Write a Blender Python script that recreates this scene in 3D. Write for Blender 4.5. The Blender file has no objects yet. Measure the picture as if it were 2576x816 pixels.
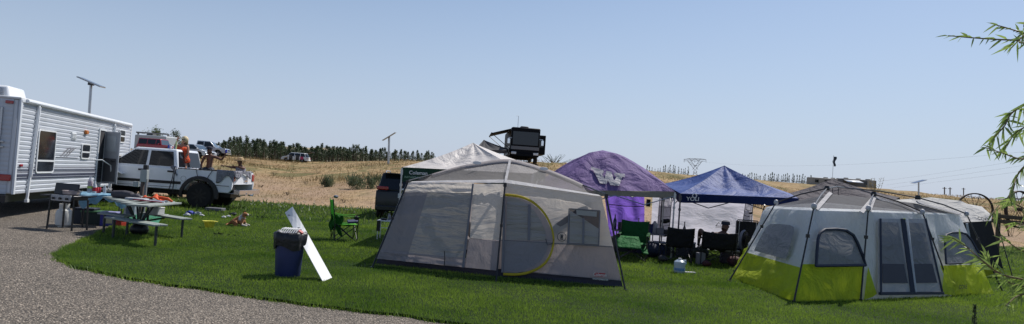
import bpy, bmesh, math, random
import numpy as np
from mathutils import Vector, Matrix, Euler
random.seed(7); rng = np.random.default_rng(7)
PI = math.pi; R = math.radians
scene = bpy.context.scene
COL = scene.collection
V = Vector

# ------------------------------------------------------------------ camera
F_PX, CW, CH, CAMH = 1700.0, 2576.0, 816.0, 1.7
PITCH, ROLL = R(1.7), R(4.0)
fw = V((0, math.cos(PITCH), math.sin(PITCH))); r0 = V((1, 0, 0)); u0 = V((0, -math.sin(PITCH), math.cos(PITCH)))
rt = r0*math.cos(ROLL) + u0*math.sin(ROLL); up = u0*math.cos(ROLL) - r0*math.sin(ROLL)
cam_d = bpy.data.cameras.new('camera'); cam = bpy.data.objects.new('camera', cam_d); COL.objects.link(cam)
cam.matrix_world = Matrix(((rt.x, up.x, -fw.x, 0), (rt.y, up.y, -fw.y, 0), (rt.z, up.z, -fw.z, CAMH), (0, 0, 0, 1)))
cam_d.sensor_width = 36; cam_d.lens = 36*F_PX/CW; cam_d.clip_start = .1; cam_d.clip_end = 20000
scene.camera = cam

def W(px, py, d):
    """world point seen at picture position (px,py) at depth d metres"""
    D = fw + rt*((px-CW/2)/F_PX) + up*((CH/2-py)/F_PX)
    return V((0, 0, CAMH)) + D*(d/D.y)
def G(px, py, z=0.0):
    D = fw + rt*((px-CW/2)/F_PX) + up*((CH/2-py)/F_PX)
    return V((0, 0, CAMH)) + D*((z-CAMH)/D.z)

# ------------------------------------------------------------------ materials
MATS = {}
def mat(name, col, rough=.7, metal=0, var=.12, vscale=6, bump=0, bscale=30, trans=0, alpha=1, coat=0, bw=1):
    if name in MATS: return MATS[name]
    m = bpy.data.materials.new(name); m.use_nodes = True
    n, l = m.node_tree.nodes, m.node_tree.links
    b = n['Principled BSDF']; out = n['Material Output']
    b.inputs['Roughness'].default_value = rough; b.inputs['Metallic'].default_value = metal
    if coat: b.inputs['Coat Weight'].default_value = coat; b.inputs['Coat Roughness'].default_value = .05
    tc = n.new('ShaderNodeTexCoord')
    nz = n.new('ShaderNodeTexNoise'); nz.inputs['Scale'].default_value = vscale; nz.inputs['Detail'].default_value = 5
    l.new(tc.outputs['Object'], nz.inputs['Vector'])
    mx = n.new('ShaderNodeMix'); mx.data_type = 'RGBA'
    c = tuple(col)+(1,)
    mx.inputs[6].default_value = tuple(max(0, v*(1-var)) for v in col)+(1,)
    mx.inputs[7].default_value = tuple(min(1, v*(1+var)) for v in col)+(1,)
    l.new(nz.outputs['Fac'], mx.inputs[0]); l.new(mx.outputs[2], b.inputs['Base Color'])
    bp = None
    if bump:
        bn = n.new('ShaderNodeTexNoise'); bn.inputs['Scale'].default_value = bscale; bn.inputs['Detail'].default_value = 4
        l.new(tc.outputs['Object'], bn.inputs['Vector'])
        bp = n.new('ShaderNodeBump'); bp.inputs['Strength'].default_value = bump; bp.inputs['Distance'].default_value = .02*bw
        l.new(bn.outputs['Fac'], bp.inputs['Height']); l.new(bp.outputs['Normal'], b.inputs['Normal'])
    sh = b.outputs[0]
    if trans:
        t = n.new('ShaderNodeBsdfTranslucent'); l.new(mx.outputs[2], t.inputs['Color'])
        if bp: l.new(bp.outputs['Normal'], t.inputs['Normal'])
        ms = n.new('ShaderNodeMixShader'); ms.inputs[0].default_value = trans
        l.new(sh, ms.inputs[1]); l.new(t.outputs[0], ms.inputs[2]); sh = ms.outputs[0]
    if alpha < 1:
        tr = n.new('ShaderNodeBsdfTransparent'); ms = n.new('ShaderNodeMixShader'); ms.inputs[0].default_value = alpha
        l.new(tr.outputs[0], ms.inputs[1]); l.new(sh, ms.inputs[2]); sh = ms.outputs[0]
    l.new(sh, out.inputs['Surface'])
    MATS[name] = m; return m

def fabric(name, col, trans=.35, wr=.5, wscale=3.0, rough=.7, alpha=1, stretch=(1, 1, 1), rot=(0, 0, 0), var=.08):
    """tent cloth: stretched folds as bump, light coming through"""
    if name in MATS: return MATS[name]
    m = mat(name, col, rough, var=var, vscale=2, trans=trans or .001, alpha=alpha)
    n, l = m.node_tree.nodes, m.node_tree.links; n['Principled BSDF'].inputs['Specular IOR Level'].default_value = .22 if rough < .65 else .12
    tc = n.new('ShaderNodeTexCoord'); mp = n.new('ShaderNodeMapping'); mp.inputs['Scale'].default_value = stretch; mp.inputs['Rotation'].default_value = rot
    l.new(tc.outputs['Object'], mp.inputs[0])
    w = n.new('ShaderNodeTexNoise'); w.inputs['Scale'].default_value = wscale; w.inputs['Detail'].default_value = 6; w.inputs['Roughness'].default_value = .55; w.inputs['Distortion'].default_value = .6
    l.new(mp.outputs[0], w.inputs['Vector'])
    bp = n.new('ShaderNodeBump'); bp.inputs['Strength'].default_value = wr; bp.inputs['Distance'].default_value = .25
    l.new(w.outputs['Fac'], bp.inputs['Height'])
    for q in n:
        if q.type in ('BSDF_PRINCIPLED', 'BSDF_TRANSLUCENT'): l.new(bp.outputs['Normal'], q.inputs['Normal'])
    return m

white_paint = mat('white_paint', (.74, .76, .78), .35, var=.05, coat=.3)
black_plastic = mat('black_plastic', (.012, .012, .014), .5)
black_metal = mat('black_metal', (.018, .018, .022), .35, .2)
steel = mat('steel', (.45, .46, .47), .35, .8)
chrome = mat('chrome', (.75, .76, .78), .12, 1)
rubber = mat('rubber', (.014, .014, .015), .85, bump=.3)
dark_glass = mat('dark_glass', (.010, .012, .016), .08, var=.3, vscale=1.5)
red_lens = mat('red_lens', (.35, .01, .015), .2, coat=.6)
amber = mat('amber_lens', (.5, .15, .02), .3)

# ------------------------------------------------------------------ mesh builder
class MB:
    def __init__(s, root=None):
        s.v, s.f = [], []
        s.o = V((0, 0, 0))
        r = root
        while r is not None:
            s.o = s.o + r.location; r = r.parent
    def add(s, vs, fs):
        k = len(s.v); s.v += [tuple(p) for p in vs]; s.f += [tuple(i+k for i in f) for f in fs]; return s
    def box(s, c, size, rot=None, top=None):
        hx, hy, hz = (q/2 for q in size); M = (Euler(rot).to_matrix() if rot is not None and not isinstance(rot, Matrix) else rot) or Matrix.Identity(3)
        vs = []
        for dz in (-1, 1):
            k = top if (top and dz == 1) else (1, 1)
            for dx, dy in ((-1, -1), (1, -1), (1, 1), (-1, 1)):
                vs.append(V(c) + M @ V((dx*hx*k[0], dy*hy*k[1], dz*hz)))
        return s.add(vs, [(3, 2, 1, 0), (4, 5, 6, 7), (0, 1, 5, 4), (1, 2, 6, 5), (2, 3, 7, 6), (3, 0, 4, 7)])
    def tube(s, pts, r, n=8, cap=True):
        pts = [V(p) for p in pts]; rs = r if isinstance(r, (list, tuple)) else [r]*len(pts)
        rings = []; prev = None
        for i, p in enumerate(pts):
            t = (pts[min(i+1, len(pts)-1)] - pts[max(i-1, 0)])
            if t.length < 1e-9: t = V((0, 0, 1))
            t.normalize()
            if prev is None: a = t.orthogonal().normalized()
            else:
                a = prev - t*prev.dot(t)
                a = a.normalized() if a.length > 1e-6 else t.orthogonal().normalized()
            prev = a; b = t.cross(a)
            rings.append([p + (a*math.cos(2*PI*k/n) + b*math.sin(2*PI*k/n))*rs[i] for k in range(n)])
        vs = [q for g in rings for q in g]; fs = []
        for i in range(len(pts)-1):
            for k in range(n): fs.append((i*n+k, i*n+(k+1) % n, (i+1)*n+(k+1) % n, (i+1)*n+k))
        if cap: fs += [tuple(range(n))[::-1], tuple(range((len(pts)-1)*n, len(pts)*n))]
        return s.add(vs, fs)
    def bar(s, a, b, w, h=None, upv=(0, 0, 1)):
        a, b = V(a), V(b); h = h or w; t = (b-a); L = t.length; t.normalize(); u = V(upv); u = u - t*u.dot(t)
        u = u.normalized() if u.length > 1e-4 else t.orthogonal().normalized()
        M = Matrix((t, u.cross(t), u)).transposed()
        return s.box((a+b)/2, (L, w, h), M)
    def lathe(s, c, prof, n=20, axis='z', cap=True, M=None):
        vs = []
        for (r_, z_) in prof:
            for k in range(n):
                a = 2*PI*k/n; p = V((r_*math.cos(a), r_*math.sin(a), z_))
                if axis == 'y': p = V((p.x, p.z, p.y))
                if axis == 'x': p = V((p.z, p.x, p.y))
                if M: p = M @ p
                vs.append(V(c)+p)
        fs = []
        for i in range(len(prof)-1):
            for k in range(n): fs.append((i*n+k, i*n+(k+1) % n, (i+1)*n+(k+1) % n, (i+1)*n+k))
        if cap: fs += [tuple(range(n))[::-1], tuple(range((len(prof)-1)*n, len(prof)*n))]
        return s.add(vs, fs)
    def ball(s, c, r, n=12, m=8, sc=(1, 1, 1), M=None):
        prof = [(max(1e-4, math.sin(PI*i/m)), -math.cos(PI*i/m)) for i in range(m+1)]
        t = MB(); t.lathe((0, 0, 0), prof, n)
        vs = [V((p[0]*sc[0]*r, p[1]*sc[1]*r, p[2]*sc[2]*r)) for p in t.v]
        if M: vs = [M @ p for p in vs]
        return s.add([V(c)+p for p in vs], t.f)
    def prism(s, prof, y0, y1, axis='y'):
        """extrude an (x,z) outline from y0 to y1"""
        n = len(prof)
        vs = [(x, y0, z) for x, z in prof] + [(x, y1, z) for x, z in prof]
        if axis == 'x': vs = [(y, x, z) for x, y, z in vs]
        fs = [tuple(range(n)), tuple(range(n, 2*n))[::-1]] + [(i, i+n, (i+1) % n+n, (i+1) % n) for i in range(n)]
        return s.add(vs, fs)
    def poly(s, pts, off=None, thick=0):
        pts = [V(p)+(V(off) if off is not None else V((0, 0, 0))) for p in pts]; n = len(pts)
        if not thick: return s.add(pts, [tuple(range(n))])
        nr = (pts[1]-pts[0]).cross(pts[-1]-pts[0]).normalized()*thick
        return s.add(pts+[p+nr for p in pts], [tuple(range(n)), tuple(range(n, 2*n))[::-1]]+[(i, i+n, (i+1) % n+n, (i+1) % n) for i in range(n)])
    def grid(s, fn, nu, nv):
        vs = [fn(i/nu, j/nv) for j in range(nv+1) for i in range(nu+1)]
        return s.add(vs, [(j*(nu+1)+i, j*(nu+1)+i+1, (j+1)*(nu+1)+i+1, (j+1)*(nu+1)+i) for j in range(nv) for i in range(nu)])
    def patch(s, A, B, C, D, nu=12, nv=12, sag=0, sagdir=None, wr=0, seed=0, freq=3):
        """A-B bottom edge, D-C top edge; sag pulls the middle along sagdir (or the normal)"""
        A, B, C, D = V(A), V(B), V(C), V(D)
        nr = V(sagdir) if sagdir is not None else (B-A).cross(D-A).normalized()
        from mathutils import noise
        def fn(u, v):
            p = A.lerp(B, u).lerp(D.lerp(C, u), v)
            e = 16*u*(1-u)*v*(1-v); ee = min(1, 4*u*(1-u)*3)*min(1, 4*v*(1-v)*3)
            q = nr*sag*e
            if wr: q = q + nr*wr*ee*noise.noise(V((u*freq*2.3+seed*7.1, v*freq+seed*3.3, seed)))
            return p + q
        return s.grid(fn, nu, nv)
    def build(s, name, m=None, parent=None, smooth=True, ang=35, bevel=0, solid=0, sub=0):
        me = bpy.data.meshes.new(name)
        me.from_pydata([tuple(V(p)-s.o) for p in s.v], [], s.f); me.update()
        if m is not None: me.materials.append(m)
        if smooth:
            me.shade_smooth()
            me.set_sharp_from_angle(angle=R(ang))
        o = bpy.data.objects.new(name, me); COL.objects.link(o)
        if parent is not None: o.parent = parent
        if sub: q = o.modifiers.new('sub', 'SUBSURF'); q.levels = sub; q.render_levels = sub
        if solid: q = o.modifiers.new('solid', 'SOLIDIFY'); q.thickness = solid; q.offset = 0
        if bevel: q = o.modifiers.new('bevel', 'BEVEL'); q.width = bevel; q.segments = 2; q.limit_method = 'ANGLE'
        return o

def thing(name, label, cat, loc=(0, 0, 0), rotz=0, group=None):
    o = bpy.data.objects.new(name, None); COL.objects.link(o); o.empty_display_size = .1
    o.location = loc; o.rotation_euler = (0, 0, rotz); o['label'] = label; o['category'] = cat
    if group: o['group'] = group
    return o
def tag(o, label=None, cat=None, group=None, kind=None):
    if label: o['label'] = label
    if cat: o['category'] = cat
    if group: o['group'] = group
    if kind: o['kind'] = kind
    return o
def single(mb, name, m, label, cat, loc=None, group=None, **k):
    """a thing that is one mesh; its origin goes to loc (world coordinates inside mb)"""
    if loc is not None: mb.o = V(loc)
    o = mb.build(name, m, **k)
    if loc is not None: o.location = loc
    return tag(o, label, cat, group)
def dup(root, loc, rotz=None, label=None, scale=None):
    r = root.copy(); COL.objects.link(r); r.location = loc
    if rotz is not None: r.rotation_euler = (0, 0, rotz)
    if scale is not None: r.scale = (scale,)*3 if not isinstance(scale, tuple) else scale
    if label: r['label'] = label
    for ch in list(root.children):
        c = ch.copy(); COL.objects.link(c); c.parent = r
        for g in list(ch.children):
            d = g.copy(); COL.objects.link(d); d.parent = c
    return r
def text(s, name, m, origin, right, upd, height, parent=None, ext=.002, root=None, shear=0, xs=1.0):
    """lettering on a surface, centred on origin"""
    cu = bpy.data.curves.new('t', 'FONT'); cu.body = s; cu.size = 1; cu.align_x = 'CENTER'; cu.align_y = 'CENTER'; cu.shear = shear; cu.offset = .012
    to = bpy.data.objects.new('t', cu); COL.objects.link(to)
    dg = bpy.context.evaluated_depsgraph_get(); me = bpy.data.meshes.new_from_object(to.evaluated_get(dg))
    right = V(right).normalized(); upd = V(upd).normalized(); nr = right.cross(upd).normalized()
    mb = MB(root if root is not None else parent)
    vs = [V(origin) + right*(q.co.x*height*1.35*xs) + upd*(q.co.y*height*1.35) + nr*ext for q in me.vertices]
    mb.add(vs, [tuple(p.vertices) for p in me.polygons])
    bpy.data.objects.remove(to); bpy.data.curves.remove(cu); bpy.data.meshes.remove(me)
    return mb.build(name, m, parent, smooth=False)

# ------------------------------------------------------------------ light
SUN_AZ = math.atan2(.64, .77)      # towards the sun, measured from +Y to +X
SUN_EL = R(53)
world = bpy.data.worlds.new('World'); scene.world = world; world.use_nodes = True
wn, wl = world.node_tree.nodes, world.node_tree.links
bg = wn['Background']
sky = wn.new('ShaderNodeTexSky'); sky.sky_type = 'NISHITA'; sky.sun_disc = False
sky.sun_elevation = SUN_EL; sky.sun_rotation = SUN_AZ
sky.air_density = 1.0; sky.dust_density = .8; sky.ozone_density = 2.2; sky.altitude = 300
hz_mix = wn.new('ShaderNodeMix'); hz_mix.data_type = 'RGBA'; hz_mix.inputs[0].default_value = .7
hz_mix.inputs[7].default_value = (4.7, 5.45, 7.0, 1)        # summer haze, strongest near the horizon
wtc = wn.new('ShaderNodeTexCoord'); wsx = wn.new('ShaderNodeSeparateXYZ'); wl.new(wtc.outputs['Generated'], wsx.inputs[0])
wmr = wn.new('ShaderNodeMapRange'); wmr.inputs[1].default_value = .0; wmr.inputs[2].default_value = .36; wmr.inputs[3].default_value = .9; wmr.inputs[4].default_value = 0
wl.new(wsx.outputs['Z'], wmr.inputs[0]); wl.new(wmr.outputs[0], hz_mix.inputs[0])
wl.new(sky.outputs[0], hz_mix.inputs[6]); wl.new(hz_mix.outputs[2], bg.inputs['Color']); bg.inputs['Strength'].default_value = .105
sd = bpy.data.lights.new('sun', 'SUN'); sd.energy = 5.0; sd.angle = R(.53); sd.color = (1, .955, .89)
sun = bpy.data.objects.new('sun', sd); COL.objects.link(sun)
to_sun = V((math.sin(SUN_AZ)*math.cos(SUN_EL), math.cos(SUN_AZ)*math.cos(SUN_EL), math.sin(SUN_EL)))
sun.rotation_euler = to_sun.to_track_quat('Z', 'Y').to_euler(); sun.location = (20, 20, 40)
scene.view_settings.view_transform = 'Standard'; scene.view_settings.look = 'None'; scene.view_settings.exposure = 0
scene.cycles.max_bounces = 8; scene.cycles.transparent_max_bounces = 24

# ------------------------------------------------------------------ terrain
UK = [(-2.0, .010, 95), (-.76, .010, 95), (-.43, .010, 100), (-.31, .008, 130), (-.17, .020, 105), (-.06, .030, 85), (.02, .0345, 62), (.12, .034, 85), (.21, .0305, 120),
      (.42, .028, 190), (.55, .029, 150), (.68, .0255, 115), (.78, .0245, 100), (2.0, .0245, 100)]
def ui(u, k):
    xs = [a[0] for a in UK]
    return float(np.interp(u, xs, [a[k] for a in UK]))
def hz(x, y):
    y = max(y, .01); u = max(-2, min(2, x/y)) if y > 5 else 0
    if y < 29: return 0.0
    e, Dc = ui(u, 1), ui(u, 2); top = CAMH + e*Dc
    y0 = 30 + 8*max(0, min(1, (u-.3)/.3))
    t = (y-y0)/(Dc-y0)
    if t <= 0: return 0.0
    if t <= 1: return top*(t*.72 + .28*t*t*(3-2*t)) if t > .08 else top*(t*t*(9.0+.0) + 0)*.0 + top*(t*.72+.28*t*t*(3-2*t))
    return max(top - (y-Dc)*.02, -3.0)
def GH(px, d):
    """point on the field at picture column px and depth d"""
    D = fw + rt*((px-CW/2)/F_PX); x = D.x*d/D.y
    for _ in range(3):
        z = hz(x, d); q = (z-CAMH)/d
        # column shift caused by roll
        x = ((px-CW/2)/F_PX*1.0 + (-math.sin(ROLL))*0)*d + 0
        # solve properly: find py with same z
        a, b = 0.0, 816.0*2
        for _i in range(30):
            m_ = (a+b)/2; p = W(px, m_-400, d)
            if p.z > z: a = m_
            else: b = m_
        x = W(px, (a+b)/2-400, d).x
    return V((x, d, hz(x, d)))

def field_material():
    m = bpy.data.materials.new('dry_field'); m.use_nodes = True; n, l = m.node_tree.nodes, m.node_tree.links; b = n['Principled BSDF']; b.inputs['Roughness'].default_value = .95
    b.inputs['Specular IOR Level'].default_value = .105
    tc = n.new('ShaderNodeTexCoord')
    def noise(s, d=6, st=(1, 1, 1), dist=0):
        mp = n.new('ShaderNodeMapping'); mp.inputs['Scale'].default_value = st; l.new(tc.outputs['Object'], mp.inputs[0])
        q = n.new('ShaderNodeTexNoise'); q.inputs['Scale'].default_value = s; q.inputs['Detail'].default_value = d; q.inputs['Distortion'].default_value = dist; l.new(mp.outputs[0], q.inputs['Vector']); return q.outputs['Fac']
    def ramp(f, st):
        r_ = n.new('ShaderNodeValToRGB'); r_.color_ramp.elements.remove(r_.color_ramp.elements[0])
        for i, (p, c) in enumerate(st):
            e = r_.color_ramp.elements[0] if i == 0 else r_.color_ramp.elements.new(p)
            e.position = p; e.color = tuple(c)+(1,)
        l.new(f, r_.inputs[0]); return r_.outputs[0]
    def mix(f, a, c, mode='MIX'):
        q = n.new('ShaderNodeMix'); q.data_type = 'RGBA'; q.blend_type = mode
        if isinstance(f, float): q.inputs[0].default_value = f
        else: l.new(f, q.inputs[0])
        l.new(a, q.inputs[6]); l.new(c, q.inputs[7]); return q.outputs[2]
    base = ramp(noise(.18, 8, (1, .35, 1)), [(.3, (.20, .135, .07)), (.45, (.31, .21, .11)), (.6, (.38, .275, .145)), (.75, (.25, .185, .085))])
    fine = ramp(noise(2.5, 8, (1, .3, 1)), [(.3, (.45, .45, .45)), (.5, (.9, .9, .9)), (.7, (1.15, 1.15, 1.15))])
    c = mix(1.0, base, fine, 'MULTIPLY')
    grn = ramp(noise(.35, 8, (1, .3, 1), 1), [(.50, (0, 0, 0)), (.62, (.75, .75, .75))])
    g = n.new('ShaderNodeRGB'); g.outputs[0].default_value = (.10, .105, .04, 1)
    c = mix(grn, c, g.outputs[0])
    # bare pinkish soil near the lawn, on the left
    sx = n.new('ShaderNodeSeparateXYZ'); l.new(tc.outputs['Object'], sx.inputs[0])
    mr = n.new('ShaderNodeMapRange'); mr.inputs[1].default_value = 64; mr.inputs[2].default_value = 42; l.new(sx.outputs['Y'], mr.inputs[0])
    mul = n.new('ShaderNodeMath'); mul.operation = 'MULTIPLY'; l.new(mr.outputs[0], mul.inputs[0]); l.new(ramp(noise(.25, 6, (1, .3, 1)), [(.35, (0, 0, 0)), (.55, (.9, .9, .9))]), mul.inputs[1])
    s_ = ramp(noise(3, 8), [(.3, (.22, .15, .10)), (.6, (.37, .26, .18))])
    c = mix(mul.outputs[0], c, s_)
    l.new(c, b.inputs['Base Color'])
    bp = n.new('ShaderNodeBump'); bp.inputs['Strength'].default_value = .8; bp.inputs['Distance'].default_value = .15; l.new(noise(4, 8), bp.inputs['Height']); l.new(bp.outputs[0], b.inputs['Normal'])
    return m

# one sheet in fan coordinates reaching the horizon
ys = [0.5, 2, 5, 10, 20, 28, 30, 31, 32, 34, 36, 38, 41, 45, 50, 55, 60, 65, 70, 76, 82, 88, 94, 100, 108, 116, 124, 134, 144, 156, 170, 185, 200, 230, 280, 400, 700, 1500, 4000, 9000]
us = list(np.linspace(-2.6, 2.6, 131))
mb = MB()
vs = []
from mathutils import noise as mnoise
for y in ys:
    for u in us:
        z = hz(u*y, y)
        if y > 34: z += (mnoise.noise(V((u*y*.06, y*.05, 0)))*.22 + mnoise.noise(V((u*y*.3, y*.25, 3)))*.06)*min(1, (y-34)/10)*(1 if y < 300 else 0)
        vs.append((u*y, y, z))
nu = len(us)
mb.add(vs, [(j*nu+i, j*nu+i+1, (j+1)*nu+i+1, (j+1)*nu+i) for j in range(len(ys)-1) for i in range(nu-1)])
# behind the camera
k = len(mb.v); mb.add([(-60, -60, 0), (60, -60, 0), (1.3, .5, 0), (-1.3, .5, 0)], [(0, 1, 2, 3)])
tag(mb.build('ground', field_material(), ang=180), kind='structure')
# ------------------------------------------------------------------ gravel drive
def speckle(name, cols, scale, rough=.9, bump=.9, big=.15):
    m = bpy.data.materials.new(name); m.use_nodes = True; n, l = m.node_tree.nodes, m.node_tree.links; b = n['Principled BSDF']; b.inputs['Roughness'].default_value = rough
    tc = n.new('ShaderNodeTexCoord')
    vo = n.new('ShaderNodeTexVoronoi'); vo.inputs['Scale'].default_value = scale; l.new(tc.outputs['Object'], vo.inputs['Vector'])
    r_ = n.new('ShaderNodeValToRGB'); sp = n.new('ShaderNodeSeparateColor'); l.new(vo.outputs['Color'], sp.inputs[0]); l.new(sp.outputs[0], r_.inputs[0])
    r_.color_ramp.elements.remove(r_.color_ramp.elements[0])
    for i, c in enumerate(cols):
        p = i/(len(cols)-1); e = r_.color_ramp.elements[0] if i == 0 else r_.color_ramp.elements.new(p); e.position = p; e.color = tuple(c)+(1,)
    nz = n.new('ShaderNodeTexNoise'); nz.inputs['Scale'].default_value = big; nz.inputs['Detail'].default_value = 7; l.new(tc.outputs['Object'], nz.inputs['Vector'])
    mr = n.new('ShaderNodeMapRange'); mr.inputs[3].default_value = .45; mr.inputs[4].default_value = 1.6; l.new(nz.outputs['Fac'], mr.inputs[0])
    mx = n.new('ShaderNodeVectorMath'); mx.operation = 'SCALE'; l.new(r_.outputs[0], mx.inputs[0]); l.new(mr.outputs[0], mx.inputs['Scale'])
    dk = n.new('ShaderNodeMapRange'); dk.inputs[1].default_value = 0; dk.inputs[2].default_value = .55; dk.inputs[3].default_value = 1.0; dk.inputs[4].default_value = .35; l.new(vo.outputs['Distance'], dk.inputs[0])
    m2 = n.new('ShaderNodeVectorMath'); m2.operation = 'SCALE'; l.new(mx.outputs[0], m2.inputs[0]); l.new(dk.outputs[0], m2.inputs['Scale'])
    l.new(m2.outputs[0], b.inputs['Base Color'])
    bp = n.new('ShaderNodeBump'); bp.inputs['Strength'].default_value = bump; bp.inputs['Distance'].default_value = .03; bp.invert = True; l.new(vo.outputs['Distance'], bp.inputs['Height']); l.new(bp.outputs[0], b.inputs['Normal'])
    return m
gravel = speckle('gravel', [(.095, .08, .064), (.31, .258, .205), (.18, .15, .12), (.45, .38, .305), (.26, .216, .17), (.62, .53, .435)], 40, big=.5)
mb = MB(); mb.poly([(-30, -5, .004), (25, -5, .004), (25, 12, .004), (2, 20, .004), (-8, 27.5, .004), (-30, 28, .004)])
tag(mb.build('gravel_drive', gravel, smooth=False), kind='structure')

# ------------------------------------------------------------------ lawn outline (picture positions of its edge dropped on the ground)
EDGE = [(300, 566), (255, 585), (205, 608), (165, 625), (140, 643), (151, 661), (190, 676), (246, 691), (374, 713), (521, 734), (649, 753), (814, 775), (905, 787), (1006, 798), (1150, 817), (1300, 840), (1700, 920)]
edge = [G(*p).xy for p in EDGE]
def smooth_line(p, k=3):
    for _ in range(k):
        q = [p[0]]
        for a, b in zip(p, p[1:]): q += [a*.75+b*.25, a*.25+b*.75]
        q.append(p[-1]); p = q
    return p
edge = smooth_line([V(e) for e in edge], 3)
edge = [e + V((mnoise.noise(V((e.x*2.2, e.y*2.2, 0)))*.13, mnoise.noise(V((e.x*2.2, e.y*2.2, 5)))*.09)) for e in edge]
far_edge = [V((40, 38)), V((22, 37.5)), V((14, 34)), V((8, 31.5)), V((0, 30.8)), V((-8, 30.3)), V((-11, 30)), V((-16, 29.5)), V((-18.5, 28)), V((-15.2, 26.8)), V((-13.5, 22)), V((-12.2, 19.5))]
outline = edge + [V((12, 3)), V((40, 3))] + far_edge
def lawn_material():
    m = bpy.data.materials.new('lawn'); m.use_nodes = True; n, l = m.node_tree.nodes, m.node_tree.links; b = n['Principled BSDF']; b.inputs['Roughness'].default_value = .85; b.inputs['Specular IOR Level'].default_value = .15
    tc = n.new('ShaderNodeTexCoord')
    def N(s, d=6):
        q = n.new('ShaderNodeTexNoise'); q.inputs['Scale'].default_value = s; q.inputs['Detail'].default_value = d; l.new(tc.outputs['Object'], q.inputs['Vector']); return q.outputs['Fac']
    r_ = n.new('ShaderNodeValToRGB'); l.new(N(.5), r_.inputs[0]); e = r_.color_ramp.elements
    e[0].position = .3; e[0].color = (.012, .032, .005, 1); e[1].position = .7; e[1].color = (.04, .075, .011, 1)
    r2 = n.new('ShaderNodeValToRGB'); l.new(N(40, 3), r2.inputs[0]); r2.color_ramp.elements[0].position = .3; r2.color_ramp.elements[0].color = (.35, .35, .35, 1); r2.color_ramp.elements[1].position = .7; r2.color_ramp.elements[1].color = (1.3, 1.3, 1.3, 1)
    mx = n.new('ShaderNodeMix'); mx.data_type = 'RGBA'; mx.blend_type = 'MULTIPLY'; mx.inputs[0].default_value = 1; l.new(r_.outputs[0], mx.inputs[6]); l.new(r2.outputs[0], mx.inputs[7])
    l.new(mx.outputs[2], b.inputs['Base Color'])
    bp = n.new('ShaderNodeBump'); bp.inputs['Strength'].default_value = 1; bp.inputs['Distance'].default_value = .05; l.new(N(60, 3), bp.inputs['Height']); l.new(bp.outputs[0], b.inputs['Normal'])
    return m
mb = MB(); mb.poly([(p.x, p.y, .035) for p in outline]); k = len(outline)
mb.add([(p.x, p.y, .035) for p in outline]+[(p.x, p.y, 0) for p in outline], [(i, (i+1) % k, (i+1) % k+k, i+k) for i in range(k)])
LZ = .035
tag(mb.build('lawn', lawn_material(), smooth=False), kind='structure')

def inside(px, py, poly):
    P = np.array([(q.x, q.y) for q in poly]); r_ = np.zeros(len(px), bool); j = len(P)-1
    for i in range(len(P)):
        xi, yi = P[i]; xj, yj = P[j]
        c = ((yi > py) != (yj > py)) & (px < (xj-xi)*(py-yi)/(yj-yi+1e-12)+xi); r_ ^= c; j = i
    return r_
def fast_mesh(name, verts, nper, m):
    """verts: (n*nper,3) array of separate polygons with nper corners"""
    me = bpy.data.meshes.new(name); nv = len(verts); nf = nv//nper
    me.vertices.add(nv); me.vertices.foreach_set('co', verts.astype(np.float32).ravel())
    me.loops.add(nv); me.loops.foreach_set('vertex_index', np.arange(nv, dtype=np.int32))
    me.polygons.add(nf); me.polygons.foreach_set('loop_start', np.arange(0, nv, nper, dtype=np.int32)); me.polygons.foreach_set('loop_total', np.full(nf, nper, np.int32))
    me.update(calc_edges=True); me.materials.append(m)
    o = bpy.data.objects.new(name, me); COL.objects.link(o); return o
def blades(cx, cy, cz, h, w, lean=.5):
    n_ = len(cx); a = rng.uniform(0, 2*PI, n_); b = rng.uniform(0, 2*PI, n_); ln = rng.uniform(0, lean, n_)*h
    v = np.zeros((n_, 3, 3)); dx, dy = np.cos(a)*w/2, np.sin(a)*w/2
    v[:, 0] = np.stack([cx-dx, cy-dy, cz], 1); v[:, 1] = np.stack([cx+dx, cy+dy, cz], 1)
    v[:, 2] = np.stack([cx+np.cos(b)*ln, cy+np.sin(b)*ln, cz+h], 1)
    return v.reshape(-1, 3)
def leaf_mat(name, c0, c1, scale, trans=.4, rough=.5):
    m = bpy.data.materials.new(name); m.use_nodes = True; n, l = m.node_tree.nodes, m.node_tree.links; b = n['Principled BSDF']; b.inputs['Roughness'].default_value = rough
    tc = n.new('ShaderNodeTexCoord'); q = n.new('ShaderNodeTexNoise'); q.inputs['Scale'].default_value = scale; q.inputs['Detail'].default_value = 8; q.inputs['Roughness'].default_value = .7; l.new(tc.outputs['Object'], q.inputs['Vector'])
    r_ = n.new('ShaderNodeValToRGB'); l.new(q.outputs['Fac'], r_.inputs[0]); e = r_.color_ramp.elements
    e[0].position = .33; e[0].color = tuple(c0)+(1,); e[1].position = .68; e[1].color = tuple(c1)+(1,)
    l.new(r_.outputs[0], b.inputs['Base Color'])
    t = n.new('ShaderNodeBsdfTranslucent'); l.new(r_.outputs[0], t.inputs[0]); ms = n.new('ShaderNodeMixShader'); ms.inputs[0].default_value = trans
    l.new(b.outputs[0], ms.inputs[1]); l.new(t.outputs[0], ms.inputs[2]); l.new(ms.outputs[0], n['Material Output'].inputs[0]); return m
def scatter(n_, y0, y1, power=1):
    y = y0 + (y1-y0)*rng.uniform(0, 1, n_)**power; x = rng.uniform(-.85, .85, n_)*y*1.02; return x, y
gl = []
for n_, y0, y1, h, w in ((290000, 7, 13, .036, .009), (220000, 12.5, 21, .045, .014), (110000, 20, 38, .07, .03)):
    x, y = scatter(n_, y0, y1); k = inside(x, y, outline); x, y = x[k], y[k]
    pn = .75+.5*(np.sin(x*1.7+np.sin(y*1.3)*2)*np.sin(y*1.1+x*.6)*.5+.5)
    if y0 < 10: keep = rng.uniform(0, 1, len(x)) < .55+.6*pn-.3; x, y, pn = x[keep], y[keep], pn[keep]
    gl.append(blades(x, y, np.full(len(x), LZ-.003), h*rng.uniform(.5, 1.25, len(x))*pn, w))
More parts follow.
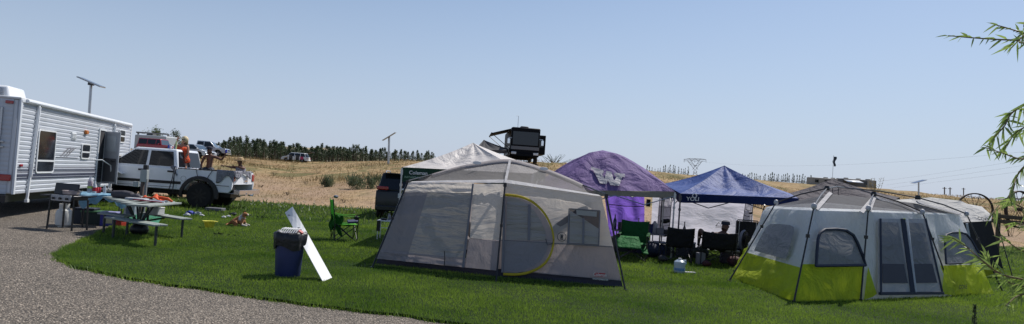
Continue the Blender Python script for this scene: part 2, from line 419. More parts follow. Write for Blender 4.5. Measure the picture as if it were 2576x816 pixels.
# ragged fringe along the gravel
ex = []
for a, b in zip(edge, edge[1:]):
    for _ in range(int((b-a).length*260)+1):
        t = random.random(); p = a.lerp(b, t); ex.append((p.x+random.gauss(0, .035), p.y+random.gauss(0, .035)))
ex = np.array(ex); gl.append(blades(ex[:, 0], ex[:, 1], np.full(len(ex), .0), rng.uniform(.035, .08, len(ex)), .012, 1.0))
turf = leaf_mat('turf_blades', (.05, .125, .012), (.27, .38, .05), .38, .45)
tag(fast_mesh('grass', np.concatenate(gl), 3, turf), 'short mown green grass covering the camping lawn', 'grass', kind='stuff')
# taller broad clover and weeds at the back of the lawn
x, y = scatter(26000, 21, 36); f = (y-21)/12 > rng.uniform(0, 1, len(x)); k = inside(x, y, outline) & f; x, y = x[k], y[k]
gl = [blades(x, y, np.full(len(x), LZ), rng.uniform(.06, .2, len(x)), .07, .9)]
tag(fast_mesh('clover', np.concatenate(gl), 3, leaf_mat('clover', (.06, .11, .02), (.24, .30, .09), 1.4, .4)), 'taller pale clover and weeds along the far side of the lawn', 'weeds', kind='stuff')
# loose stones on the drive
n_ = 60000; x, y = scatter(n_, 3.6, 14, 1.3); k = ~inside(x, y, outline); x, y = x[k], y[k]; n_ = len(x)
s = rng.uniform(.005, .013, n_); a = rng.uniform(0, 2*PI, n_)
base = np.array([(1, 0, 0), (0, 1, 0), (-1, 0, 0), (0, -1, 0)]); tri = []
cen = np.stack([x, y, np.full(n_, .004)], 1); ca, sa = np.cos(a), np.sin(a)
ring = []
for q in base:
    e = rng.uniform(.6, 1.2, n_); ring.append(cen + np.stack([(q[0]*ca-q[1]*sa)*s*e, (q[0]*sa+q[1]*ca)*s*e, s*rng.uniform(0, .3, n_)], 1))
tp = cen + np.stack([s*rng.uniform(-.3, .3, n_), s*rng.uniform(-.3, .3, n_), s*.75], 1)
for i in range(4): tri.append(np.stack([ring[i], ring[(i+1) % 4], tp], 1))
st_v = np.stack(tri, 1).reshape(-1, 3)
stone = leaf_mat('loose_stone', (.14, .115, .09), (.66, .56, .46), 45, .001, .9)
tag(fast_mesh('gravel', st_v, 3, stone), 'loose grey and tan gravel stones on the drive', 'gravel', kind='stuff')
# dry straw tufts over the field
gl = []
for n_, y0, y1, h, w in ((50000, 33, 60, .16, .03), (50000, 55, 120, .32, .08)):
    x, y = scatter(n_, y0, y1); k = ~inside(x, y, outline); x, y = x[k], y[k]
    dn = np.array([mnoise.noise(V((p*.12, q*.05, 1))) for p, q in zip(x, y)]); k = dn+rng.uniform(-.5, .5, len(x)) > -.02+.35*(y < 46); x, y = x[k], y[k]
    z = np.array([hz(p, q) for p, q in zip(x, y)]); k = z > -.5; gl.append(blades(x[k], y[k], z[k]-.02, h*rng.uniform(.4, 1.2, k.sum()), w, .8))
straw = leaf_mat('straw', (.16, .115, .05), (.40, .29, .14), .4, .3, .9)
tag(fast_mesh('dry_grass', np.concatenate(gl), 3, straw), 'dry straw coloured grass and weeds over the hillside field', 'dry grass', kind='stuff')

# distant rounded hills
def hill(name, pts, d, m):
    mb = MB(); top = [W(px, py, d) for px, py in pts]
    vs = top + [V((p.x, d-60, -5)) for p in top] + [V((p.x, d+90, -5)) for p in top]; k = len(pts)
    mb.add(vs, [(i, i+1, k+i+1, k+i) for i in range(k-1)]+[(i+1, i, 2*k+i, 2*k+i+1) for i in range(k-1)])
    return tag(mb.build(name, m, ang=180), kind='structure')
hill('distant_hill', [(480, 420), (600, 372), (700, 368), (780, 372), (840, 372), (900, 386), (960, 398), (1040, 402), (1160, 404), (1300, 420), (1400, 440)], 420,
     mat('far_hill', (.30, .25, .17), .95, var=.25, vscale=.02))
# ================================================================== tent fabrics
cloth_up = fabric('tent_cloth_light', (.76, .70, .64), .45, .4, 1.6, stretch=(1, 1, 2.2), rot=(0, .6, 0))
cloth_lo = fabric('tent_cloth_mauve', (.44, .39, .395), .4, .4, 1.6, stretch=(2.2, 1, 1))
cloth_flap = fabric('tent_cloth_flap', (.40, .37, .345), .16, .55, 1.6, stretch=(.7, 1, 5), rot=(0, .75, 0))
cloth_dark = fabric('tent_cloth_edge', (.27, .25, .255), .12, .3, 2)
trim_white = fabric('tent_trim', (.55, .54, .55), .3, .3, 3)
mesh_net = fabric('mesh_net', (.32, .305, .30), .5, .3, 2, alpha=.52)
mesh_dark = fabric('mesh_dark', (.075, .07, .08), .4, .3, 2, alpha=.80)
floor_cloth = mat('tent_floor_cloth', (.035, .035, .055), .8, trans=.1)
tape_grey = mat('seam_tape', (.17, .165, .185), .7)
yellow_piping = mat('yellow_piping', (.55, .42, .02), .6, trans=.2)
ink = mat('print_ink', (.05, .05, .055), .7)
white_ink = mat('white_ink', (.72, .72, .72), .7)

# ------------------------------------------------------------------ big grey cabin tent
def L3(*a): return [V(p) for p in a]
bL, bC, bR = G(945, 664, LZ), G(1250, 696, LZ), G(1567, 723, LZ)
eL = W(1030, 460, bL.y+.45); eC = W(1271, 461, bC.y+.38); eR = W(1513, 495, bR.y+.35)
T1 = thing('cabin_tent', 'large grey two tone cabin tent with a yellow edged D shaped door', 'tent', (bC.x, bC.y, LZ))
dep = V((0, 2.75, 0))
bLb, bCb, bRb = bL+dep, bC+dep+V((0, .5, 0)), bR+dep
eLb, eCb, eRb = eL+V((.0, 1.9, 0)), eC+V((0, 2.1, 0)), eR+V((-.0, 1.9, 0))
def lerp(a, b, t): return V(a).lerp(V(b), t)
fr = lambda a, b, t: lerp(a, b, t)
def strip(name, m, A, B, C, D, **k):
    mb = MB(T1); mb.patch(A, B, C, D, **k); return mb.build(name, m, T1, ang=80)
# front wall: left bay (big zipped flap), right bay with door and window
hM = .415
mL, mC, mR = fr(bL, eL, hM), W(1256, 604, fr(bC, eC, .4).y), fr(bR, eR, .44)
m0, m1 = .05, .0
g = .075
fl = lambda a, b, t: fr(a, b, t)
w1 = MB(T1); w1.patch(mC, mR, eR, eC, 20, 10, sag=-.08, wr=.05, seed=3)
tag(w1.build('wall', cloth_up, T1, ang=80), 'light grey upper front wall panel')
w2 = MB(T1); w2.patch(fl(bC, eC, .07), fl(bR, eR, .07), mR, mC, 20, 8, sag=-.03, wr=.05, seed=4)
tag(w2.build('wall', cloth_lo, T1, ang=80), 'mauve lower front wall panel')
OUTN = V((0, -1, 0))
def on(A, B, C, D, u, v, off=.05):
    """point on the wall A-B-C-D (bottom left, bottom right, top right, top left)"""
    return V(A).lerp(V(B), u).lerp(V(D).lerp(V(C), u), v) + OUTN*off
qL = (bL, bC, eC, eL); qR = (bC, bR, eR, eC)
# light panel right of the flap (between seam and centre pole)
def quad(name, m, Q, u0_, u1_, v0, v1, off=.055, lab=None, nu=10, nv=10, wr=.035, seed=0, u2=None, u3=None, par=None):
    u2 = u1_ if u2 is None else u2; u3 = u0_ if u3 is None else u3
    mb = MB(T1); mb.patch(on(*Q, u0_, v0, off), on(*Q, u1_, v0, off), on(*Q, u2, v1, off), on(*Q, u3, v1, off), nu, nv, wr=wr, seed=seed, sag=.0)
    o = mb.build(name, m, par or T1, ang=80)
    if lab: o['label'] = lab
    return o
quad('wall', cloth_up, qL, .74, .995, .385, .99, .12, 'pale front wall panel beside the centre pole', wr=.04, seed=5, u3=.68)
quad('wall', cloth_lo, qL, .735, .995, .07, .38, .12, 'mauve front wall panel beside the centre pole', seed=6)
quad('wall', cloth_dark, qL, .0, .255, .07, .885, .11, 'dark wall panel at the left corner', seed=9, u3=-.0, u2=.245)
quad('window_flap', cloth_flap, qL, .25, .73, .16, .885, .12, 'wrinkled zipped cover over the large side window', 24, 24, wr=.03, seed=8, u2=.69, u3=.24)
quad('eave_band', cloth_up, qL, .0, .69, .88, 1.0, .115)
quad('lower_band', cloth_lo, qL, .0, .74, .07, .17, .125)
quad('seam_strip', tape_grey, qL, .715, .735, .07, .99, .165, wr=0, u2=.69, u3=.672)
# floor edge (dark bathtub band) around
mb = MB(T1)
for a, b, c, d in ((bL, bC, fl(bC, eC, .08), fl(bL, eL, .085)), (bC, bR, fl(bR, eR, .08), fl(bC, eC, .08))): mb.patch(a, b, c, d, 10, 3, sag=-.06, wr=.03, seed=1)
for a, b, c, d in ((bR, bRb, fl(bRb, eRb, .08), fl(bR, eR, .08)), (bLb, bL, fl(bL, eL, .08), fl(bLb, eLb, .08)), (bRb, bLb, fl(bLb, eLb, .08), fl(bRb, eRb, .08))): mb.patch(a, b, c, d, 8, 2)
mb.poly([bL, bC, bR, bRb, bLb])
mb.build('floor', floor_cloth, T1, ang=80)
mb = MB(T1); mb.patch(fl(bR, eR, .08), fl(bRb, eRb, .08), eRb, eR, 8, 8, sag=.05, wr=.03); mb.build('wall', cloth_up, T1, ang=80)['label'] = 'right end wall'
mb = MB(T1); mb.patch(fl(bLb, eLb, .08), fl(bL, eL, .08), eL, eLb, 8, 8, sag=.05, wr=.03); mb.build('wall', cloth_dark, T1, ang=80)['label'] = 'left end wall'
mb = MB(T1); mb.patch(fl(bRb, eRb, .08), fl(bLb, eLb, .08), eLb, eRb, 12, 8, wr=.03); mb.build('wall', cloth_lo, T1, ang=80)['label'] = 'rear wall'
# ridge arc, dark screen roof between eaves and arc
yr = lambda t: 1.35
AL, AA, AR = W(1086, 440, bL.y+1.5), W(1283, 403, bC.y+1.5), W(1466, 466, bR.y+1.5)
A1, A2 = W(1199, 412, bC.y+1.55), W(1365, 424, bC.y+1.5)
ctrl = [AL, W(1145, 423, bC.y+1.8), A1, AA, A2, W(1420, 445, bR.y+1.5), AR]
def crv(p, n_=6):
    out = []
    for i in range(len(p)-1):
        a, b, c, d = p[max(i-1, 0)], p[i], p[i+1], p[min(i+2, len(p)-1)]
        for k_ in range(n_):
            t = k_/n_; out.append(.5*((2*b)+(c-a)*t+(2*a-5*b+4*c-d)*t*t+(3*b-a-3*c+d)*t*t*t))
    out.append(p[-1]); return out
arc = crv(ctrl, 5)
n_ = len(arc)-1
frontline = [lerp(eL, eC, min(1, i/(n_*.5))) if i <= n_*.5 else lerp(eC, eR, (i-n_*.5)/(n_*.5)) for i in range(n_+1)]
backline = [p+V((0, 2.0, 0)) for p in frontline]
def ruled(name, m, a, b, lo=0, hi=1, nv=5, off=V((0, 0, 0)), sag=0):
    mb = MB(T1); N = len(a)-1
    mb.grid(lambda u, v: a[round(u*N)].lerp(b[round(u*N)], lo+(hi-lo)*v)+off - V((0, 0, sag*4*v*(1-v))), N, nv); return mb.build(name, m, T1, ang=80)
ruled('screen_roof', mesh_net, frontline, arc, .12, .97, sag=.05)['label'] = 'see through screen roof, front slope'
ruled('screen_roof', mesh_net, backline, arc, .0, .97)['label'] = 'see through screen roof, rear slope'
ruled('eave_band', trim_white, frontline, arc, -.0, .13, 2, V((0, -.01, .005)))['label'] = 'bright shoulder band along the eave'
mb = MB(T1); mb.patch(eLb, eL, AL, AL+V((0, .02, 0)), 3, 4); mb.build('screen_roof', mesh_dark, T1)['label'] = 'left end slope of the screen roof'; mb = MB(T1); mb.patch(eR, eRb, AR, AR+V((0, -.02, 0)), 3, 4); mb.build('screen_roof', mesh_dark, T1)['label'] = 'right end slope of the screen roof'
# unseen dark straps added behind the front wall to cast its crossing shadow bands
for (a, b, c, d) in ((qL, (.36, .93), (.97, .10), .0), (qR, (.90, .90), (.04, .10), .0)):
    mb = MB(T1); p_, q_ = on(*a, *b, -.10), on(*a, *c, -.10); mb.bar(p_, q_, .17, .012, (0, -1, 0)); mb.v = mb.v; mb.build('shadow_strap', cloth_dark, T1)
# ridge sleeve
mb = MB(T1)
for s_ in (-1, 1):
    mb.grid(lambda u, v: arc[round(u*n_)] + V((0, s_*.13*v, -.015-.085*v)) + V((0, 0, .03)), n_, 2)
mb.build('ridge_sleeve', cloth_dark, T1, solid=.006)
for px, py in ((1200, 411), (1368, 426)):
    c = W(px, py-1, bC.y+1.36); mb = MB(T1); mb.lathe(c, [(.075, -.006), (.085, 0), (.075, .006)], 16, 'y', True, Matrix.Diagonal((1, 1, .42))); mb.build('vent_ring', white_ink, T1)
mb = MB(T1); mb.bar(eC+V((0, -.03, 0)), AA+V((0, -.1, -.01)), .045, .02, (0, -1, 1)); mb.build('ridge_strap', trim_white, T1)
# poles
hubL, hubR = W(1027, 455, eL.y-.05), W(1524, 489, eR.y-.08)
mb = MB(T1); mb.tube([hubL, AL+V((0, -.05, 0))], .012); mb.build('roof_strut', black_metal, T1); mb = MB(T1); mb.tube([hubR, AR+V((0, -.05, 0))], .014); mb.build('roof_strut', black_metal, T1)
for a, b in ((hubL, G(936, 674, LZ)), (hubR, G(1573, 731, LZ)), (W(1271, 461, eC.y-.15), G(1248, 709, LZ))):
    mb = MB(T1); mb.tube([a, lerp(a, b, .5), b], [.017, .017, .015], 8)
    mb.box(lerp(a, b, .02), (.06, .06, .07)); mb.box(lerp(a, b, .45), (.045, .045, .05)); mb.lathe(b, [(.035, 0), (.03, .02)], 8); mb.build('leg', black_metal, T1)
for a, b in ((hubL+V((0, 2.0, 0)), G(936, 674, LZ)+V((0, 2.9, 0))), (hubR+V((0, 2.0, 0)), G(1573, 731, LZ)+V((0, 2.9, 0)))):
    mb = MB(T1); mb.tube([a, b], .017); mb.build('leg', black_metal, T1)
# D door
Q2 = qR
def P2(px, py, off=.09):
    """wall point (right bay plane) under a picture position"""
    o = V((0, 0, CAMH)); D = fw + rt*((px-CW/2)/F_PX) + up*((CH/2-py)/F_PX)
    n2 = (bR-bC).cross(eC-bC).normalized(); t = (bC-o).dot(n2)/D.dot(n2); p = o+D*t
    return p + OUTN*off
dpts = [(1269, 487), (1285, 488), (1310, 492), (1335, 502), (1358, 520), (1376, 543), (1389, 572), (1394, 600), (1390, 630), (1377, 657), (1357, 675), (1330, 687), (1300, 692), (1266, 691)]
band_out = [P2(x_, y_, .10) for x_, y_ in dpts]
ccx, ccy = 1285, 592
band_in = [P2(x_+(ccx-x_)*(.045 if x_ > 1290 else 0), y_+(ccy-y_)*.065, .10) for x_, y_ in dpts]
inn = [P2(x_+(ccx-x_)*(.05 if x_ > 1290 else 0), y_+(ccy-y_)*.07, .095) for x_, y_ in dpts]
mb = MB(T1); mb.poly(inn[::-1]); DD = mb.build('door', cloth_lo, T1, smooth=False); DD['label'] = 'D shaped front door'
mb = MB(T1); N = len(dpts)-1
bo, bi = crv(band_out, 3), crv(band_in, 3)
mb.grid(lambda u, v: bo[round(u*(len(bo)-1))].lerp(bi[round(u*(len(bo)-1))], v)+V((0, -.004, 0)), len(bo)-1, 1); mb.build('door_piping', yellow_piping, DD, solid=.012)
def flat(name, m, pts, off, par, grid=None):
    mb = MB(T1); mb.poly([P2(x_, y_, off) for x_, y_ in pts]); return mb.build(name, m, par, smooth=False)
flat('door_lower_panel', fabric('door_pale', (.36, .34, .36), .35, .4, 3), [(1268, 604), (1380, 608), (1374, 632), (1362, 652), (1344, 667), (1318, 678), (1290, 681), (1266, 681)], .102, DD)
flat('door_window', cloth_flap, [(1276, 497), (1300, 500), (1325, 512), (1344, 530), (1360, 555), (1370, 580), (1373, 604), (1273, 602)], .104, DD)
mb = MB(T1); mb.bar(P2(1331, 514, .115), P2(1330, 604, .115), .045, .008, OUTN); mb.build('door_strap', tape_grey, DD)
mb = MB(T1); a = [P2(x_, y_, .112) for x_, y_ in [(1268, 494), (1268, 550), (1266, 620), (1264, 684)]]; mb.tube(a, .022, 6); mb.build('door_zip', tape_grey, DD)
mb = MB(T1); mb.tube([P2(1372, 600, .13), P2(1376, 615, .16), P2(1388, 612, .16), P2(1391, 600, .13)], .006, 5); mb.build('pull_cord', black_plastic, DD)
# right window with a half open cover
WN = flat('window', mesh_dark, [(1432, 526), (1506, 531), (1503, 616), (1430, 611)], .10, T1); WN['label'] = 'small mesh window in the right bay'
flat('window_cover', cloth_flap, [(1433, 530), (1463, 548), (1504, 575), (1502, 614), (1431, 610)], .112, WN)
flat('window_light', fabric('bright_net', (.6, .6, .58), .5, .2, 3), [(1448, 528), (1500, 532), (1499, 545), (1449, 540)], .108, WN)
mb = MB(T1)
for a, b in (((1430, 525), (1507, 530)), ((1507, 530), (1504, 617)), ((1504, 617), (1429, 612)), ((1429, 612), (1430, 525))): mb.bar(P2(*a, .115), P2(*b, .115), .02, .01, OUTN)
mb.build('window_trim', tape_grey, WN)
mb = MB(T1); mb.bar(P2(1466, 548, .125), P2(1465, 612, .125), .035, .008, OUTN); mb.build('window_strap', tape_grey, WN)
mb = MB(T1)   # seam tapes on the right bay, beside the window and across the middle
for a, b in (((1430, 526), (1426, 612)), ((1538, 620), (1256, 603))): mb.bar(P2(*a, .10), P2(*b, .10), .018, .006, OUTN)
mb.build('seam_strip', tape_grey, T1)
right_w = (bR-bC).normalized()
# round lantern mark
mb = MB(T1); c = P2(1412, 595, .105)
ringp = [c + right_w*.075*math.cos(a)+V((0, 0, 1))*.075*math.sin(a) for a in np.linspace(0, 2*PI, 25)]; mb.tube(ringp, .006, 4)
mb.box(c+V((0, 0, 0)), (.045, .006, .05)); mb.box(c+V((0, 0, .035)), (.06, .006, .012)); mb.box(c-V((0, 0, .04)), (.055, .006, .02)); mb.build('lantern_mark', ink, T1)
tagp = [P2(x_, y_, .105) for x_, y_ in ((1494, 684), (1521, 686), (1520, 695), (1493, 693))]
mb = MB(T1); mb.poly(tagp); mb.build('brand_label', mat('label_red', (.42, .03, .03), .6), T1, smooth=False)
text('Coleman', 'brand_lettering', white_ink, P2(1507, 689.5, .112), right_w, (0, 0, 1), .055, T1, xs=.85)
text('WEATHERMASTER', 'tent_lettering', white_ink, P2(1508, 701, .112), right_w, (0, 0, 1), .03, T1, xs=.8)
mb = MB(T1); mb.tube([W(1118, 632, bC.y), W(1119, 650, bC.y), W(1117, 672, bC.y)], .008, 5); mb.build('pull_cord', black_plastic, T1)

# ================================================================== pop-up canopies
def canopy(name, label, corners, apex, top_m, val_m, legs, val=.28, flat_top=0, sag=.12, seed=0, group='pop up canopies over the camp', leg_m=None, wr=.06):
    """corners: fl, fr, br, bl eave points; apex: peak; real frame legs under each corner"""
    c = [V(p) for p in corners]; cen = (c[0]+c[1]+c[2]+c[3])/4; A = V(apex)
    t = thing(name, label, 'canopy', (cen.x, cen.y, hz(cen.x, cen.y)+(LZ if cen.y < 30 else 0)), 0, group)
    mb = MB(t); rr = flat_top
    tops = [A + (q-A)*rr for q in c]
    for i in range(4):
        a, b = c[i], c[(i+1) % 4]; ta, tb = tops[i], tops[(i+1) % 4]
        if rr: ta = V((ta.x, ta.y, A.z-.06)); tb = V((tb.x, tb.y, A.z-.06))
        N = 14
        def fn(u, v, a=a, b=b, ta=ta, tb=tb, i=i):
            p = a.lerp(b, u).lerp(ta.lerp(tb, u), v)
            s_ = sag*math.sin(PI*v)*(.35+.65*math.sin(PI*u))
            w_ = wr*mnoise.noise(V((u*5+i*9+seed, v*1.6, seed)))*min(1, 6*u*(1-u)*2)*min(1, 3*(1-v)+.1)*min(1, v*5)
            return p - V((0, 0, s_)) + V((0, 0, w_))
        mb.grid(fn, N, N)
    if rr: mb.add([V((q.x, q.y, A.z-.06)) for q in tops]+[A+V((0, 0, .02))], [(0, 1, 4), (1, 2, 4), (2, 3, 4), (3, 0, 4)])
    mb.build('top', top_m, t, ang=50)
    mb = MB(t)
    for i in range(4):
        a, b = c[i], c[(i+1) % 4]
        mb.grid(lambda u, v: a.lerp(b, u)-V((0, 0, val*v*(1-.18*math.sin(PI*u)**2))) + (a.lerp(b, u)-cen).normalized()*.02*math.sin(u*14+seed), 16, 3)
    mb.build('valance', val_m, t, ang=50)
    mb = MB(t)
    for i in range(4): mb.tube([c[i]-V((0, 0, .12)), lerp(c[i], c[(i+1) % 4], .25)-V((0, 0, .35)), lerp(c[i], c[(i+1) % 4], .5)-V((0, 0, .12)), lerp(c[i], c[(i+1) % 4], .75)-V((0, 0, .35)), c[(i+1) % 4]-V((0, 0, .12))], .013, 5); mb.tube([lerp(c[i], cen, .03)-V((0, 0, .05)), A-V((0, 0, .05))], .012, 5)
    mb.build('truss', leg_m or steel, t)
    for i in legs:
        q = c[i]; f = V((q.x+(cen.x-q.x)*.0, q.y, hz(q.x, q.y)+(LZ if q.y < 30 else 0)))
        mb = MB(t); mb.bar(q-V((0, 0, .02)), f, .034, .034, (1, 0, 0)); mb.box(q-V((0, 0, .12)), (.06, .06, .12)); mb.box(q-V((0, 0, .42)), (.055, .055, .06)); mb.box(f+V((0, 0, .01)), (.1, .1, .02)); mb.build('leg', leg_m or steel, t)
    return t, c, A
def S(d): return d*1.0625
# white-topped shelter with green valance behind the grey tent
d0 = S(15)
cA = [W(1012, 421, d0), W(1340, 437, d0-.3), W(1372, 425, d0+3.0), W(1060, 418, d0+3.1)]
green_val = fabric('green_valance', (.02, .055, .035), .12, .2, 3)
silver_top = fabric('silver_canopy', (.66, .62, .60), .2, .7, 1.4, rough=.5, stretch=(1, 1, 1))
tA, cc, Ap = canopy('canopy', 'white topped canopy with a dark green valance behind the grey cabin tent', cA, W(1190, 360, d0+1.6), silver_top, green_val, (0, 1, 2, 3), .34, sag=.13, seed=1, wr=.10)
ra = (cc[1]-cc[0]).normalized(); na = V((ra.y, -ra.x, 0))
text('Coleman', 'valance_lettering', white_ink, lerp(cc[0], cc[1], .13)-V((0, 0, .12))-V((0, .04, 0)), ra, (0, 0, 1), .09, tA)
text('INSTANT CANOPY 10X10', 'valance_lettering', mat('pale_green_ink', (.25, .38, .27), .7), lerp(cc[0], cc[1], .15)-V((0, 0, .23))-V((0, .05, 0)), ra, (0, 0, 1), .05, tA)

# purple canopy with domed top
purple = fabric('purple_cloth', (.17, .115, .27), .14, .8, 1.3, rough=.7, stretch=(1.4, 1, 1), var=.2)
taupe = fabric('taupe_valance', (.30, .28, .23), .25, .4, 3)
dp = S(16.2)
cP = [W(1395, 478, dp-.2), W(1698, 482, dp), W(1672, 470, dp+3.2), W(1352, 458, dp+3)]
tP, cc, Ap = canopy('canopy', 'purple canopy with a big white W on its sagging top', cP, W(1516, 380, dp+1.5), purple, taupe, (1, 2, 3), .17, flat_top=.2, sag=-.07, seed=4, wr=.13)
# the W printed on the front slope: find the cloth under each outline point
from mathutils.bvhtree import BVHTree
def cloth_hit(root, px, py, off=.03):
    top = [q for q in root.children if q.name.startswith('top')][0]; o = V((0, 0, CAMH))-root.location
    bv = BVHTree.FromPolygons([q.co for q in top.data.vertices], [tuple(f_.vertices) for f_ in top.data.polygons])
    D = (fw + rt*((px-CW/2)/F_PX) + up*((CH/2-py)/F_PX)).normalized(); h_ = bv.ray_cast(o, D)
    return (h_[0]-D*off + root.location) if h_[0] is not None else None
Wp = [(38,182),(175,222),(174,258),(155,256),(185,318),(205,228),(262,242),(288,340),(318,290),(292,278),(290,246),(408,262),(405,295),(380,292),(345,392),(250,384),(222,330),(208,373),(135,362),(62,218),(40,215)]
bmw = bmesh.new(); bmw.faces.new([bmw.verts.new((x_, -y_, 0)) for x_, y_ in Wp]); bmesh.ops.triangulate(bmw, faces=bmw.faces[:])
for _ in range(2): bmesh.ops.subdivide_edges(bmw, edges=bmw.edges[:], cuts=1)
bmw.verts.index_update()
pts_ = [cloth_hit(tP, 1477.9+q.co.x*.2312, 377.4-q.co.y*.2312, .06) for q in bmw.verts]
pts_ = [p_ if p_ is not None else tP.location.copy() for p_ in pts_]
mb = MB(tP); mb.add(pts_, [tuple(v_.index for v_ in f_.verts) for f_ in bmw.faces]); bmw.free()
mb.build('letter_mark', fabric('white_print', (.46, .45, .48), .25, .7, 3.5), tP, ang=60)

# blue canopy
blue = fabric('blue_cloth', (.035, .075, .26), .12, .6, 1.5, rough=.6, var=.12)
navy = fabric('navy_valance', (.012, .022, .085), .25, .3, 2)
db = S(16.6)
cB = [W(1712, 487, db), W(2008, 499, db-.6), W(1985, 486, db+2.6), W(1668, 463, db+3.0)]
tB, cc, Ap = canopy('canopy', 'blue canopy with a navy front valance beside the purple one', cB, W(1822, 417, db+1.5), blue, navy, (0, 2, 3), .24, sag=.14, seed=7, leg_m=mat('grey_leg', (.09, .09, .10), .4, .5))
rb = (cc[1]-cc[0]).normalized()
text('YOLI', 'valance_lettering', white_ink, lerp(cc[0], cc[1], .105)-V((0, 0, .135))+V((0, -.06, 0)), rb, (0, 0, 1), .10, tB, xs=1.1)
mb = MB(tB); c = lerp(cc[0], cc[1], .118)-V((0, .065, .045)); mb.tube([c+V((math.cos(a)*.055, 0, math.sin(a)*.05)) for a in np.linspace(0, 2*PI, 17)], .012, 5); mb.build('valance_mark', white_ink, tB)

# grey canopy behind the green tent
grey_c = fabric('grey_canopy', (.085, .076, .088), .08, 1.0, 1.5, rough=.75)
dg_ = S(19)
cG = [W(1955, 502, dg_), W(2235, 512, dg_), W(2262, 497, dg_+3), W(1975, 489, dg_+3)]
tG, cc, Ap = canopy('canopy', 'charcoal grey canopy rising behind the lime green tent', cG, W(2092, 451, dg_+1.5), grey_c, grey_c, (0, 1, 2, 3), .3, sag=.1, seed=9, leg_m=black_metal)
mb = MB(tG); mb.patch(V((cG[0].x, cG[0].y+.05, LZ)), V((cG[0].x-.1, cG[3].y, LZ)), cG[3]-V((0, 0, .1)), cG[0]-V((0, 0, .1)), 8, 10, wr=.1); mb.build('side_wall', fabric('mauve_side', (.24, .20, .25), .35, .8, 2), tG)
# ================================================================== side walls under the canopies
dW = S(19.6)
def side_wall(name, label, pts, m, seed, sagx=.0):
    A, B, C, D = pts; loc = (A+B)/2
    t = thing(name, label, 'side wall', (loc.x, loc.y, loc.z)); mb = MB(t); mb.patch(A, B, C, D, 24, 16, wr=.12, seed=seed, freq=2); mb.build('cloth', m, t, ang=70)
    return t
pw = fabric('purple_wall', (.22, .12, .55), .7, .5, 2)
tPW = side_wall('side_wall', 'translucent purple side wall hanging at the back of the purple canopy', [W(1535, 605, dW), W(1621, 612, dW), W(1621, 492, dW), W(1520, 486, dW)], pw, 3)
mb = MB(tPW); mb.tube([W(1530, 514, dW-.12), W(1570, 519, dW-.14), W(1620, 520, dW-.12)], .012, 5); mb.build('strap', black_plastic, tPW)
ww = fabric('white_wall', (.75, .72, .80), .6, .25, 1.5, stretch=(1, 1, 2.5))
tWW = side_wall('side_wall', 'long white side wall with hanging pocket columns behind the chairs', [W(1634, 640, dW), W(1897, 650, dW), W(1893, 508, dW), W(1642, 492, dW)], ww, 5)
pk = fabric('pocket_cloth', (.50, .49, .55), .4, .4, 4)
for (x0, x1, x2, x3, y0, y1, yb, yc) in ((1660, 1690, 1652, 1683, 496, 497, 592, 594), (1876, 1895, 1866, 1889, 510, 512, 575, 576)):
    mb = MB(tWW); mb.patch(W(x2, yb, dW-.16), W(x3, yc, dW-.16), W(x1, y1, dW-.16), W(x0, y0, dW-.16), 6, 10, wr=.05); PKT = mb.build('pocket_column', pk, tWW)
    mb = MB(tWW)
    for k_ in range(5):
        t_ = .04+k_*.235; a = lerp(W(x2, yb, dW-.18), W(x0, y0, dW-.18), t_); b = lerp(W(x3, yc, dW-.18), W(x1, y1, dW-.18), t_); mb.tube([a, lerp(a, b, .5)-V((0, 0, .03)), b], .008, 4)
    mb.tube([W(x2, yb, dW-.18), W(x0, y0, dW-.18)], .01, 4); mb.tube([W(x3, yc, dW-.18), W(x1, y1, dW-.18)], .012, 4)
    mb.build('pocket_edge', black_plastic, PKT)
mb = MB(tWW); c = W(1808, 566, dW-.16)
mb.tube([c+V((-.09, 0, -.04)), c+V((0, 0, .07)), c+V((.09, 0, -.04)), c+V((-.09, 0, -.04))], .012, 4); mb.bar(c+V((-.1, 0, -.08)), c+V((.1, 0, -.08)), .012); mb.build('triangle_mark', ink, tWW)
for px, py, s_ in ((1672, 557, .09), (1880, 575, .05), (1888, 537, .04)):
    mb = MB(); p = W(px, py, dW-.25); mb.ball(p, s_*1.3, 8, 6, (1, .5, .6)); mb.ball(p+V((s_, 0, .02)), s_*.9, 8, 6, (1, .6, .8))
    single(mb, 'pouch', black_plastic, {1672: 'small black pouch in the left pocket column of the white side wall', 1880: 'dark bundle in the right pocket column of the white side wall', 1888: 'tiny dark item tucked at the top of the right pocket column'}[px], 'pouch', p)

# ================================================================== lime green instant tent
K = lambda x, y: (1823.9+x*.4764, 427.7+y*.4764)
lime = fabric('lime_cloth', (.56, .68, .05), .62, 1.0, 1.5, rough=.6, var=.12, stretch=(1.6, 1, 1))
grey_c2 = fabric('pale_tent_cloth', (.72, .75, .80), .5, .55, 1.4, rough=.55, stretch=(1.8, 1, 1))
win_dark = fabric('window_cloth', (.32, .33, .36), .45, .6, 2.2, stretch=(1, 1, 1.6))
net2 = fabric('roof_net', (.13, .13, .145), .4, .3, 2, alpha=.85)
navy_tape = mat('navy_tape', (.02, .028, .055), .7)
def g2(x, y): return G(*K(x, y), LZ)
Bs = [g2(35, 572), g2(130, 608), g2(358, 696), g2(710, 689), g2(1115, 664), g2(1198, 668), g2(1420, 655)]
T2 = thing('cabin_tent', 'lime green and pale grey ten sided tent with arched windows and a black roof frame', 'tent', (Bs[3].x+.5, Bs[3].y+.8, LZ))
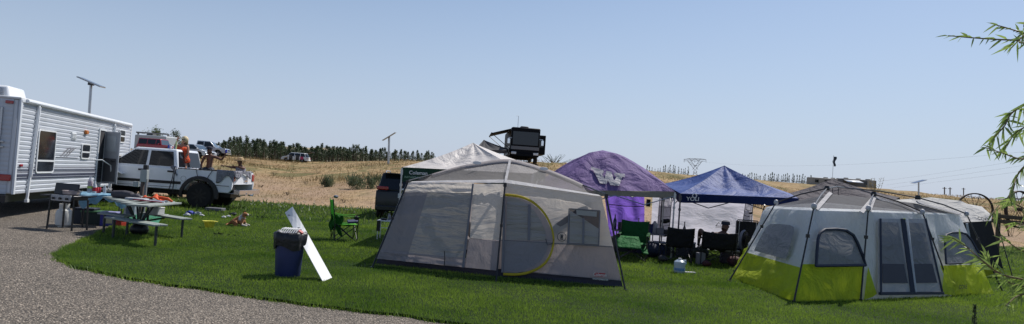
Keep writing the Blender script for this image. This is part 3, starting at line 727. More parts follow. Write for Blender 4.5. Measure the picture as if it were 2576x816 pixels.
# facets: (base i, base j, shoulder points)
dd = [p.y for p in Bs]
SH = {0: W(*K(262, 205), dd[0]+.45), 2: W(*K(478, 215), dd[2]+.55), 3: W(*K(757, 222), dd[3]+.5), 5: W(*K(1030, 232), dd[5]+.1), 6: W(*K(1240, 240), dd[6]+.35)}
Bk = [Bs[0]+V((.9, 2.3, 0)), Bs[6]+V((-.2, 2.4, 0)), Bs[3]+V((.6, 4.4, 0))]
Sk = [SH[0]+V((.5, 1.8, .0)), SH[6]+V((-.3, 1.6, .0)), SH[3]+V((.5, 3.2, .1))]
facets = [(Bs[0], Bs[2], SH[2], SH[0], 11), (Bs[2], Bs[3], SH[3], SH[2], 12), (Bs[3], Bs[5], SH[5], SH[3], 13), (Bs[5], Bs[6], SH[6], SH[5], 14),
          (Bs[6], Bk[1], Sk[1], SH[6], 15), (Bk[0], Bs[0], SH[0], Sk[0], 16), (Bk[2], Bk[0], Sk[0], Sk[2], 17), (Bk[1], Bk[2], Sk[2], Sk[1], 18)]
split = [.36, .40, .385, .37, .37, .36, .38, .38]
names = ['left front', 'second', 'door side', 'right front', 'right end', 'left end', 'rear left', 'rear right']
for i, (a, b, c, d, sd_) in enumerate(facets):
    s_ = split[i]; ml, mr_ = lerp(a, d, s_), lerp(b, c, s_)
    if i == 2:      # centre facet: lime only as wedges either side of the door
        mb = MB(T2); mb.patch(a, b, c, d, 16, 16, sag=.03, wr=.07, seed=sd_, freq=2); mb.build('wall', grey_c2, T2, ang=75)['label'] = 'pale grey wall around the double door'
        continue
    mb = MB(T2); mb.patch(a, b, mr_, ml, 14, 8, sag=.02, wr=.10, seed=sd_, freq=2); mb.build('wall', lime, T2, ang=75)['label'] = 'lime lower wall, %s facet' % names[i]
    mb = MB(T2); mb.patch(ml, mr_, c, d, 14, 10, sag=-.04 if i < 4 else 0, wr=.07, seed=sd_+30, freq=2); mb.build('wall', grey_c2, T2, ang=75)['label'] = 'pale grey upper wall, %s facet' % names[i]
def facet_pt(i, px, py, off=.06):
    a, b, c, d, _ = facets[i]; o = V((0, 0, CAMH)); D = fw + rt*((px-CW/2)/F_PX) + up*((CH/2-py)/F_PX)
    n2 = (b-a).cross(lerp(d, c, .5)-a).normalized()
    if n2.y > 0: n2 = -n2
    t = (a-o).dot(n2)/D.dot(n2); return o+D*t + n2*off
def fp(i, pts, off=.06): return [facet_pt(i, *K(*p), off) for p in pts]
def fpoly(name, m, i, pts, off=.06, par=None, lab=None):
    mb = MB(T2); mb.poly(fp(i, pts, off)); o = mb.build(name, m, par or T2, smooth=False)
    if lab: o['label'] = lab
    return o
w_ = fpoly('window', win_dark, 0, [(175, 440), (188, 412), (212, 362), (240, 315), (262, 300), (310, 300), (365, 306), (386, 316), (388, 335), (378, 385), (362, 440), (345, 487), (260, 464)], .10, None, 'dark shaded window in the left facet')
def arch(i, pts, off, lab, th=.02):
    w = fpoly('window', win_dark, i, pts, off, None, lab); q = fp(i, pts, off+.02); mb = MB(T2); mb.tube(q+[q[0]], th, 5); mb.build('window_trim', navy_tape, w); return w
arch(1, [(452, 508), (456, 440), (462, 370), (472, 338), (500, 318), (560, 316), (610, 322), (648, 346), (670, 385), (692, 440), (714, 504)], .09, 'arched window with a grey cover, second facet', .028)
arch(3, [(1138, 500), (1134, 440), (1132, 375), (1142, 348), (1170, 338), (1215, 336), (1246, 345), (1272, 375), (1300, 425), (1332, 482), (1330, 492)], .09, 'arched window in the right facet', .022)
DR = fpoly('double_door', fabric('door_grey', (.40, .42, .46), .35, .4, 2), 2, [(782, 655), (780, 560), (782, 262), (1030, 262), (1075, 420), (1118, 650)], .10, None, 'zipped double door')
for k_, pts in enumerate(([(800, 600), (796, 280), (885, 282), (938, 600)], [(970, 600), (920, 282), (1015, 285), (1090, 598)])):
    fpoly('door_screen', win_dark, 2, pts, .115, DR)
for pts in ([(800, 600), (798, 498), (912, 500), (932, 600)], [(968, 600), (955, 500), (1062, 498), (1088, 598)]): fpoly('door_lower_panel', mat('door_navy', (.055, .06, .085), .7, trans=.2), 2, pts, .12, DR)
for a, b, w2_ in (((904, 262), (957, 655), .085), ((786, 262), (788, 655), .035), ((1024, 262), (1112, 650), .035)):
    mb = MB(T2); q = fp(2, [a, b], .13); mb.bar(q[0], q[1], w2_, .012, OUTN); mb.build('zip_tape', navy_tape, DR)
mb = MB(T2); q = fp(2, [(926, 262), (972, 655)], .128); mb.bar(q[0], q[1], .05, .008, OUTN); mb.build('zip_tape', grey_c2, DR)
mb = MB(T2); q = fp(2, [(906, 262), (909, 272)], .14); mb.bar(q[0], q[1], .05, .01, OUTN); mb.build('zip_tag', mat('lime_tag', (.5, .6, .05), .5), DR)
mb = MB(T2); q = fp(2, [(783, 655), (1118, 652)], .12); mb.bar(q[0], q[1], .05, .05, (0, 0, 1)); mb.build('door_sill', navy_tape, DR)
fpoly('wedge_panel', lime, 2, [(712, 688), (735, 512), (760, 590), (781, 655), (760, 672)], .075, None, 'lime wedge left of the door')
fpoly('wedge_panel', lime, 2, [(1120, 655), (1132, 512), (1165, 585), (1196, 666)], .09, None, 'lime wedge right of the door')
# netted roof with pale seams
RA, RBh, RC = W(*K(555, 128), SH[3].y+1.0), W(*K(785, 150), SH[3].y+1.25), W(*K(1010, 178), SH[3].y+1.4)
ring = [Sk[0], SH[0], SH[2], SH[3], SH[5], SH[6], Sk[1], Sk[2]]
mid = [lerp(RA, Sk[0], .1), RA, RA, RBh, RC, RC, RC, RBh]
for lo, hi, m_, nm in ((0, .14, grey_c2, 'eave_band'), (.14, 1, net2, 'screen_roof')):
    mb = MB(T2)
    for i in range(8):
        j = (i+1) % 8
        mb.patch(lerp(ring[i], mid[i], lo), lerp(ring[j], mid[j], lo), lerp(ring[j], mid[j], hi), lerp(ring[i], mid[i], hi), 8, 3, sag=.0)
    mb.build(nm, m_, T2, ang=80)
for a, b in ((SH[2], RA), (SH[3], RBh), (SH[5], RBh), (SH[2]+V((.9, .2, 0)), RBh), (SH[6], RC)):
    mb = MB(T2); mb.bar(a+V((0, -.02, .025)), b+V((0, -.02, .03)), .075, .012, (0, -1, 1)); mb.build('roof_seam', trim_white, T2)
# black exterior frame
H = [W(*K(270, 172), SH[0].y-.1), W(*K(470, 192), SH[2].y-.12), W(*K(757, 203), SH[3].y-.12), W(*K(1042, 222), SH[5].y-.12), W(*K(1275, 232), SH[6].y-.12)]
PA, PB, PC = W(*K(538, 98), RA.y), W(*K(785, 128), RBh.y), W(*K(1018, 147), RC.y)
mb = MB(T2)
for a, b in ((H[0], PA), (H[1], PA), (H[2], PB), (H[3], PB), (H[4], PC), (PA, PB+V((0, 1.2, .12))), (PB+V((0, 1.2, .12)), PC), (PB, PB+V((0, 1.2, .12)))):
    mb.tube([a, lerp(a, b, .5)+V((0, 0, .03)), b], .014, 6)
for a in (PA, PB, PC): mb.lathe(a-V((0, 0, .04)), [(.05, 0), (.06, .04), (.04, .09)], 10)
for k_ in (.3, .62): q = lerp(PA, PB+V((0, 1.2, .12)), k_); mb.tube([q, q-V((0, 0, .2))], .008, 4)
mb.build('roof_frame', black_metal, T2)
for q in H: mb = MB(T2); mb.ball(q, .05, 10, 7, (1, 1, 1.2)); mb.build('hub', mat('hub_grey', (.45, .45, .47), .5), T2)
feet = [g2(20, 590), Bs[2]+V((0, -.04, 0)), Bs[3]+V((-.0, -.04, 0)), Bs[5]+V((0, -.05, 0)), g2(1466, 642)]
for a, b in zip(H, feet):
    mb = MB(T2); mb.tube([a, lerp(a, b, .5), b], [.013, .015, .017], 7); mb.box(lerp(a, b, .32), (.05, .05, .06)); mb.lathe(b-V((0, 0, .0)), [(.03, 0), (.03, .03)], 8); mb.build('leg', black_metal, T2)
for q in Sk[:2]:
    mb = MB(T2); mb.tube([q+V((0, .1, .05)), V((q.x, q.y+.9, LZ))], .015, 6); mb.build('leg', black_metal, T2)
ul = (facets[3][1]-facets[3][0]).normalized()
text('CORE', 'tent_lettering', ink, facet_pt(3, *K(1232, 622), .09), ul, (0, 0, 1), .085, T2, xs=1.1)

# white-topped tent further right, black screened front
dt = S(17.3)
T3b = [V((W(2400, 640, dt).x, dt, LZ)), V((W(2533, 640, dt).x, dt, LZ)), V((W(2500, 640, dt+3).x, dt+3.2, LZ)), V((W(2280, 640, dt+3).x, dt+3, LZ))]
T3 = thing('cabin_tent', 'white roofed tent with a black screened wall behind the lime green tent', 'tent', (T3b[0].x, dt+1, LZ))
rp = {n_: W(x_, y_, d_) for n_, (x_, y_, d_) in dict(a=(2252, 503, dt+2.0), b=(2343, 497, dt+2.2), c=(2418, 506, dt+1.3), d=(2496, 543, dt+.2), e=(2493, 556, dt), f=(2419, 560, dt), g=(2330, 548, dt+.1), h=(2262, 525, dt+.6), i=(2470, 520, dt+3)).items()}
mb = MB(T3)
mb.patch(rp['h'], rp['g'], rp['b'], rp['a'], 8, 6, sag=-.05, wr=.05); mb.patch(rp['g'], rp['f'], rp['c'], rp['b'], 8, 6, sag=-.05, wr=.08, seed=2); mb.patch(rp['f'], rp['e'], rp['d'], rp['c'], 8, 6, wr=.06, seed=3)
mb.patch(rp['d'], rp['i'], rp['b'], rp['c'], 6, 6)
wr_ = mb.build('roof', fabric('white_fly', (.66, .65, .63), .35, .9, 2.0), T3, ang=60)
text('CORE', 'roof_lettering', ink, W(2474, 552, dt-.1), (1, 0, -.1), (0, .4, 1), .09, T3)
mb = MB(T3); A_, B_ = T3b[0], T3b[1]; mb.patch(lerp(A_, rp['f'], .17), lerp(B_, rp['e'], .17), rp['e'], rp['f'], 10, 8, wr=.04); mb.build('wall', mat('black_screen', (.018, .018, .022), .8, alpha=.93), T3)['label'] = 'black screened front wall'
mb = MB(T3); mb.patch(A_, B_, lerp(B_, rp['e'], .17), lerp(A_, rp['f'], .17), 8, 3, wr=.04); mb.build('wall', lime, T3)['label'] = 'lime strip at the foot'
mb = MB(T3); mb.patch(T3b[3], A_, rp['f'], rp['h'], 8, 6); mb.patch(B_, T3b[2], rp['i'], rp['e'], 6, 6); mb.patch(T3b[2], T3b[3], rp['a'], rp['i'], 6, 6); mb.build('wall', mat('dark_wall', (.05, .05, .06), .8, trans=.2), T3)['label'] = 'dark end and rear walls'
mb = MB(T3); mb.bar(W(2432, 562, dt-.03), W(2441, 612, dt-.03), .06, .01, OUTN); mb.build('wall_strap', grey_c2, T3)
for a, b in ((W(2506, 553, dt-.05), G(2549, 703, LZ)), (W(2500, 548, dt+.1), W(2520, 600, dt+2.8))):
    mb = MB(T3); mb.tube([a, b], .014, 6); mb.build('leg', black_metal, T3)
def hit(px, py, a=28.0, b=400.0):
    """where the sight line through a picture position meets the field"""
    d = a
    while d < b:
        p = W(px, py, d)
        if p.z <= hz(p.x, p.y): return V((p.x, p.y, hz(p.x, p.y)))
        d += .5
    p = W(px, py, b); return V((p.x, p.y, hz(p.x, p.y)))
def plane_map(root_loc, rotz, nrm_axis, off):
    """returns f(px,py) -> local point on a plane of a placed thing (local axis nrm_axis at off)"""
    M = Matrix.Rotation(-rotz, 3, 'Z')
    o = M @ (V((0, 0, CAMH)) - V(root_loc))
    def f(px, py, extra=0.0):
        D = M @ (fw + rt*((px-CW/2)/F_PX) + up*((CH/2-py)/F_PX))
        t = (off - o[nrm_axis])/D[nrm_axis]; p = o + D*t; p[nrm_axis] += extra; return p
    return f
class LB(MB):
    def __init__(s): super().__init__(None)
# ================================================================== travel trailer
n0, f0 = W(28, 506, 15.8), W(316, 485, 25.2)
ex_ = V((f0.x-n0.x, f0.y-n0.y, 0)); TL = ex_.length; trz = math.atan2(ex_.y, ex_.x)
z0, z1 = .60, W(54, 250, 15.8).z
TR = thing('travel_trailer', 'white ribbed travel trailer with its side door standing open', 'trailer', (n0.x, n0.y, 0), trz)
sd_ = plane_map((n0.x, n0.y, 0), trz, 1, 0.0)       # side wall plane y=0, body towards +y
en_ = plane_map((n0.x, n0.y, 0), trz, 0, 0.0)
tw = 2.45
shell = mat('trailer_white', (.52, .55, .60), .42, var=.16, coat=.15, vscale=1.2)
shell2 = mat('trailer_corner', (.62, .65, .69), .4, var=.05)
mb = LB(); mb.box((TL/2, tw/2+.01, (z0+z1)/2), (TL-.02, tw-.04, z1-z0-.02)); mb.build('body', shell2, TR, bevel=.03)
# ribbed siding
mb = LB(); nr_ = 21; prof = []
for i in range(nr_):
    a = z0+(z1-z0)*i/nr_; h_ = (z1-z0)/nr_
    prof += [(a, 0), (a+h_*.15, -.018), (a+h_*.7, -.026), (a+h_*.92, 0)]
prof.append((z1, 0))
mb.grid(lambda u, v: V((u*TL, prof[round(v*(len(prof)-1))][1]-.002, prof[round(v*(len(prof)-1))][0])), 6, len(prof)-1); mb.build('siding', shell, TR, ang=20)
mb = LB(); mb.grid(lambda u, v: V((-.002-abs(prof[round(v*(len(prof)-1))][1])*.25, .12+u*(tw-.24), prof[round(v*(len(prof)-1))][0])), 2, len(prof)-1); mb.build('end_wall', shell, TR, ang=20)
mb = LB(); mb.box((TL/2, tw/2, z1+.02), (TL+.06, tw+.06, .06)); mb.build('roof', mat('trailer_roof', (.6, .61, .62), .6), TR, bevel=.02)
mb = LB()
mb.box((0.03, -.012, (z0+z1)/2), (.10, .05, z1-z0)); mb.box((TL-.03, -.012, (z0+z1)/2), (.09, .05, z1-z0)); mb.box((TL/2, -.02, z1-.03), (TL, .05, .07))
mb.build('corner_trim', shell2, TR, bevel=.008)
mb = LB(); mb.tube([(0.2, -.07, z1-.02), (TL-.3, -.07, z1-.02)], .045, 10); mb.build('awning_roll', white_paint, TR)
for (a, b) in (((92, 264), (60, 505)), ((284, 312), (272, 480))):
    p, q = sd_(*a, -.06), sd_(*b, -.06); mb = LB(); mb.bar(p, q, .07, .05, (0, 1, 0)); mb.bar(lerp(p, q, .02)+V((0, -.03, 0)), lerp(p, q, .75)+V((0, -.03, 0)), .04, .03, (0, 1, 0)); mb.box(q, (.12, .07, .08)); mb.build('awning_arm', white_paint, TR, bevel=.006)
stripe = mat('stripe_navy', (.05, .055, .09), .4); grey_st = mat('stripe_grey', (.25, .25, .29), .4)
za, zb = sd_(60, 446).z, sd_(60, 428).z
for k_, (zz, hh, m_) in enumerate(((za-.02, .035, stripe), (za+.05, .05, stripe), (za+.13, .02, grey_st), (za+.18, .025, stripe), (za+.245, .015, grey_st))):
    mb = LB(); mb.box((TL/2, -.029, zz), (TL-.2, .012, hh)); mb.build('stripe', m_, TR)
winglass = dark_glass
def rwin(x0, x1, z_0, z_1, y=-.03, name='window', bars=(), par=None, r=.06):
    par = par or TR
    def rr(x0, x1, z0, z1, r):
        out = []
        for cx, cz, a0 in ((x1-r, z1-r, 0), (x0+r, z1-r, 90), (x0+r, z0+r, 180), (x1-r, z0+r, 270)):
            for k_ in range(5): a = R(a0+k_*22.5); out.append((cx+r*math.cos(a), cz+r*math.sin(a)))
        return out
    o_ = rr(x0-.04, x1+.04, z_0-.04, z_1+.04, r+.04); i_ = rr(x0, x1, z_0, z_1, r); N = len(o_)
    g = LB(); g.poly([(x_, y-.008, z_) for x_, z_ in i_]); w = g.build(name, winglass, par, smooth=False)
    f = LB(); vs = [(x_, y, z_) for x_, z_ in o_]+[(x_, y-.022, z_) for x_, z_ in o_]+[(x_, y-.022, z_) for x_, z_ in i_]+[(x_, y-.008, z_) for x_, z_ in i_]
    f.add(vs, [(k_*N+i, k_*N+(i+1) % N, (k_+1)*N+(i+1) % N, (k_+1)*N+i) for k_ in range(3) for i in range(N)])
    for bz in bars: f.box(((x0+x1)/2, y-.012, bz), (x1-x0, .014, .045))
    f.build('window_frame', white_paint, w); return w
def pw_(a, b): p, q = sd_(*a), sd_(*b); return min(p.x, q.x), max(p.x, q.x), min(p.z, q.z), max(p.z, q.z)
for a, b, c in (((86, 432), (137, 334), .27), ((201, 397), (223, 366), .45), ((296, 356), (312, 330), .5), ((291, 432), (316, 393), .5)):
    x0, x1, zz0, zz1 = pw_(a, b); w = rwin(x0, x1, zz0, zz1, bars=[zz0+(zz1-zz0)*c])
x0, x1, zz0, zz1 = pw_((237, 459), (262, 330)); zz0 = max(zz0, .75); zz1 = min(zz1, z1-.16)
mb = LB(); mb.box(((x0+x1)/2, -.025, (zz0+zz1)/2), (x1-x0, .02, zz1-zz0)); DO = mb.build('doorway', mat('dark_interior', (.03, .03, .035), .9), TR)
mb = LB()
for bx_ in ((x0-.03, .06), (x1+.03, .06)): mb.box((bx_[0], -.035, (zz0+zz1)/2), (bx_[1], .04, zz1-zz0+.12))
mb.box(((x0+x1)/2, -.035, zz1+.03), (x1-x0, .04, .06)); mb.build('door_frame', white_paint, DO)
# open door leaf hinged on the far jamb, swung outwards
hx = x1+.03; q = plane_map((n0.x, n0.y, 0), trz, 0, hx)
dl = .62; aD = R(122)
dv = V((math.cos(aD)*1, -math.sin(aD), 0))
mb = LB(); c0 = V((hx, -.04, (zz0+zz1)/2-.02)) + dv*dl/2; Md = Matrix.Rotation(-aD, 3, 'Z')
mb.box(c0, (dl, .045, zz1-zz0+.02), Md); DL = mb.build('door', mat('door_grey_plastic', (.34, .36, .40), .5), TR, bevel=.01); DL['label'] = 'open side door'
nd = Md @ V((0, -1, 0)); 
if nd.x > 0: nd = -nd
mb = LB(); mb.box(c0+nd*.03+V((0, 0, .45)), (dl*.62, .02, .5), Md); mb.build('window', mat('door_pane', (.42, .46, .50), .25), DL)
mb = LB(); mb.box(c0+nd*.03+V((0, 0, -.4)), (dl*.8, .015, .75), Md); mb.build('screen', mat('door_screen', (.10, .10, .11), .6), DL)
mb = LB(); mb.tube([c0+nd*.05+dv*.1+V((0, 0, -.1)), c0+nd*.09+dv*.1+V((0, 0, -.1)), c0+nd*.09+dv*.25+V((0, 0, -.12))], .015, 6); mb.build('handle', black_plastic, DL)
mb = LB(); a, b = sd_(238, 403), sd_(238, 432); mb.tube([a+V((0, -.03, 0)), a+V((.1, -.18, .02)), a+V((.45, -.35, -.15)), b+V((.5, -.35, -.2)), b+V((.3, -.30, -.75))], .018, 6); mb.build('grab_rail', white_paint, TR)
for k_ in (0, 1): mb = LB(); mb.box(((x0+x1)/2, -.25-.2*k_, .56-.22*k_), (.62, .24, .03)); mb.build('step', mat('grey_step', (.3, .3, .31), .6), TR)
a, b, c, d = pw_((177, 349), (188, 336)); mb = LB(); 
for k_ in range(4): mb.box(((a+b)/2, -.045, c+(d-c)*(k_+.5)/4), (b-a, .03, (d-c)/4*.6), (.4, 0, 0))
mb.box(((a+b)/2, -.03, (c+d)/2), (b-a+.05, .02, d-c+.05)); mb.build('vent', white_paint, TR)
p = sd_(213, 333); mb = LB(); mb.box((p.x, -.05, p.z), (.22, .08, .12)); mb.build('porch_light', amber, TR, bevel=.02)
for a in ((48, 416),): p = sd_(*a); mb = LB(); mb.box((max(p.x, .12), -.045, p.z), (.14, .03, .06)); mb.build('side_marker', red_lens, TR, bevel=.01)
# swoosh mark
p, q = sd_(150, 392), sd_(192, 381); mb = LB()
for k_ in (0, .25, .45): mb.add([(p.x+k_, -.034, p.z), (p.x+k_+.45, -.034, p.z+.22), (p.x+k_+.75, -.034, p.z+.26), (p.x+k_+.5, -.034, p.z+.18), (p.x+k_+.06, -.034, p.z-.01)], [(0, 1, 2, 3, 4)])
mb.box((p.x+.5, -.034, p.z-.04), (1.7, .004, .02)); mb.build('side_mark', mat('mark_grey', (.18, .18, .2), .5), TR, smooth=False)
a, b, c, d = pw_((278, 482), (312, 445))
mb = LB(); mb.box(((a+b)/2, -.03, z0+.22), (b-a, .02, .42)); mb.build('hatch_opening', black_plastic, TR)
mb = LB(); mb.box(((a+b)/2, -.16, z0+.52), (b-a, .32, .03), (.5, 0, 0)); mb.build('hatch_door', shell2, TR)
# rear end: recessed slide room seen in a dark opening, tail light, bumper
e0 = en_(33, 425); e1 = en_(0, 272)
zt, zb_ = z1-.22, e0.z
mb = LB(); mb.box((-.012, (.36+2.1)/2, (zt+zb_)/2), (.02, 1.74, zt-zb_)); SL = mb.build('slide_opening', black_plastic, TR)
mb = LB(); mb.box((-.03, .72+.7, (zt+zb_)/2-.0), (.05, 1.4, zt-zb_-.22)); mb.build('slide_room', shell2, SL, bevel=.02)
for zz in (.62, .36): mb = LB(); mb.box((-.06, .98, zb_+(zt-zb_)*zz), (.012, .34, (zt-zb_)*.19)); mb.build('slide_window', winglass, SL)
mb = LB(); mb.box((-.03, .34, (zt+zb_)/2), (.05, .05, zt-zb_)); mb.box((-.04, .32, zb_+.5), (.05, .16, .03)); mb.box((-.04, .32, zb_+.62), (.05, .16, .03)); mb.build('slide_hinge', steel, SL)
p = en_(41, 255); mb = LB(); mb.box((-.03, max(p.y, .2), z1-.09), (.04, .16, .07)); mb.build('top_marker', red_lens, TR, bevel=.01)
p = en_(13, 447); mb = LB(); mb.box((-.03, p.y+.1, p.z), (.05, .45, .15)); mb.build('tail_light', red_lens, TR, bevel=.02)
mb = LB(); mb.box((TL/2, tw/2, z0-.1), (TL-.1, tw-.3, .2)); mb.box((-.12, tw/2, z0-.1), (.15, tw-.1, .16)); mb.build('chassis', black_metal, TR)
for s_ in (0, 1):
    for xx in (TL*.52, TL*.62):
        mb = LB(); mb.lathe((xx, .16+s_*(tw-.32), .35), [(.2, -.11), (.34, -.11), (.35, -.07), (.35, .07), (.34, .11), (.2, .11)], 24, 'y'); WH = mb.build('wheel', rubber, TR)
        mb = LB(); mb.lathe((xx, .16+s_*(tw-.32), .35), [(.05, -.115), (.19, -.112), (.2, -.10), (.2, .11), (.05, .112)], 18, 'y'); mb.build('rim', steel, WH)
# roof unit
p = W(60, 240, 17.2); mb = LB(); mb.box((1.6, tw/2-.1, z1+.21), (1.1, 1.0, .34), None, (.86, .86)); AC = mb.build('roof_air_conditioner', white_paint, TR, bevel=.05)
mb = LB(); 
for k_ in range(6): mb.box((1.03, tw/2-.1, z1+.12+.035*k_), (.03, .75, .014), (0, .3, 0))
mb.build('grille', steel, AC)
mb = LB(); mb.tube([(TL*.72, 1.2, z1), (TL*.72, 1.2, z1+.06)], .2, 12); mb.build('roof_vent', white_paint, TR)

# ================================================================== cars
def arc_pts(cx, cz, r, a0, a1, n=10): return [(cx+r*math.cos(R(a0+(a1-a0)*i/n)), cz+r*math.sin(R(a0+(a1-a0)*i/n))) for i in range(n+1)]
def wheel(root, x, y, r, w=.24, rim=steel, spokes=5, side=1):
    mb = LB(); mb.lathe((x, y, r), [(r*.62, -w/2), (r*.9, -w/2), (r, -w*.34), (r, w*.34), (r*.9, w/2), (r*.62, w/2)], 28, 'y'); T = mb.build('wheel', rubber, root)
    mb = LB(); yo = y+side*w*.42; mb.lathe((x, yo-side*.03, r), [(.001, -.015), (r*.62, -.02), (r*.62, .02), (.001, .015)], 20, 'y')
    R_ = mb.build('rim', black_metal, T)
    mb = LB()
    for k_ in range(spokes*1):
        a = 2*PI*k_/spokes+.3; mb.bar((x+.05*math.cos(a), yo+side*.012, r+.05*math.sin(a)), (x+r*.58*math.cos(a), yo+side*.012, r+r*.58*math.sin(a)), r*.13, .03, (0, 1, 0))
    mb.lathe((x, yo+side*.01, r), [(r*.13, -.025), (r*.14, .0), (r*.10, .025)], 10, 'y'); mb.tube([(x+r*.6*math.cos(a), yo, r+r*.6*math.sin(a)) for a in np.linspace(0, 2*PI, 21)], .016, 5)
    mb.build('spokes', rim, T); return T
def car(name, label, cat, loc, rotz, paint, L=4.7, Wd=1.85, zb=.28, belt=.95, hood=.92, roof=1.65, gx=(.15, .55, 3.0, 3.8), wr=.34, wx=(.85, 3.75), bed=None, detail=True, group=None, hatch=False, pitch=0, pillars=(1.25, 2.3)):
    """x=0 rear bumper, x=L nose; y=+-Wd/2"""
    t = thing(name, label, cat, loc, rotz, group); h = Wd/2; ra = wr*1.22
    prof = [(0.02, zb+.12), (.0, belt*.7), (.06, belt), (gx[3], belt), (L-.25, hood-.06), (L-.04, hood-.22), (L, zb+.2), (L-.08, zb)]
    prof += arc_pts(wx[1], wr+.02, ra, -10, 190, 10)[0:] if False else [(p_[0], max(p_[1], zb)) for p_ in arc_pts(wx[1], wr, ra, 0, 180, 10)]
    prof += [(p_[0], max(p_[1], zb)) for p_ in arc_pts(wx[0], wr, ra, 0, 180, 10)] + [(.12, zb)]
    prof = prof[::-1]
    if bed:   # open cargo bed from x=.05 to bed
        b0 = bed
        full = [p_ for p_ in prof]
        sidep = [(x_, z_) for x_, z_ in prof if x_ <= b0] 
        sidep = [p_ for p_ in prof if p_[0] <= b0+.001]
        low = [(.12, zb)] + [(p_[0], max(p_[1], zb)) for p_ in arc_pts(wx[0], wr, ra, 180, 0, 10)] + [(b0, zb), (b0, belt), (.06, belt), (0, belt*.7), (.02, zb+.12)]
        for s_ in (-1, 1): mb = LB(); mb.prism(low, s_*h, s_*(h-.09)); mb.build('bed_side', paint, t, bevel=.015)['label'] = 'bed side panel'
        mb = LB(); mb.box((b0/2, 0, zb+.36), (b0-.1, Wd-.2, .05)); mb.box((b0-.03, 0, (zb+.4+belt)/2), (.05, Wd-.2, belt-zb-.4)); mb.build('bed_floor', black_plastic, t)
        mb = LB(); mb.box((.04, 0, (zb+.3+belt)/2), (.06, Wd-.2, belt-zb-.3)); mb.build('tailgate', paint, t, bevel=.012)
        mb = LB()
        for s_ in (-1, 1): mb.box((b0/2+.03, s_*(h-.045), belt+.012), (b0-.06, .11, .025))
        mb.build('bed_rail', black_plastic, t)
        hi = [(b0, zb)] + [(b0, belt), (gx[3], belt), (L-.25, hood-.06), (L-.04, hood-.25), (L, zb+.2), (L-.08, zb)] + [(p_[0], max(p_[1], zb)) for p_ in arc_pts(wx[1], wr, ra, 0, 180, 10)]
        mb = LB(); mb.prism(hi[::-1], -h, h); mb.build('body', paint, t, bevel=.025)
    else:
        mb = LB(); mb.prism(prof, -h, h); mb.build('body', paint, t, bevel=.05)
    # greenhouse
    th = .14; a, b, c, d = gx; mb = LB()
    hb, ht = h-.04, h-.04-th
    vs = [(a, -hb, belt-.01), (d, -hb, belt-.01), (d, hb, belt-.01), (a, hb, belt-.01), (b, -ht, roof), (c, -ht, roof), (c, ht, roof), (b, ht, roof)]
    mb.add(vs, [(3, 2, 1, 0), (4, 5, 6, 7), (0, 1, 5, 4), (1, 2, 6, 5), (2, 3, 7, 6), (3, 0, 4, 7)]); mb.build('cabin', paint, t, bevel=.05)
    def gpt(x, f, s_):   # side point: x at height fraction f
        y = s_*(hb-th*f+.008); return (x, y, belt+(roof-belt)*f)
    xs_ = [None]+list(pillars)+[None]
    lo_, hi_ = .08, .86
    for s_ in (-1, 1):
        for i in range(len(xs_)-1):
            x0l = a+(b-a)*lo_+.12 if xs_[i] is None else xs_[i]+.05; x0h = a+(b-a)*hi_+.12 if xs_[i] is None else xs_[i]+.05
            x1l = d+(c-d)*lo_-.10 if xs_[i+1] is None else xs_[i+1]-.05; x1h = d+(c-d)*hi_-.10 if xs_[i+1] is None else xs_[i+1]-.05
            if x1l-x0l < .15: continue
            x1h = max(x1h, x0h+.05)
            mb = LB(); P_ = [gpt(x0l, lo_, s_), gpt(x1l, lo_, s_), gpt(x1h, hi_, s_), gpt(x0h, hi_, s_)]; mb.poly(P_ if s_ < 0 else P_[::-1]); mb.build('side_window', dark_glass, t, smooth=False)
    if detail:
        for (xa, xb, nm, m_, sg) in ((d, c, 'windscreen', mat('windscreen', (.05, .08, .11), .05, coat=.6), .012), (a, b, 'rear_window', dark_glass, -.012)):
            mb = LB(); P_ = []
            for f, sy in ((.08, -1), (.08, 1), (.88, 1), (.88, -1)):
                P_.append((xa+(xb-xa)*f+sg, sy*(hb-th*f-.1), belt+(roof-belt)*f))
            mb.poly(P_); mb.build(nm, m_, t, smooth=False)
        for s_ in (-1, 1):
            mb = LB(); mb.box((L-.06, s_*(h-.24), hood-.27), (.12, .32, .15)); mb.build('headlight', mat('headlight_glass', (.6, .62, .65), .1, coat=.5), t, bevel=.03)
            mb = LB(); mb.box((.03, s_*(h-.13), belt-.2), (.09, .22, .26)); mb.build('tail_light', red_lens, t, bevel=.02)
            mb = LB(); mb.box((d-.25, s_*(h+.08), belt+.1), (.1, .18, .14)); mb.build('side_mirror', paint, t, bevel=.02)
        mb = LB(); mb.box((L-.01, 0, hood-.3), (.05, Wd*.5, .2)); mb.build('grille', black_plastic, t)
        for bx_ in ((L-.02,) if zb > .6 else (L-.02, 0)): mb = LB(); mb.box((bx_, 0, zb+.12), (.14, Wd-.08, .2)); mb.build('bumper', paint if not bed else chrome, t, bevel=.04)
    for x_ in wx:
        for s_ in (-1, 1): wheel(t, x_, s_*(h-.13), wr, .30 if name == 'pickup_truck' and zb > .6 else .22, black_metal if zb > .6 else steel, 8 if zb > .6 else 5, s_)
    return t
silver = mat('silver_paint', (.42, .45, .48), .3, .5, var=.04, coat=.5)
def carpaint(n_, c): return mat(n_, c, .3, .2, var=.04, coat=.7)
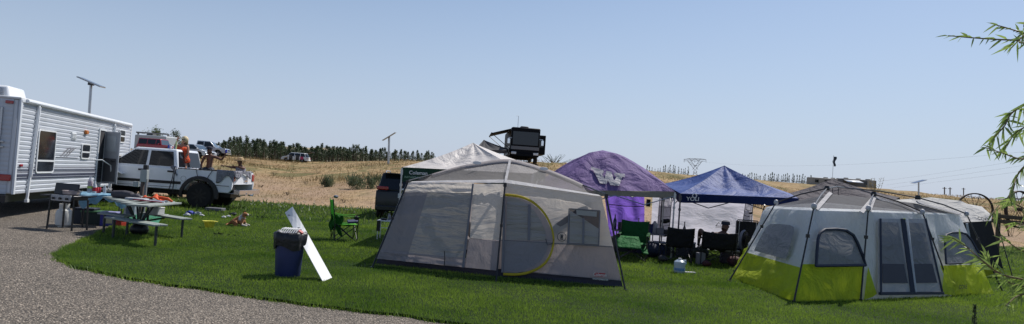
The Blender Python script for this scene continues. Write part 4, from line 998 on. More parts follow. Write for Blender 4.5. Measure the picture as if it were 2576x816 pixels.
# white pickup with people in its bed
truck_paint = mat('truck_white', (.80, .83, .88), .32, var=.04, coat=.6)
TY = 23.75; tx = W(586, 440, TY).x
TK = car('pickup_truck', 'white crew cab pickup with black wheel arches and people in its open bed', 'pickup', (tx, TY+1.0, 0), PI-.0, truck_paint, L=5.9, Wd=2.0, zb=.62, belt=1.36, hood=1.40, roof=2.03,
         gx=(1.98, 2.12, 3.55, 4.45), wr=.46, wx=(1.13, 4.80), bed=1.95, pillars=(3.05,))
L_ = lambda px, py, extra=0: plane_map((tx, TY+1.0, 0), PI, 1, 1.0)(px, py, extra)
for x0_, x1_ in ((2.05, 3.0), (3.08, 4.2)):
    mb = LB(); h_ = 1.001
    for a, b in (((x0_, .70), (x0_, 1.36)), ((x1_, .70), (x1_, 1.36)), ((x0_, .70), (x1_, .70))): mb.bar((a[0], h_, a[1]), (b[0], h_, b[1]), .012, .008, (0, 1, 0))
    mb.build('door_seam', black_plastic, TK)
    mb = LB(); mb.box((x0_+.14, h_+.02, 1.24), (.2, .05, .06)); mb.build('door_handle', black_plastic, TK, bevel=.01)
mb = LB(); mb.box((3.25, 1.01, .86), (3.2-.3, .025, .10)); mb.box((.35, 1.01, .86), (.5, .02, .02)); mb.build('side_moulding', black_plastic, TK, bevel=.01)
for xx in (1.13, 4.80):
    mb = LB(); ar = arc_pts(xx, .46, .57, -8, 188, 16); ar2 = arc_pts(xx, .46, .69, -6, 186, 16)
    mb.add([(x_, 1.0, z_) for x_, z_ in ar]+[(x_, 1.09, z_) for x_, z_ in ar]+[(x_, 1.07, z_) for x_, z_ in ar2]+[(x_, 1.0, z_) for x_, z_ in ar2], [(k_*17+i, k_*17+i+1, (k_+1)*17+i+1, (k_+1)*17+i) for k_ in range(3) for i in range(16)])
    mb.build('wheel_arch_flare', black_plastic, TK)
mb = LB(); mb.tube([(1.5+.09*math.cos(a), 1.004, 1.02+.09*math.sin(a)) for a in np.linspace(0, 2*PI, 21)], .005, 4); 
mb.v = [(p_[0]+.22, p_[1], p_[2]) for p_ in mb.v]; mb.build('fuel_door', mat('seam_grey', (.15, .15, .16), .6), TK)
mb = LB(); mb.box((-.16, 0, .66), (.2, 1.9, .16)); mb.box((-.1, 0, .56), (.1, .9, .08)); mb.tube([(-.2, 0, .55), (-.38, 0, .55), (-.38, 0, .62)], .03, 6); mb.build('step_bumper', chrome, TK, bevel=.02)
mb = LB(); mb.box((2.5, 0, .5), (4.5, .9, .14)); mb.tube([(1.13, -.8, .46), (1.13, .8, .46)], .07, 8); mb.tube([(4.8, -.8, .46), (4.8, .8, .46)], .06, 8); mb.build('chassis', black_metal, TK)
mb = LB(); mb.box((-.005, -.2, 1.05), (.02, .3, .05)); mb.build('tailgate_badge', chrome, TK)
# blanket hung over the rear corner, straps
bl = fabric('blanket_grey', (.27, .27, .31), .1, .8, 4)
mb = LB(); mb.grid(lambda u, v: V((.55-.62*u, 1.05+.02*math.sin(u*15), 1.42-v*(.34+.14*math.sin(u*6+1)))), 14, 6); mb.grid(lambda u, v: V((-.06-.02*math.sin(u*9), 1.02-u*1.5, 1.42-v*(.2+.1*math.sin(u*8)))), 12, 5)
TKM = Matrix.Translation((tx, TY+1, 0)) @ Matrix.Rotation(PI, 4, 'Z')
def wl_(mbx, name, m, label, cat, loc, **k):     # truck-local shape that is a thing of its own
    mbx.v = [tuple(TKM @ V(p_)) for p_ in mbx.v]; return single(mbx, name, m, label, cat, TKM @ V(loc), **k)
wl_(mb, 'blanket', bl, 'crumpled grey blanket hung over the rear corner of the white pickup bed', 'blanket', (.2, 1.0, 1.4), solid=.01)
mb = LB(); mb.grid(lambda u, v: V((1.98-.22*v*0+.16*u+.05*math.sin(v*5), 1.03, 1.44-.35*v*(1-.5*u))), 5, 6); wl_(mb, 'cloth', bl, 'grey rag knotted at the front corner of the pickup bed', 'rag', (2.0, 1.0, 1.3), solid=.01)
for k_, pts in enumerate(([(2.05, 1.03, 1.4), (2.1, 1.03, 1.0), (2.2, 1.02, .55)], [(1.98, 1.03, 1.4), (2.05, 1.04, 1.0), (2.05, 1.02, .5)], [(1.3, 1.03, 1.4), (1.2, 1.05, 1.1)], [(.5+.2, 1.03, 1.4), (.88, 1.04, 1.08)])):
    mb = LB(); mb.tube(pts, .012, 5); wl_(mb, 'tie_strap', black_plastic, ['black strap hanging down beside the rear door of the pickup', 'black strap hanging nearest the bed corner of the pickup', 'black strap from the bed rail to the front of the pickup wheel arch', 'black strap from the bed rail to the back of the pickup wheel arch'][k_], 'strap', pts[0])
# cups on the cab roof
for px, py, h_, m_, lb, ct, nm in ((455-12.3, 368, .30, mat('lime_bottle', (.45, .55, .25), .4), 'pale green bottle standing on the pickup cab roof', 'bottle', 'bottle'), (424, 371, .14, mat('blue_can', (.04, .08, .35), .3, .3), 'blue drink can on the pickup cab roof', 'can', 'drink_can'), (441, 371, .14, mat('blue_can', (0, 0, 0)), 'blue and white can beside the woman on the pickup roof', 'can', 'drink_can'), (430, 372, .1, white_paint, 'small white cup on the pickup cab roof', 'cup', 'cup')):
    p = W(px, py, TY+.35); p.z = 2.04; mb = MB(); mb.lathe(p, [(.03, 0), (.032, h_*.7), (.018, h_*.85), (.015, h_)], 10); single(mb, nm, m_, lb, ct, p)

# dark SUV seen from behind, far side of the grey tent
SY = 24.6; sx = W(985, 480, SY).x
SU = car('parked_car', 'black SUV seen from behind beside the grey cabin tent', 'car', (sx+.42, SY, 0), R(96), mat('black_paint', (.006, .007, .010), .4, var=.04, coat=.15), L=4.8, Wd=1.95, zb=.32, belt=1.08, hood=1.08, roof=1.72, gx=(.12, .42, 3.0, 3.9), wr=.38, wx=(.95, 3.8))
for o_ in [q_ for q_ in SU.children if q_.name.startswith('tail_light')]: bpy.data.objects.remove(o_)
mb = LB(); mb.box((-.03, 0, .92), (.02, .34, .17)); mb.build('number_plate', mat('plate_white', (.6, .6, .62), .5), SU)
text('BEE7201', 'plate_lettering', mat('plate_blue', (.05, .07, .2), .5), (-.045, 0, .91), (0, -1, 0), (0, 0, 1), .08, SU, root=None).location = (0, 0, 0)
mb = LB()
for a_, b_ in ((.12, .075), (.05, .07), (.11, .03)): mb.tube([(-.035, a_*math.cos(t_), 1.10+b_*math.sin(t_)) for t_ in np.linspace(0, 2*PI, 17)], .008, 4)
mb.build('badge', chrome, SU)
for s_ in (-1, 1):
    mb = LB(); mb.box((.02, s_*.74, 1.16), (.1, .42, .13)); mb.build('tail_light', red_lens, SU, bevel=.03)
    mb = LB(); mb.tube([(.6, s_*.7, 1.72), (.7, s_*.7, 1.79), (2.7, s_*.7, 1.79), (2.8, s_*.7, 1.72)], .02, 6); mb.build('roof_rail', steel, SU)
mb = LB(); mb.bar((.55, 0, 1.62), (.35, 0, 1.66), .02); mb.box((.3, 0, 1.71), (.3, 1.4, .04)); mb.build('roof_spoiler', carpaint('black_paint', (0, 0, 0)), SU, bevel=.01)
# ================================================================== cars and caravans up the hill
def place(px, d): return GH(px, d)
def bg_car(px, d, rz, paint, label, **k):
    p = place(px, d); return car(k.pop('name', 'parked_car'), label, k.pop('cat', 'car'), p, rz, paint, group='vehicles parked on the hill track', **k)
bg_car(540, 88, R(188)-PI, silver, 'silver grey pickup with a chrome front parked on the hill behind the woman', name='pickup_truck', cat='pickup', L=5.8, Wd=2, zb=.5, belt=1.15, hood=1.2, roof=1.95, gx=(1.9, 2.05, 3.6, 4.4), wr=.42, wx=(1.2, 4.7), bed=1.85, pillars=(2.9,)).location.x -= 4.3
bg_car(497, 80, R(-18), carpaint('charcoal_paint', (.03, .033, .04)), 'dark grey sedan parked in front of the silver pickup on the hill', roof=1.42, gx=(.5, 1.3, 2.7, 3.8), belt=.88, hood=.85).location.x -= 2.2
bg_car(470, 78, R(-15), silver, 'silver hatchback half hidden behind the waving woman', roof=1.55, gx=(.3, .9, 2.8, 3.8)).location.x -= 1.2
bg_car(560, 92, R(-20), white_paint, 'white sedan whose nose shows right of the silver pickup', roof=1.4, gx=(.5, 1.3, 2.7, 3.8), belt=.88, hood=.85).location.x -= 3.3
bg_car(354, 78, R(-6), carpaint('crimson_paint', (.30, .012, .03)), 'long crimson jeep with black windows parked on the hill', name='parked_jeep', L=4.4, belt=1.15, hood=1.15, roof=1.85, gx=(.08, .12, 2.75, 3.0), wr=.42, zb=.5)
bg_car(425, 84, R(-8), white_paint, 'white car behind the crimson jeep', roof=1.5).location.x -= 3.5
# car parked just beyond the pickup, only its windscreen shows
p = GH(470, 29); c_ = car('parked_car', 'dark blue car with a pale blue windscreen parked just behind the pickup bed', 'car', (W(452, 400, 29.5).x, 29.8, 0), R(-14), carpaint('blue_black_paint', (.02, .03, .05)), L=4.6, belt=.95, hood=.93, roof=1.5, gx=(.3, .8, 2.0, 3.1)); c_.location.x -= 1.6
# white SUV with its hatch up
p = hit(742, 408); SV = car('parked_car', 'white SUV with its doors and tailgate open beside the orchard', 'car', (p.x+2.4, p.y, p.z), R(176), white_paint, L=4.7, group='vehicles parked on the hill track')
mb = LB(); mb.bar((.35, 0, 1.65), (-.75, 0, 1.95), 1.5, .08, (0, 0, 1)); mb.build('tailgate', black_plastic, SV)
for xx in (1.4, 2.6): mb = LB(); mb.bar((xx+.9, .95, .75), (xx+.4, 1.6, .75), .08, .8, (0, 0, 1)); mb.build('door', white_paint, SV); mb = LB(); mb.box((xx+.4, .94, .8), (.8, .01, .9)); mb.build('doorway', black_plastic, SV)
mb = LB(); mb.box((.9, .98, .75), (.5, .2, .5)); mb.build('luggage', mat('pink_bag', (.5, .05, .15), .7), SV)

def rv(name, label, cat, loc, rz, L, Wd, H, paint, z0=.5, wins=(), ac=(), group=None, front=False):
    t = thing(name, label, cat, loc, rz, group)
    mb = LB(); mb.box((L/2, 0, (z0+H)/2), (L, Wd, H-z0)); mb.build('body', paint, t, bevel=.12)
    for (x_, z_, w_, h_) in wins:
        for s_ in (-1, 1): mb = LB(); mb.box((x_, s_*(Wd/2+.01), z_), (w_, .02, h_)); mb.build('window', dark_glass, t)
    for x_ in ac: mb = LB(); mb.box((x_, 0, H+.13), (1.0, .8, .28), None, (.85, .85)); mb.build('roof_air_conditioner', mat('ac_dark', (.06, .06, .06), .6) if paint is not white_paint else white_paint, t, bevel=.04)
    for x_ in (L*.35, L*.47):
        for s_ in (-1, 1): mb = LB(); mb.lathe((x_, s_*(Wd/2-.15), .4), [(.25, -.12), (.4, -.12), (.4, .12), (.25, .12)], 18, 'y'); mb.build('wheel', rubber, t)
    mb = LB(); mb.box((L/2, Wd/2+.012, z0+.45), (L-.3, .012, .14)); mb.box((L/2, -Wd/2-.012, z0+.45), (L-.3, .012, .14)); mb.build('stripe', grey_st, t)
    return t
rvm = mat('rv_grey', (.42, .45, .47), .45, var=.05)
p = place(318, 84)
RV1 = rv('travel_trailer', 'grey fifth wheel trailer with a raised nose parked on the hill at far left', 'trailer', p+V((-1.6, 6, -.7)), R(-10), 4.6, 2.5, 3.0, rvm, .9, ((1.2, 2.1, .5, .7), (2.4, 2.1, .7, .7), (3.7, 1.9, .7, .6)), (1.5,), 'vehicles parked on the hill track')
# dark flatbed and umbrella behind the jeep
p = place(398, 95)-V((0, 0, .5)); t = thing('flatbed_trailer', 'dark flatbed trailer with stacked grey gear behind the crimson jeep', 'trailer', p, R(-6), 'vehicles parked on the hill track')
mb = LB(); mb.box((0, 0, .9), (5, 2.2, .16)); mb.build('deck', black_metal, t)
mb = LB(); mb.box((-1.2, 0, 2.95), (4.6, .2, .2)); mb.box((1.3, 0, 2.0), (.18, .2, 2.0)); mb.box((-3.2, 0, 2.0), (.18, .2, 2.0)); mb.box((-1, 0, 2.5), (4.4, .1, .1)); mb.build('rack', mat('rack_grey', (.2, .21, .22), .5), t)
mb = LB(); mb.box((-.5, 0, 1.4), (3.0, 1.6, .8)); mb.build('load', mat('tarp_grey', (.22, .23, .25), .7, bump=.6, bscale=3), t, bevel=.2)
for s_ in (-1, 1): mb = LB(); mb.lathe((0, s_*1.0, .4), [(.2, -.1), (.4, -.1), (.4, .1), (.2, .1)], 16, 'y'); mb.build('wheel', rubber, t)

# ------------------------------------------------------------------ black motorhome on the crest
mh_d = 58.0; p = GH(1318, mh_d)
blackp = mat('coach_black', (.004, .005, .008), .55, 0); blackp.node_tree.nodes['Principled BSDF'].inputs['Specular IOR Level'].default_value = .12
for q_ in (blackp,): q_.node_tree.nodes['Principled BSDF'].inputs['Specular IOR Level'].default_value = .12; q_.node_tree.nodes['Principled BSDF'].inputs['Coat Weight'].default_value = 0
MH = thing('motorhome', 'black class A motorhome facing the camera on the crest with its slide out extended', 'motorhome', p, R(-86))
Hh = 3.05; L2 = 9.5
mb = LB(); mb.box((-L2/2, 0, (.55+Hh)/2), (L2, 2.5, Hh-.55)); mb.build('body', blackp, MH, bevel=.12)
mb = LB(); mb.box((.012, 0, 2.12), (.03, 2.2, 1.15)); mb.build('windscreen', mat('coach_glass', (.012, .018, .028), .12), MH, bevel=.01)
mb = LB(); mb.box((.02, 0, 1.28), (.04, 2.42, .28)); BND = mb.build('front_band', mat('coach_grey', (.13, .13, .14), .4), MH)
text('Fusion', 'front_lettering', white_ink, (.045, .62, 1.28), (0, 1, 0), (0, 0, 1), .16, MH, shear=.3)
for s_ in (-1, 1):
    mb = LB(); mb.box((.05, s_*.95, .82), (.08, .45, .22)); mb.build('headlight', mat('headlight_glass', (0, 0, 0)), MH, bevel=.04)
    mb = LB(); mb.tube([(.0, s_*1.2, 2.1), (.2, s_*1.45, 2.1), (.2, s_*1.45, 1.95)], .03, 6); mb.box((.22, s_*1.45, 1.8), (.12, .2, .42)); mb.build('side_mirror', chrome, MH, bevel=.03)
    for xx in (-1.6, -6.6): mb = LB(); mb.lathe((xx, s_*1.1, .45), [(.25, -.13), (.45, -.13), (.45, .13), (.25, .13)], 20, 'y'); mb.build('wheel', rubber, MH)
mb = LB(); mb.box((.03, 0, .72), (.1, 2.3, .3)); mb.build('bumper', blackp, MH, bevel=.05)
mb = LB(); mb.box((-3.2, 1.55, 1.75), (3.4, .75, 1.7)); SO = mb.build('slide_out', blackp, MH, bevel=.03)
mb = LB(); mb.box((-1.49, 1.55, 1.9), (.02, .35, .7)); mb.build('window', dark_glass, SO)
mb = LB(); mb.box((-2.3, 0, Hh+.13), (1.2, .8, .26), None, (.85, .85)); mb.build('roof_air_conditioner', black_plastic, MH, bevel=.05)
mb = LB(); mb.tube([(-2.5, -.55, Hh), (-2.5, -.55, Hh+1.2), (-2.5, -.75, Hh+1.2)], .025, 5); mb.build('antenna', white_paint, MH)
mb = LB(); mb.box((-2.6, -1.27, 1.35), (3.4, .02, .28)); mb.box((-4.5, -1.27, .9), (4, .02, .3)); mb.build('side_stripe', mat('coach_grey', (0, 0, 0)), MH)
AW = LB(); AW.add([(-1.0, -1.26, 2.95), (-6.0, -1.26, 2.95), (-6.0, -2.9, 2.45), (-1.0, -2.9, 2.45)], [(0, 1, 2, 3)]); AW.tube([(-1.0, -2.9, 2.45), (-6, -2.9, 2.45)], .06, 8); aw = AW.build('awning', mat('awning_grey', (.06, .065, .075), .7, trans=.2), MH, solid=.02)
mb = LB(); mb.tube([(-1.0, -1.27, 1.2), (-1.0, -2.9, 2.43)], .03, 5); mb.build('awning_arm', black_metal, MH)
mb = LB(); mb.tube([(-6.0, -1.27, 1.2), (-6.0, -2.9, 2.43)], .03, 5); mb.build('awning_arm', black_metal, MH)
# grey pop-up peak showing behind the white topped canopy
dgr = 57.0
c4 = [W(1192, 377, dgr), W(1274, 378, dgr-.3), W(1278, 374, dgr+3), W(1200, 373, dgr+3)]
canopy('canopy', 'small dark grey canopy peak next to the motorhome awning', c4, W(1217, 352, dgr+1.5), mat('dark_canopy', (.07, .07, .075), .7, trans=.2), mat('dark_canopy', (0, 0, 0)), (0, 1, 2, 3), .3, sag=.15, seed=3, leg_m=black_metal)

# ------------------------------------------------------------------ two motorhomes on the right crest
rd = 178.0
darkrv = mat('rv_dark', (.10, .10, .105), .5, var=.2); tanrv = mat('rv_tan', (.30, .28, .25), .5)
p = GH(2034, rd); r1 = rv('motorhome', 'left one of the two distant motorhomes behind the charcoal canopy, pale cream', 'motorhome', p+V((0, 0, -1.5)), R(3), 12.5, 2.6, 3.3, tanrv, .6, ((1.5, 2.4, 1.0, .8), (4, 2.4, .8, .8), (8, 2.4, 1.6, .9)), (4.5, 6.5, 8.0))
p = GH(2112, rd-6); r2 = rv('motorhome', 'right one of the two distant motorhomes, dark with an open awning', 'motorhome', p+V((0, 0, -1.5)), R(-1), 8.6, 2.6, 3.5, darkrv, .6, ((1.5, 2.6, 1.2, .8), (6, 2.5, .8, .9)), (1.5, 4.6, 7.0))
mb = LB(); mb.add([(.3, -1.3, 3.2), (4.2, -1.3, 3.2), (4.2, -3.8, 2.6), (.3, -3.8, 2.6)], [(0, 1, 2, 3)]); mb.build('awning', white_paint, r2, solid=.05)
mb = LB(); mb.box((7.2, -1.36, 2.2), (1.9, .1, 2.6)); mb.build('slide_out', tanrv, r2, bevel=.03)
# flag on a tall pole
p = GH(2093, rd-12); fz = W(2093, 391, rd-12).z
FL = thing('flag_pole', 'thin flag pole with a limp dark flag above the distant motorhomes', 'flag', p)
mb = LB(); mb.tube([(0, 0, 0), (0, 0, fz-p.z)], .05, 6); mb.build('pole', steel, FL)
mb = LB(); hh = fz-p.z; mb.grid(lambda u, v: V((u*.75*(1-.3*v)+.15*math.sin(v*9), .15*math.sin(u*6+v*4), hh-.3-v*2.4)), 5, 8); mb.build('flag', mat('dark_flag', (.02, .04, .06), .8), FL, solid=.02)

# ------------------------------------------------------------------ solar panel poles
def solar(px_b, d, px_t, py_t, label, zb=None, tilt=.5, yaw=0, pl=1.9, pw2=1.0, both=False, r_=.06):
    b = GH(px_b, d) if zb is None else W(px_b, zb, d); t_ = W(px_t, py_t, d); s = thing('solar_pole', label, 'solar panel', b, 0)
    top = t_-b; mb = LB(); mb.tube([(0, 0, 0), top], [r_*1.1, r_], 10); mb.build('pole', steel, s)
    mb = LB(); mb.box(top+V((0, 0, .04)), (.2, .2, .12)); mb.build('bracket', black_metal, s)
    M = Euler((R(3), tilt, yaw)).to_matrix(); mb = LB(); mb.box(top+V((0, 0, .12)), (pl, pw2, .05), M); pn = mb.build('panel', mat('panel_frame', (.4, .42, .44), .4, .5), s)
    mb = LB(); mb.box(top+V((0, 0, .12))+M @ V((0, 0, .03)), (pl*.96, pw2*.94, .008), M); mb.build('cells', mat('solar_cells', (.01, .015, .05), .15, coat=.5), pn)
    return s
s1 = solar(213, 32, 229, 214, 'tall leaning solar panel pole rising above the trailer roof', tilt=.35, yaw=.3, pl=1.05, pw2=.9)
solar(977, 88, 979, 346, 'solar panel pole behind the orchard left of the white canopy', tilt=-.62, pl=2.0, pw2=1.2, r_=.13)
solar(2311, 112, 2311, 459, 'short distant solar panel pole above the white roofed tent', tilt=-.33, pl=2.1, pw2=1.2, r_=.12)

# ------------------------------------------------------------------ lattice power pylon and wires
PD = 620.0
def pyl(px, py): return W(px, py, PD)
base = pyl(1748, 440); t = thing('power_pylon', 'distant lattice power pylon between the purple and blue canopies', 'pylon', base)
mb = MB(t); lw = .22
ln = [((1720, 401), (1776, 402)), ((1722, 405), (1774, 406)), ((1733, 399), (1764, 400)), ((1722, 402), (1733, 399)), ((1764, 400), (1776, 402)), ((1729, 404), (1747, 427)), ((1767, 405), (1750, 427)), ((1737, 404), (1756, 427)), ((1760, 404), (1742, 427)),
      ((1733, 399), (1741, 405)), ((1741, 405), (1748, 399)), ((1748, 399), (1756, 405)), ((1756, 405), (1764, 400)), ((1721, 402), (1721, 409)), ((1776, 402), (1776, 409)), ((1748, 404), (1748, 410)), ((1747, 427), (1741, 450)), ((1750, 427), (1757, 450)), ((1743, 440), (1754, 432)), ((1744, 432), (1755, 442)), ((1731, 408), (1742, 412)), ((1765, 408), (1755, 412)), ((1736, 414), (1753, 418)), ((1761, 414), (1745, 419))]
for a, b in ln: mb.bar(pyl(*a), pyl(*b), lw*1.4)
mb.build('lattice', mat('pylon_grey', (.28, .29, .31), .6), t)
wire = mat('wire_grey', (.35, .37, .42), .8)
for k_, pts in enumerate(([(1776, 409, 620), (1900, 417, 560), (2050, 417, 480), (2200, 411, 400), (2400, 398, 330), (2600, 380, 280)], [(2220, 456, 420), (2350, 438, 380), (2500, 415, 330), (2620, 395, 280)], [(2230, 466, 420), (2350, 449, 380), (2500, 428, 330), (2620, 409, 280)], [(2240, 474, 420), (2350, 459, 380), (2500, 441, 330), (2620, 424, 280)])):
    mb = MB(); P_ = crv([W(*q) for q in pts], 5); mb.tube(P_, .035, 4); single(mb, 'power_line', wire, ['long faint power line sagging from the pylon to the upper right', 'upper one of the three faint power lines above the white roofed tent', 'middle one of the three faint power lines above the white roofed tent', 'lowest of the faint power lines above the white roofed tent'][k_], 'power line', P_[0])
# distant utility poles
for px, py0, py1, d, lb in ((2376, 471, 482, 260, 'left tiny wooden utility pole pair on the right horizon'), (2390, 472, 483, 270, 'right tiny wooden utility pole on the right horizon'), (2424, 473, 484, 300, 'smallest lone utility pole on the right horizon')):
    b, t_ = W(px, py1+8, d), W(px, py0, d); o = thing('utility_pole', lb, 'pole', b); mb = LB(); mb.tube([(0, 0, 0), t_-b], .22, 6); mb.build('pole', mat('weathered_pole', (.16, .15, .14), .9), o)
    mb = LB(); mb.box(t_-b-V((0, 0, .5)), (1.6, .2, .2)); mb.build('crossarm', mat('weathered_pole', (0, 0, 0)), o)

# ================================================================== orchard and other plants
def make_tree(kind, seed, h, w, n, m, leaf, trunk_m, label='', cat='tree', group=None, shape='cone'):
    rr = random.Random(seed); t = thing('orchard_tree' if kind == 'o' else kind, label, cat, (0, 0, 0), 0, group)
    mb = LB(); mb.tube([(0, 0, -.2), (.03, 0, h*.4), (0, .02, h*.9)], [w*.09, w*.06, .01], 6)
    for _ in range(9):
        z = h*rr.uniform(.15, .85); a = rr.uniform(0, 2*PI); ln_ = w*.45*(1.05-z/h); mb.tube([(0, 0, z), (math.cos(a)*ln_, math.sin(a)*ln_, z+ln_*.6)], [.03*w, .01], 4, False)
    mb.build('trunk', trunk_m, t)
    vs = []
    clumps = []
    for _ in range(22):
        f = rr.uniform(.06, 1); prof = (1-f)**.6*(.55+.6*rr.random()) if shape == 'cone' else math.sin(PI*min(1, f*.85+.15))**.7*rr.uniform(.3, 1)
        a = rr.uniform(0, 2*PI); r_ = w/2*prof; clumps.append((math.cos(a)*r_, math.sin(a)*r_, h*f, w*rr.uniform(.10, .24)*(1.15-f*.6)))
    if shape == 'cone':
        for _ in range(6): a = rr.uniform(0, 2*PI); clumps.append((math.cos(a)*w*.06, math.sin(a)*w*.06, h*rr.uniform(.9, 1.08), w*.06))
    for _ in range(n):
        c = rr.choice(clumps); q = V((rr.gauss(0, 1), rr.gauss(0, 1), rr.gauss(0, 1.25)))*c[3]*.62; p = V(c[:3])+q
        a, b = V((rr.uniform(-1, 1), rr.uniform(-1, 1), rr.uniform(-.6, 1))).normalized()*leaf, V((rr.uniform(-1, 1), rr.uniform(-1, 1), rr.uniform(-1, 1))).normalized()*leaf*.6
        vs += [p-a, p+b, p+a]
    mb = LB(); mb.add(vs, [(i, i+1, i+2) for i in range(0, len(vs), 3)]); mb.build('crown', m, t, smooth=False); return t
bark = mat('bark', (.10, .075, .055), .9, bump=.6)
orch_leaf = leaf_mat('orchard_leaves', (.022, .045, .018), (.085, .12, .05), .9, .3)  # leaf tones lightened to stand in for distance haze
protos = [make_tree('o', s_, 3.0*f, 2.0*g, 620, orch_leaf, .15, bark, 'dark green young orchard tree in the dense rows on the hill', 'tree', 'orchard trees on the hill') for s_, f, g in ((1, 1, 1), (2, 1.12, .85), (3, .9, 1.1), (4, 1.05, 1.2), (5, .8, .95))]
used = set(); rr = random.Random(5)
def put(pr, loc, rz, sc, label=None):
    k_ = id(pr)
    if k_ not in used:
        used.add(k_); pr.location = loc; pr.rotation_euler.z = rz; pr.scale = (sc,)*3
        if label: pr['label'] = label
        return pr
    return dup(pr, loc, rz, label, sc)
for row, dd_ in enumerate((0, 7, 14)):
    for px in np.arange(545 if row else 562, 1092, 8.5 if row < 2 else 10):
        if 1080 > px > 1002 and row == 0: continue
        if 960 < px < 995 and row == 0: continue
        u = (px-1288)/F_PX; Dc = ui(u, 2)
        d = Dc+1+dd_+rr.uniform(-1, 1)
        if px > 1000: d = Dc+1+dd_
        q = GH(px+rr.uniform(-5, 5), min(d, 145)); 
        hpx = np.interp(px, [545, 600, 760, 900, 1000, 1090], [38, 43, 40, 36, 30, 25])*rr.uniform(.8, 1.15); sc = hpx/F_PX*q.y/3.0
        q.z -= .15; put(rr.choice(protos), q, rr.uniform(0, 6.28), sc)
fp_ = [make_tree('o', s_, 2.6, .9, 260, orch_leaf, .15, bark, 'tiny dark tree of the far windbreak row on the right horizon', 'tree', 'windbreak trees on the horizon') for s_ in (11, 12, 13)]
for px in np.arange(1596, 1732, 6.4): q = GH(px+rr.uniform(-2, 2), 128); q.z -= .1; put(rr.choice(fp_), q, rr.uniform(0, 6), rr.uniform(.35, .72), 'small dark tree of the windbreak right of the purple canopy')
for px in np.arange(1858, 2040, 5.6): q = GH(px+rr.uniform(-2, 2), 184); q.z -= .1; put(rr.choice(fp_), q, rr.uniform(0, 6), rr.uniform(.6, 1.0))
# rounded trees on the far left
rt_ = make_tree('broad_tree', 21, 3.6, 5.2, 1500, leaf_mat('broad_leaves', (.03, .06, .015), (.14, .17, .05), .5), .2, bark, 'round yellow green tree above the hill trailer', 'tree', None, 'round'); rt_.location = GH(388, 118)+V((0, 0, .2))
rt2 = make_tree('broad_tree', 22, 3.2, 2.9, 900, leaf_mat('broad_leaves_dark', (.025, .05, .015), (.09, .12, .04), .5), .17, bark, 'smaller darker round tree left of the waving woman', 'tree', None, 'round'); rt2.location = GH(437, 100)+V((0, 0, -.3))
# sage bushes, weeds
sage = leaf_mat('sage_leaves', (.05, .075, .035), (.17, .20, .11), 2.0)
def bush(px, py, wpx, hpx, label, m=sage, n=1100, group=None, name='sage_bush'):
    q = hit(px, py); s_ = q.y/F_PX; w, h = wpx*s_, hpx*s_; r_ = random.Random(int(px)); vs = []
    cl = [(r_.gauss(0, .22)*w, r_.gauss(0, .18)*w, r_.uniform(.1, .6)*h, r_.uniform(.10, .2)) for _ in range(14)]
    for _ in range(n):
        c = r_.choice(cl); p_ = V((c[0]+r_.gauss(0, 1)*c[3]*w*.5, c[1]+r_.gauss(0, 1)*c[3]*w*.5, max(0, c[2]+r_.gauss(0, 1)*c[3]*h))); a = V((r_.uniform(-.5, .5), r_.uniform(-.5, .5), 1)).normalized()*h*.16; b = V((r_.uniform(-1, 1), r_.uniform(-1, 1), 0))*h*.05
        vs += [p_, p_+b, p_+a]
    t = thing(name, label, 'bush', q, 0, group); mb = LB(); mb.add(vs, [(i, i+1, i+2) for i in range(0, len(vs), 3)]); mb.build('foliage', m, t, smooth=False)
    mb = LB()
    for _ in range(6): a = r_.uniform(0, 6.28); mb.tube([(0, 0, -.05), (math.cos(a)*w*.25, math.sin(a)*w*.25, h*.6)], .012, 4, False)
    mb.build('stem', bark, t)
bush(820, 472, 46, 34, 'left small grey green sage bush in the dry field')
bush(893, 478, 84, 44, 'middle and largest sage bush in the dry field')
bush(936, 476, 50, 42, 'sage bush just left of the black SUV')
dryw = leaf_mat('dry_weed', (.12, .10, .05), (.32, .26, .13), 3)
for i, (px, py) in enumerate(((722, 488), (770, 463), (655, 470), (690, 440), (800, 435), (865, 508), (1150, 420), (1560, 452), (2060, 502))): bush(px, py+4, 20+4*(i % 3), 12+3*(i % 2), ['tiny weed clump in the bare dirt left of the green chair', 'dry weed clump in the middle of the dirt patch', 'dry weed clump just right of the pickup tailgate', 'low weed clump between the pickup and the white SUV', 'dry weed clump below the orchard edge', 'green weed clump at the lawn edge above the green chair', 'dry weed clump left of the white topped canopy', 'dry weed clump behind the purple canopy', 'dry weed clump left of the charcoal canopy'][i], dryw, 160, None, 'weed_clump')
def stalks(px, d, hpx, wpx, n, label, m, leafy=True, name='tall_weed'):
    q = GH(px, d) if d > 28 else V((W(px, 600, d).x, d, LZ)); s_ = q.y/F_PX; r_ = random.Random(int(px)+3); t = thing(name, label, 'weed', q); mb = LB(); lv = LB(); h = hpx*s_; w = wpx*s_
    for _ in range(n):
        x_ = r_.gauss(0, .25)*w; hh_ = h*r_.uniform(.5, 1); e = V((x_+r_.gauss(0, .18)*w, r_.gauss(0, .1)*w, hh_)); mb.tube([(x_*.3, 0, 0), lerp((x_*.3, 0, 0), e, .5)+V((r_.gauss(0, .04)*w, 0, 0)), e], [.012*d/40+.004, .008*d/40+.003, .003*d/40+.002], 3, False)
        for k_ in range(14 if leafy else 5):
            f = r_.uniform(.25, 1); p_ = lerp((x_*.3, 0, 0), e, f); a = V((r_.uniform(-1, 1), r_.uniform(-.5, .5), r_.uniform(.2, 1)))*h*.09; lv.add([p_, p_+a*.5+V((0, 0, h*.015)), p_+a, p_+a*.5-V((0, 0, h*.015))], [(0, 1, 2, 3)])
    mb.build('stem', m, t); lv.build('foliage', m, t, smooth=False); return t
stalks(2195, 95, 55, 50, 12, 'tall bare branching weed right of the distant motorhomes', dryw)
stalks(2235, 70, 20, 26, 8, 'green weed stems rising behind the lime green tent roof', sage)
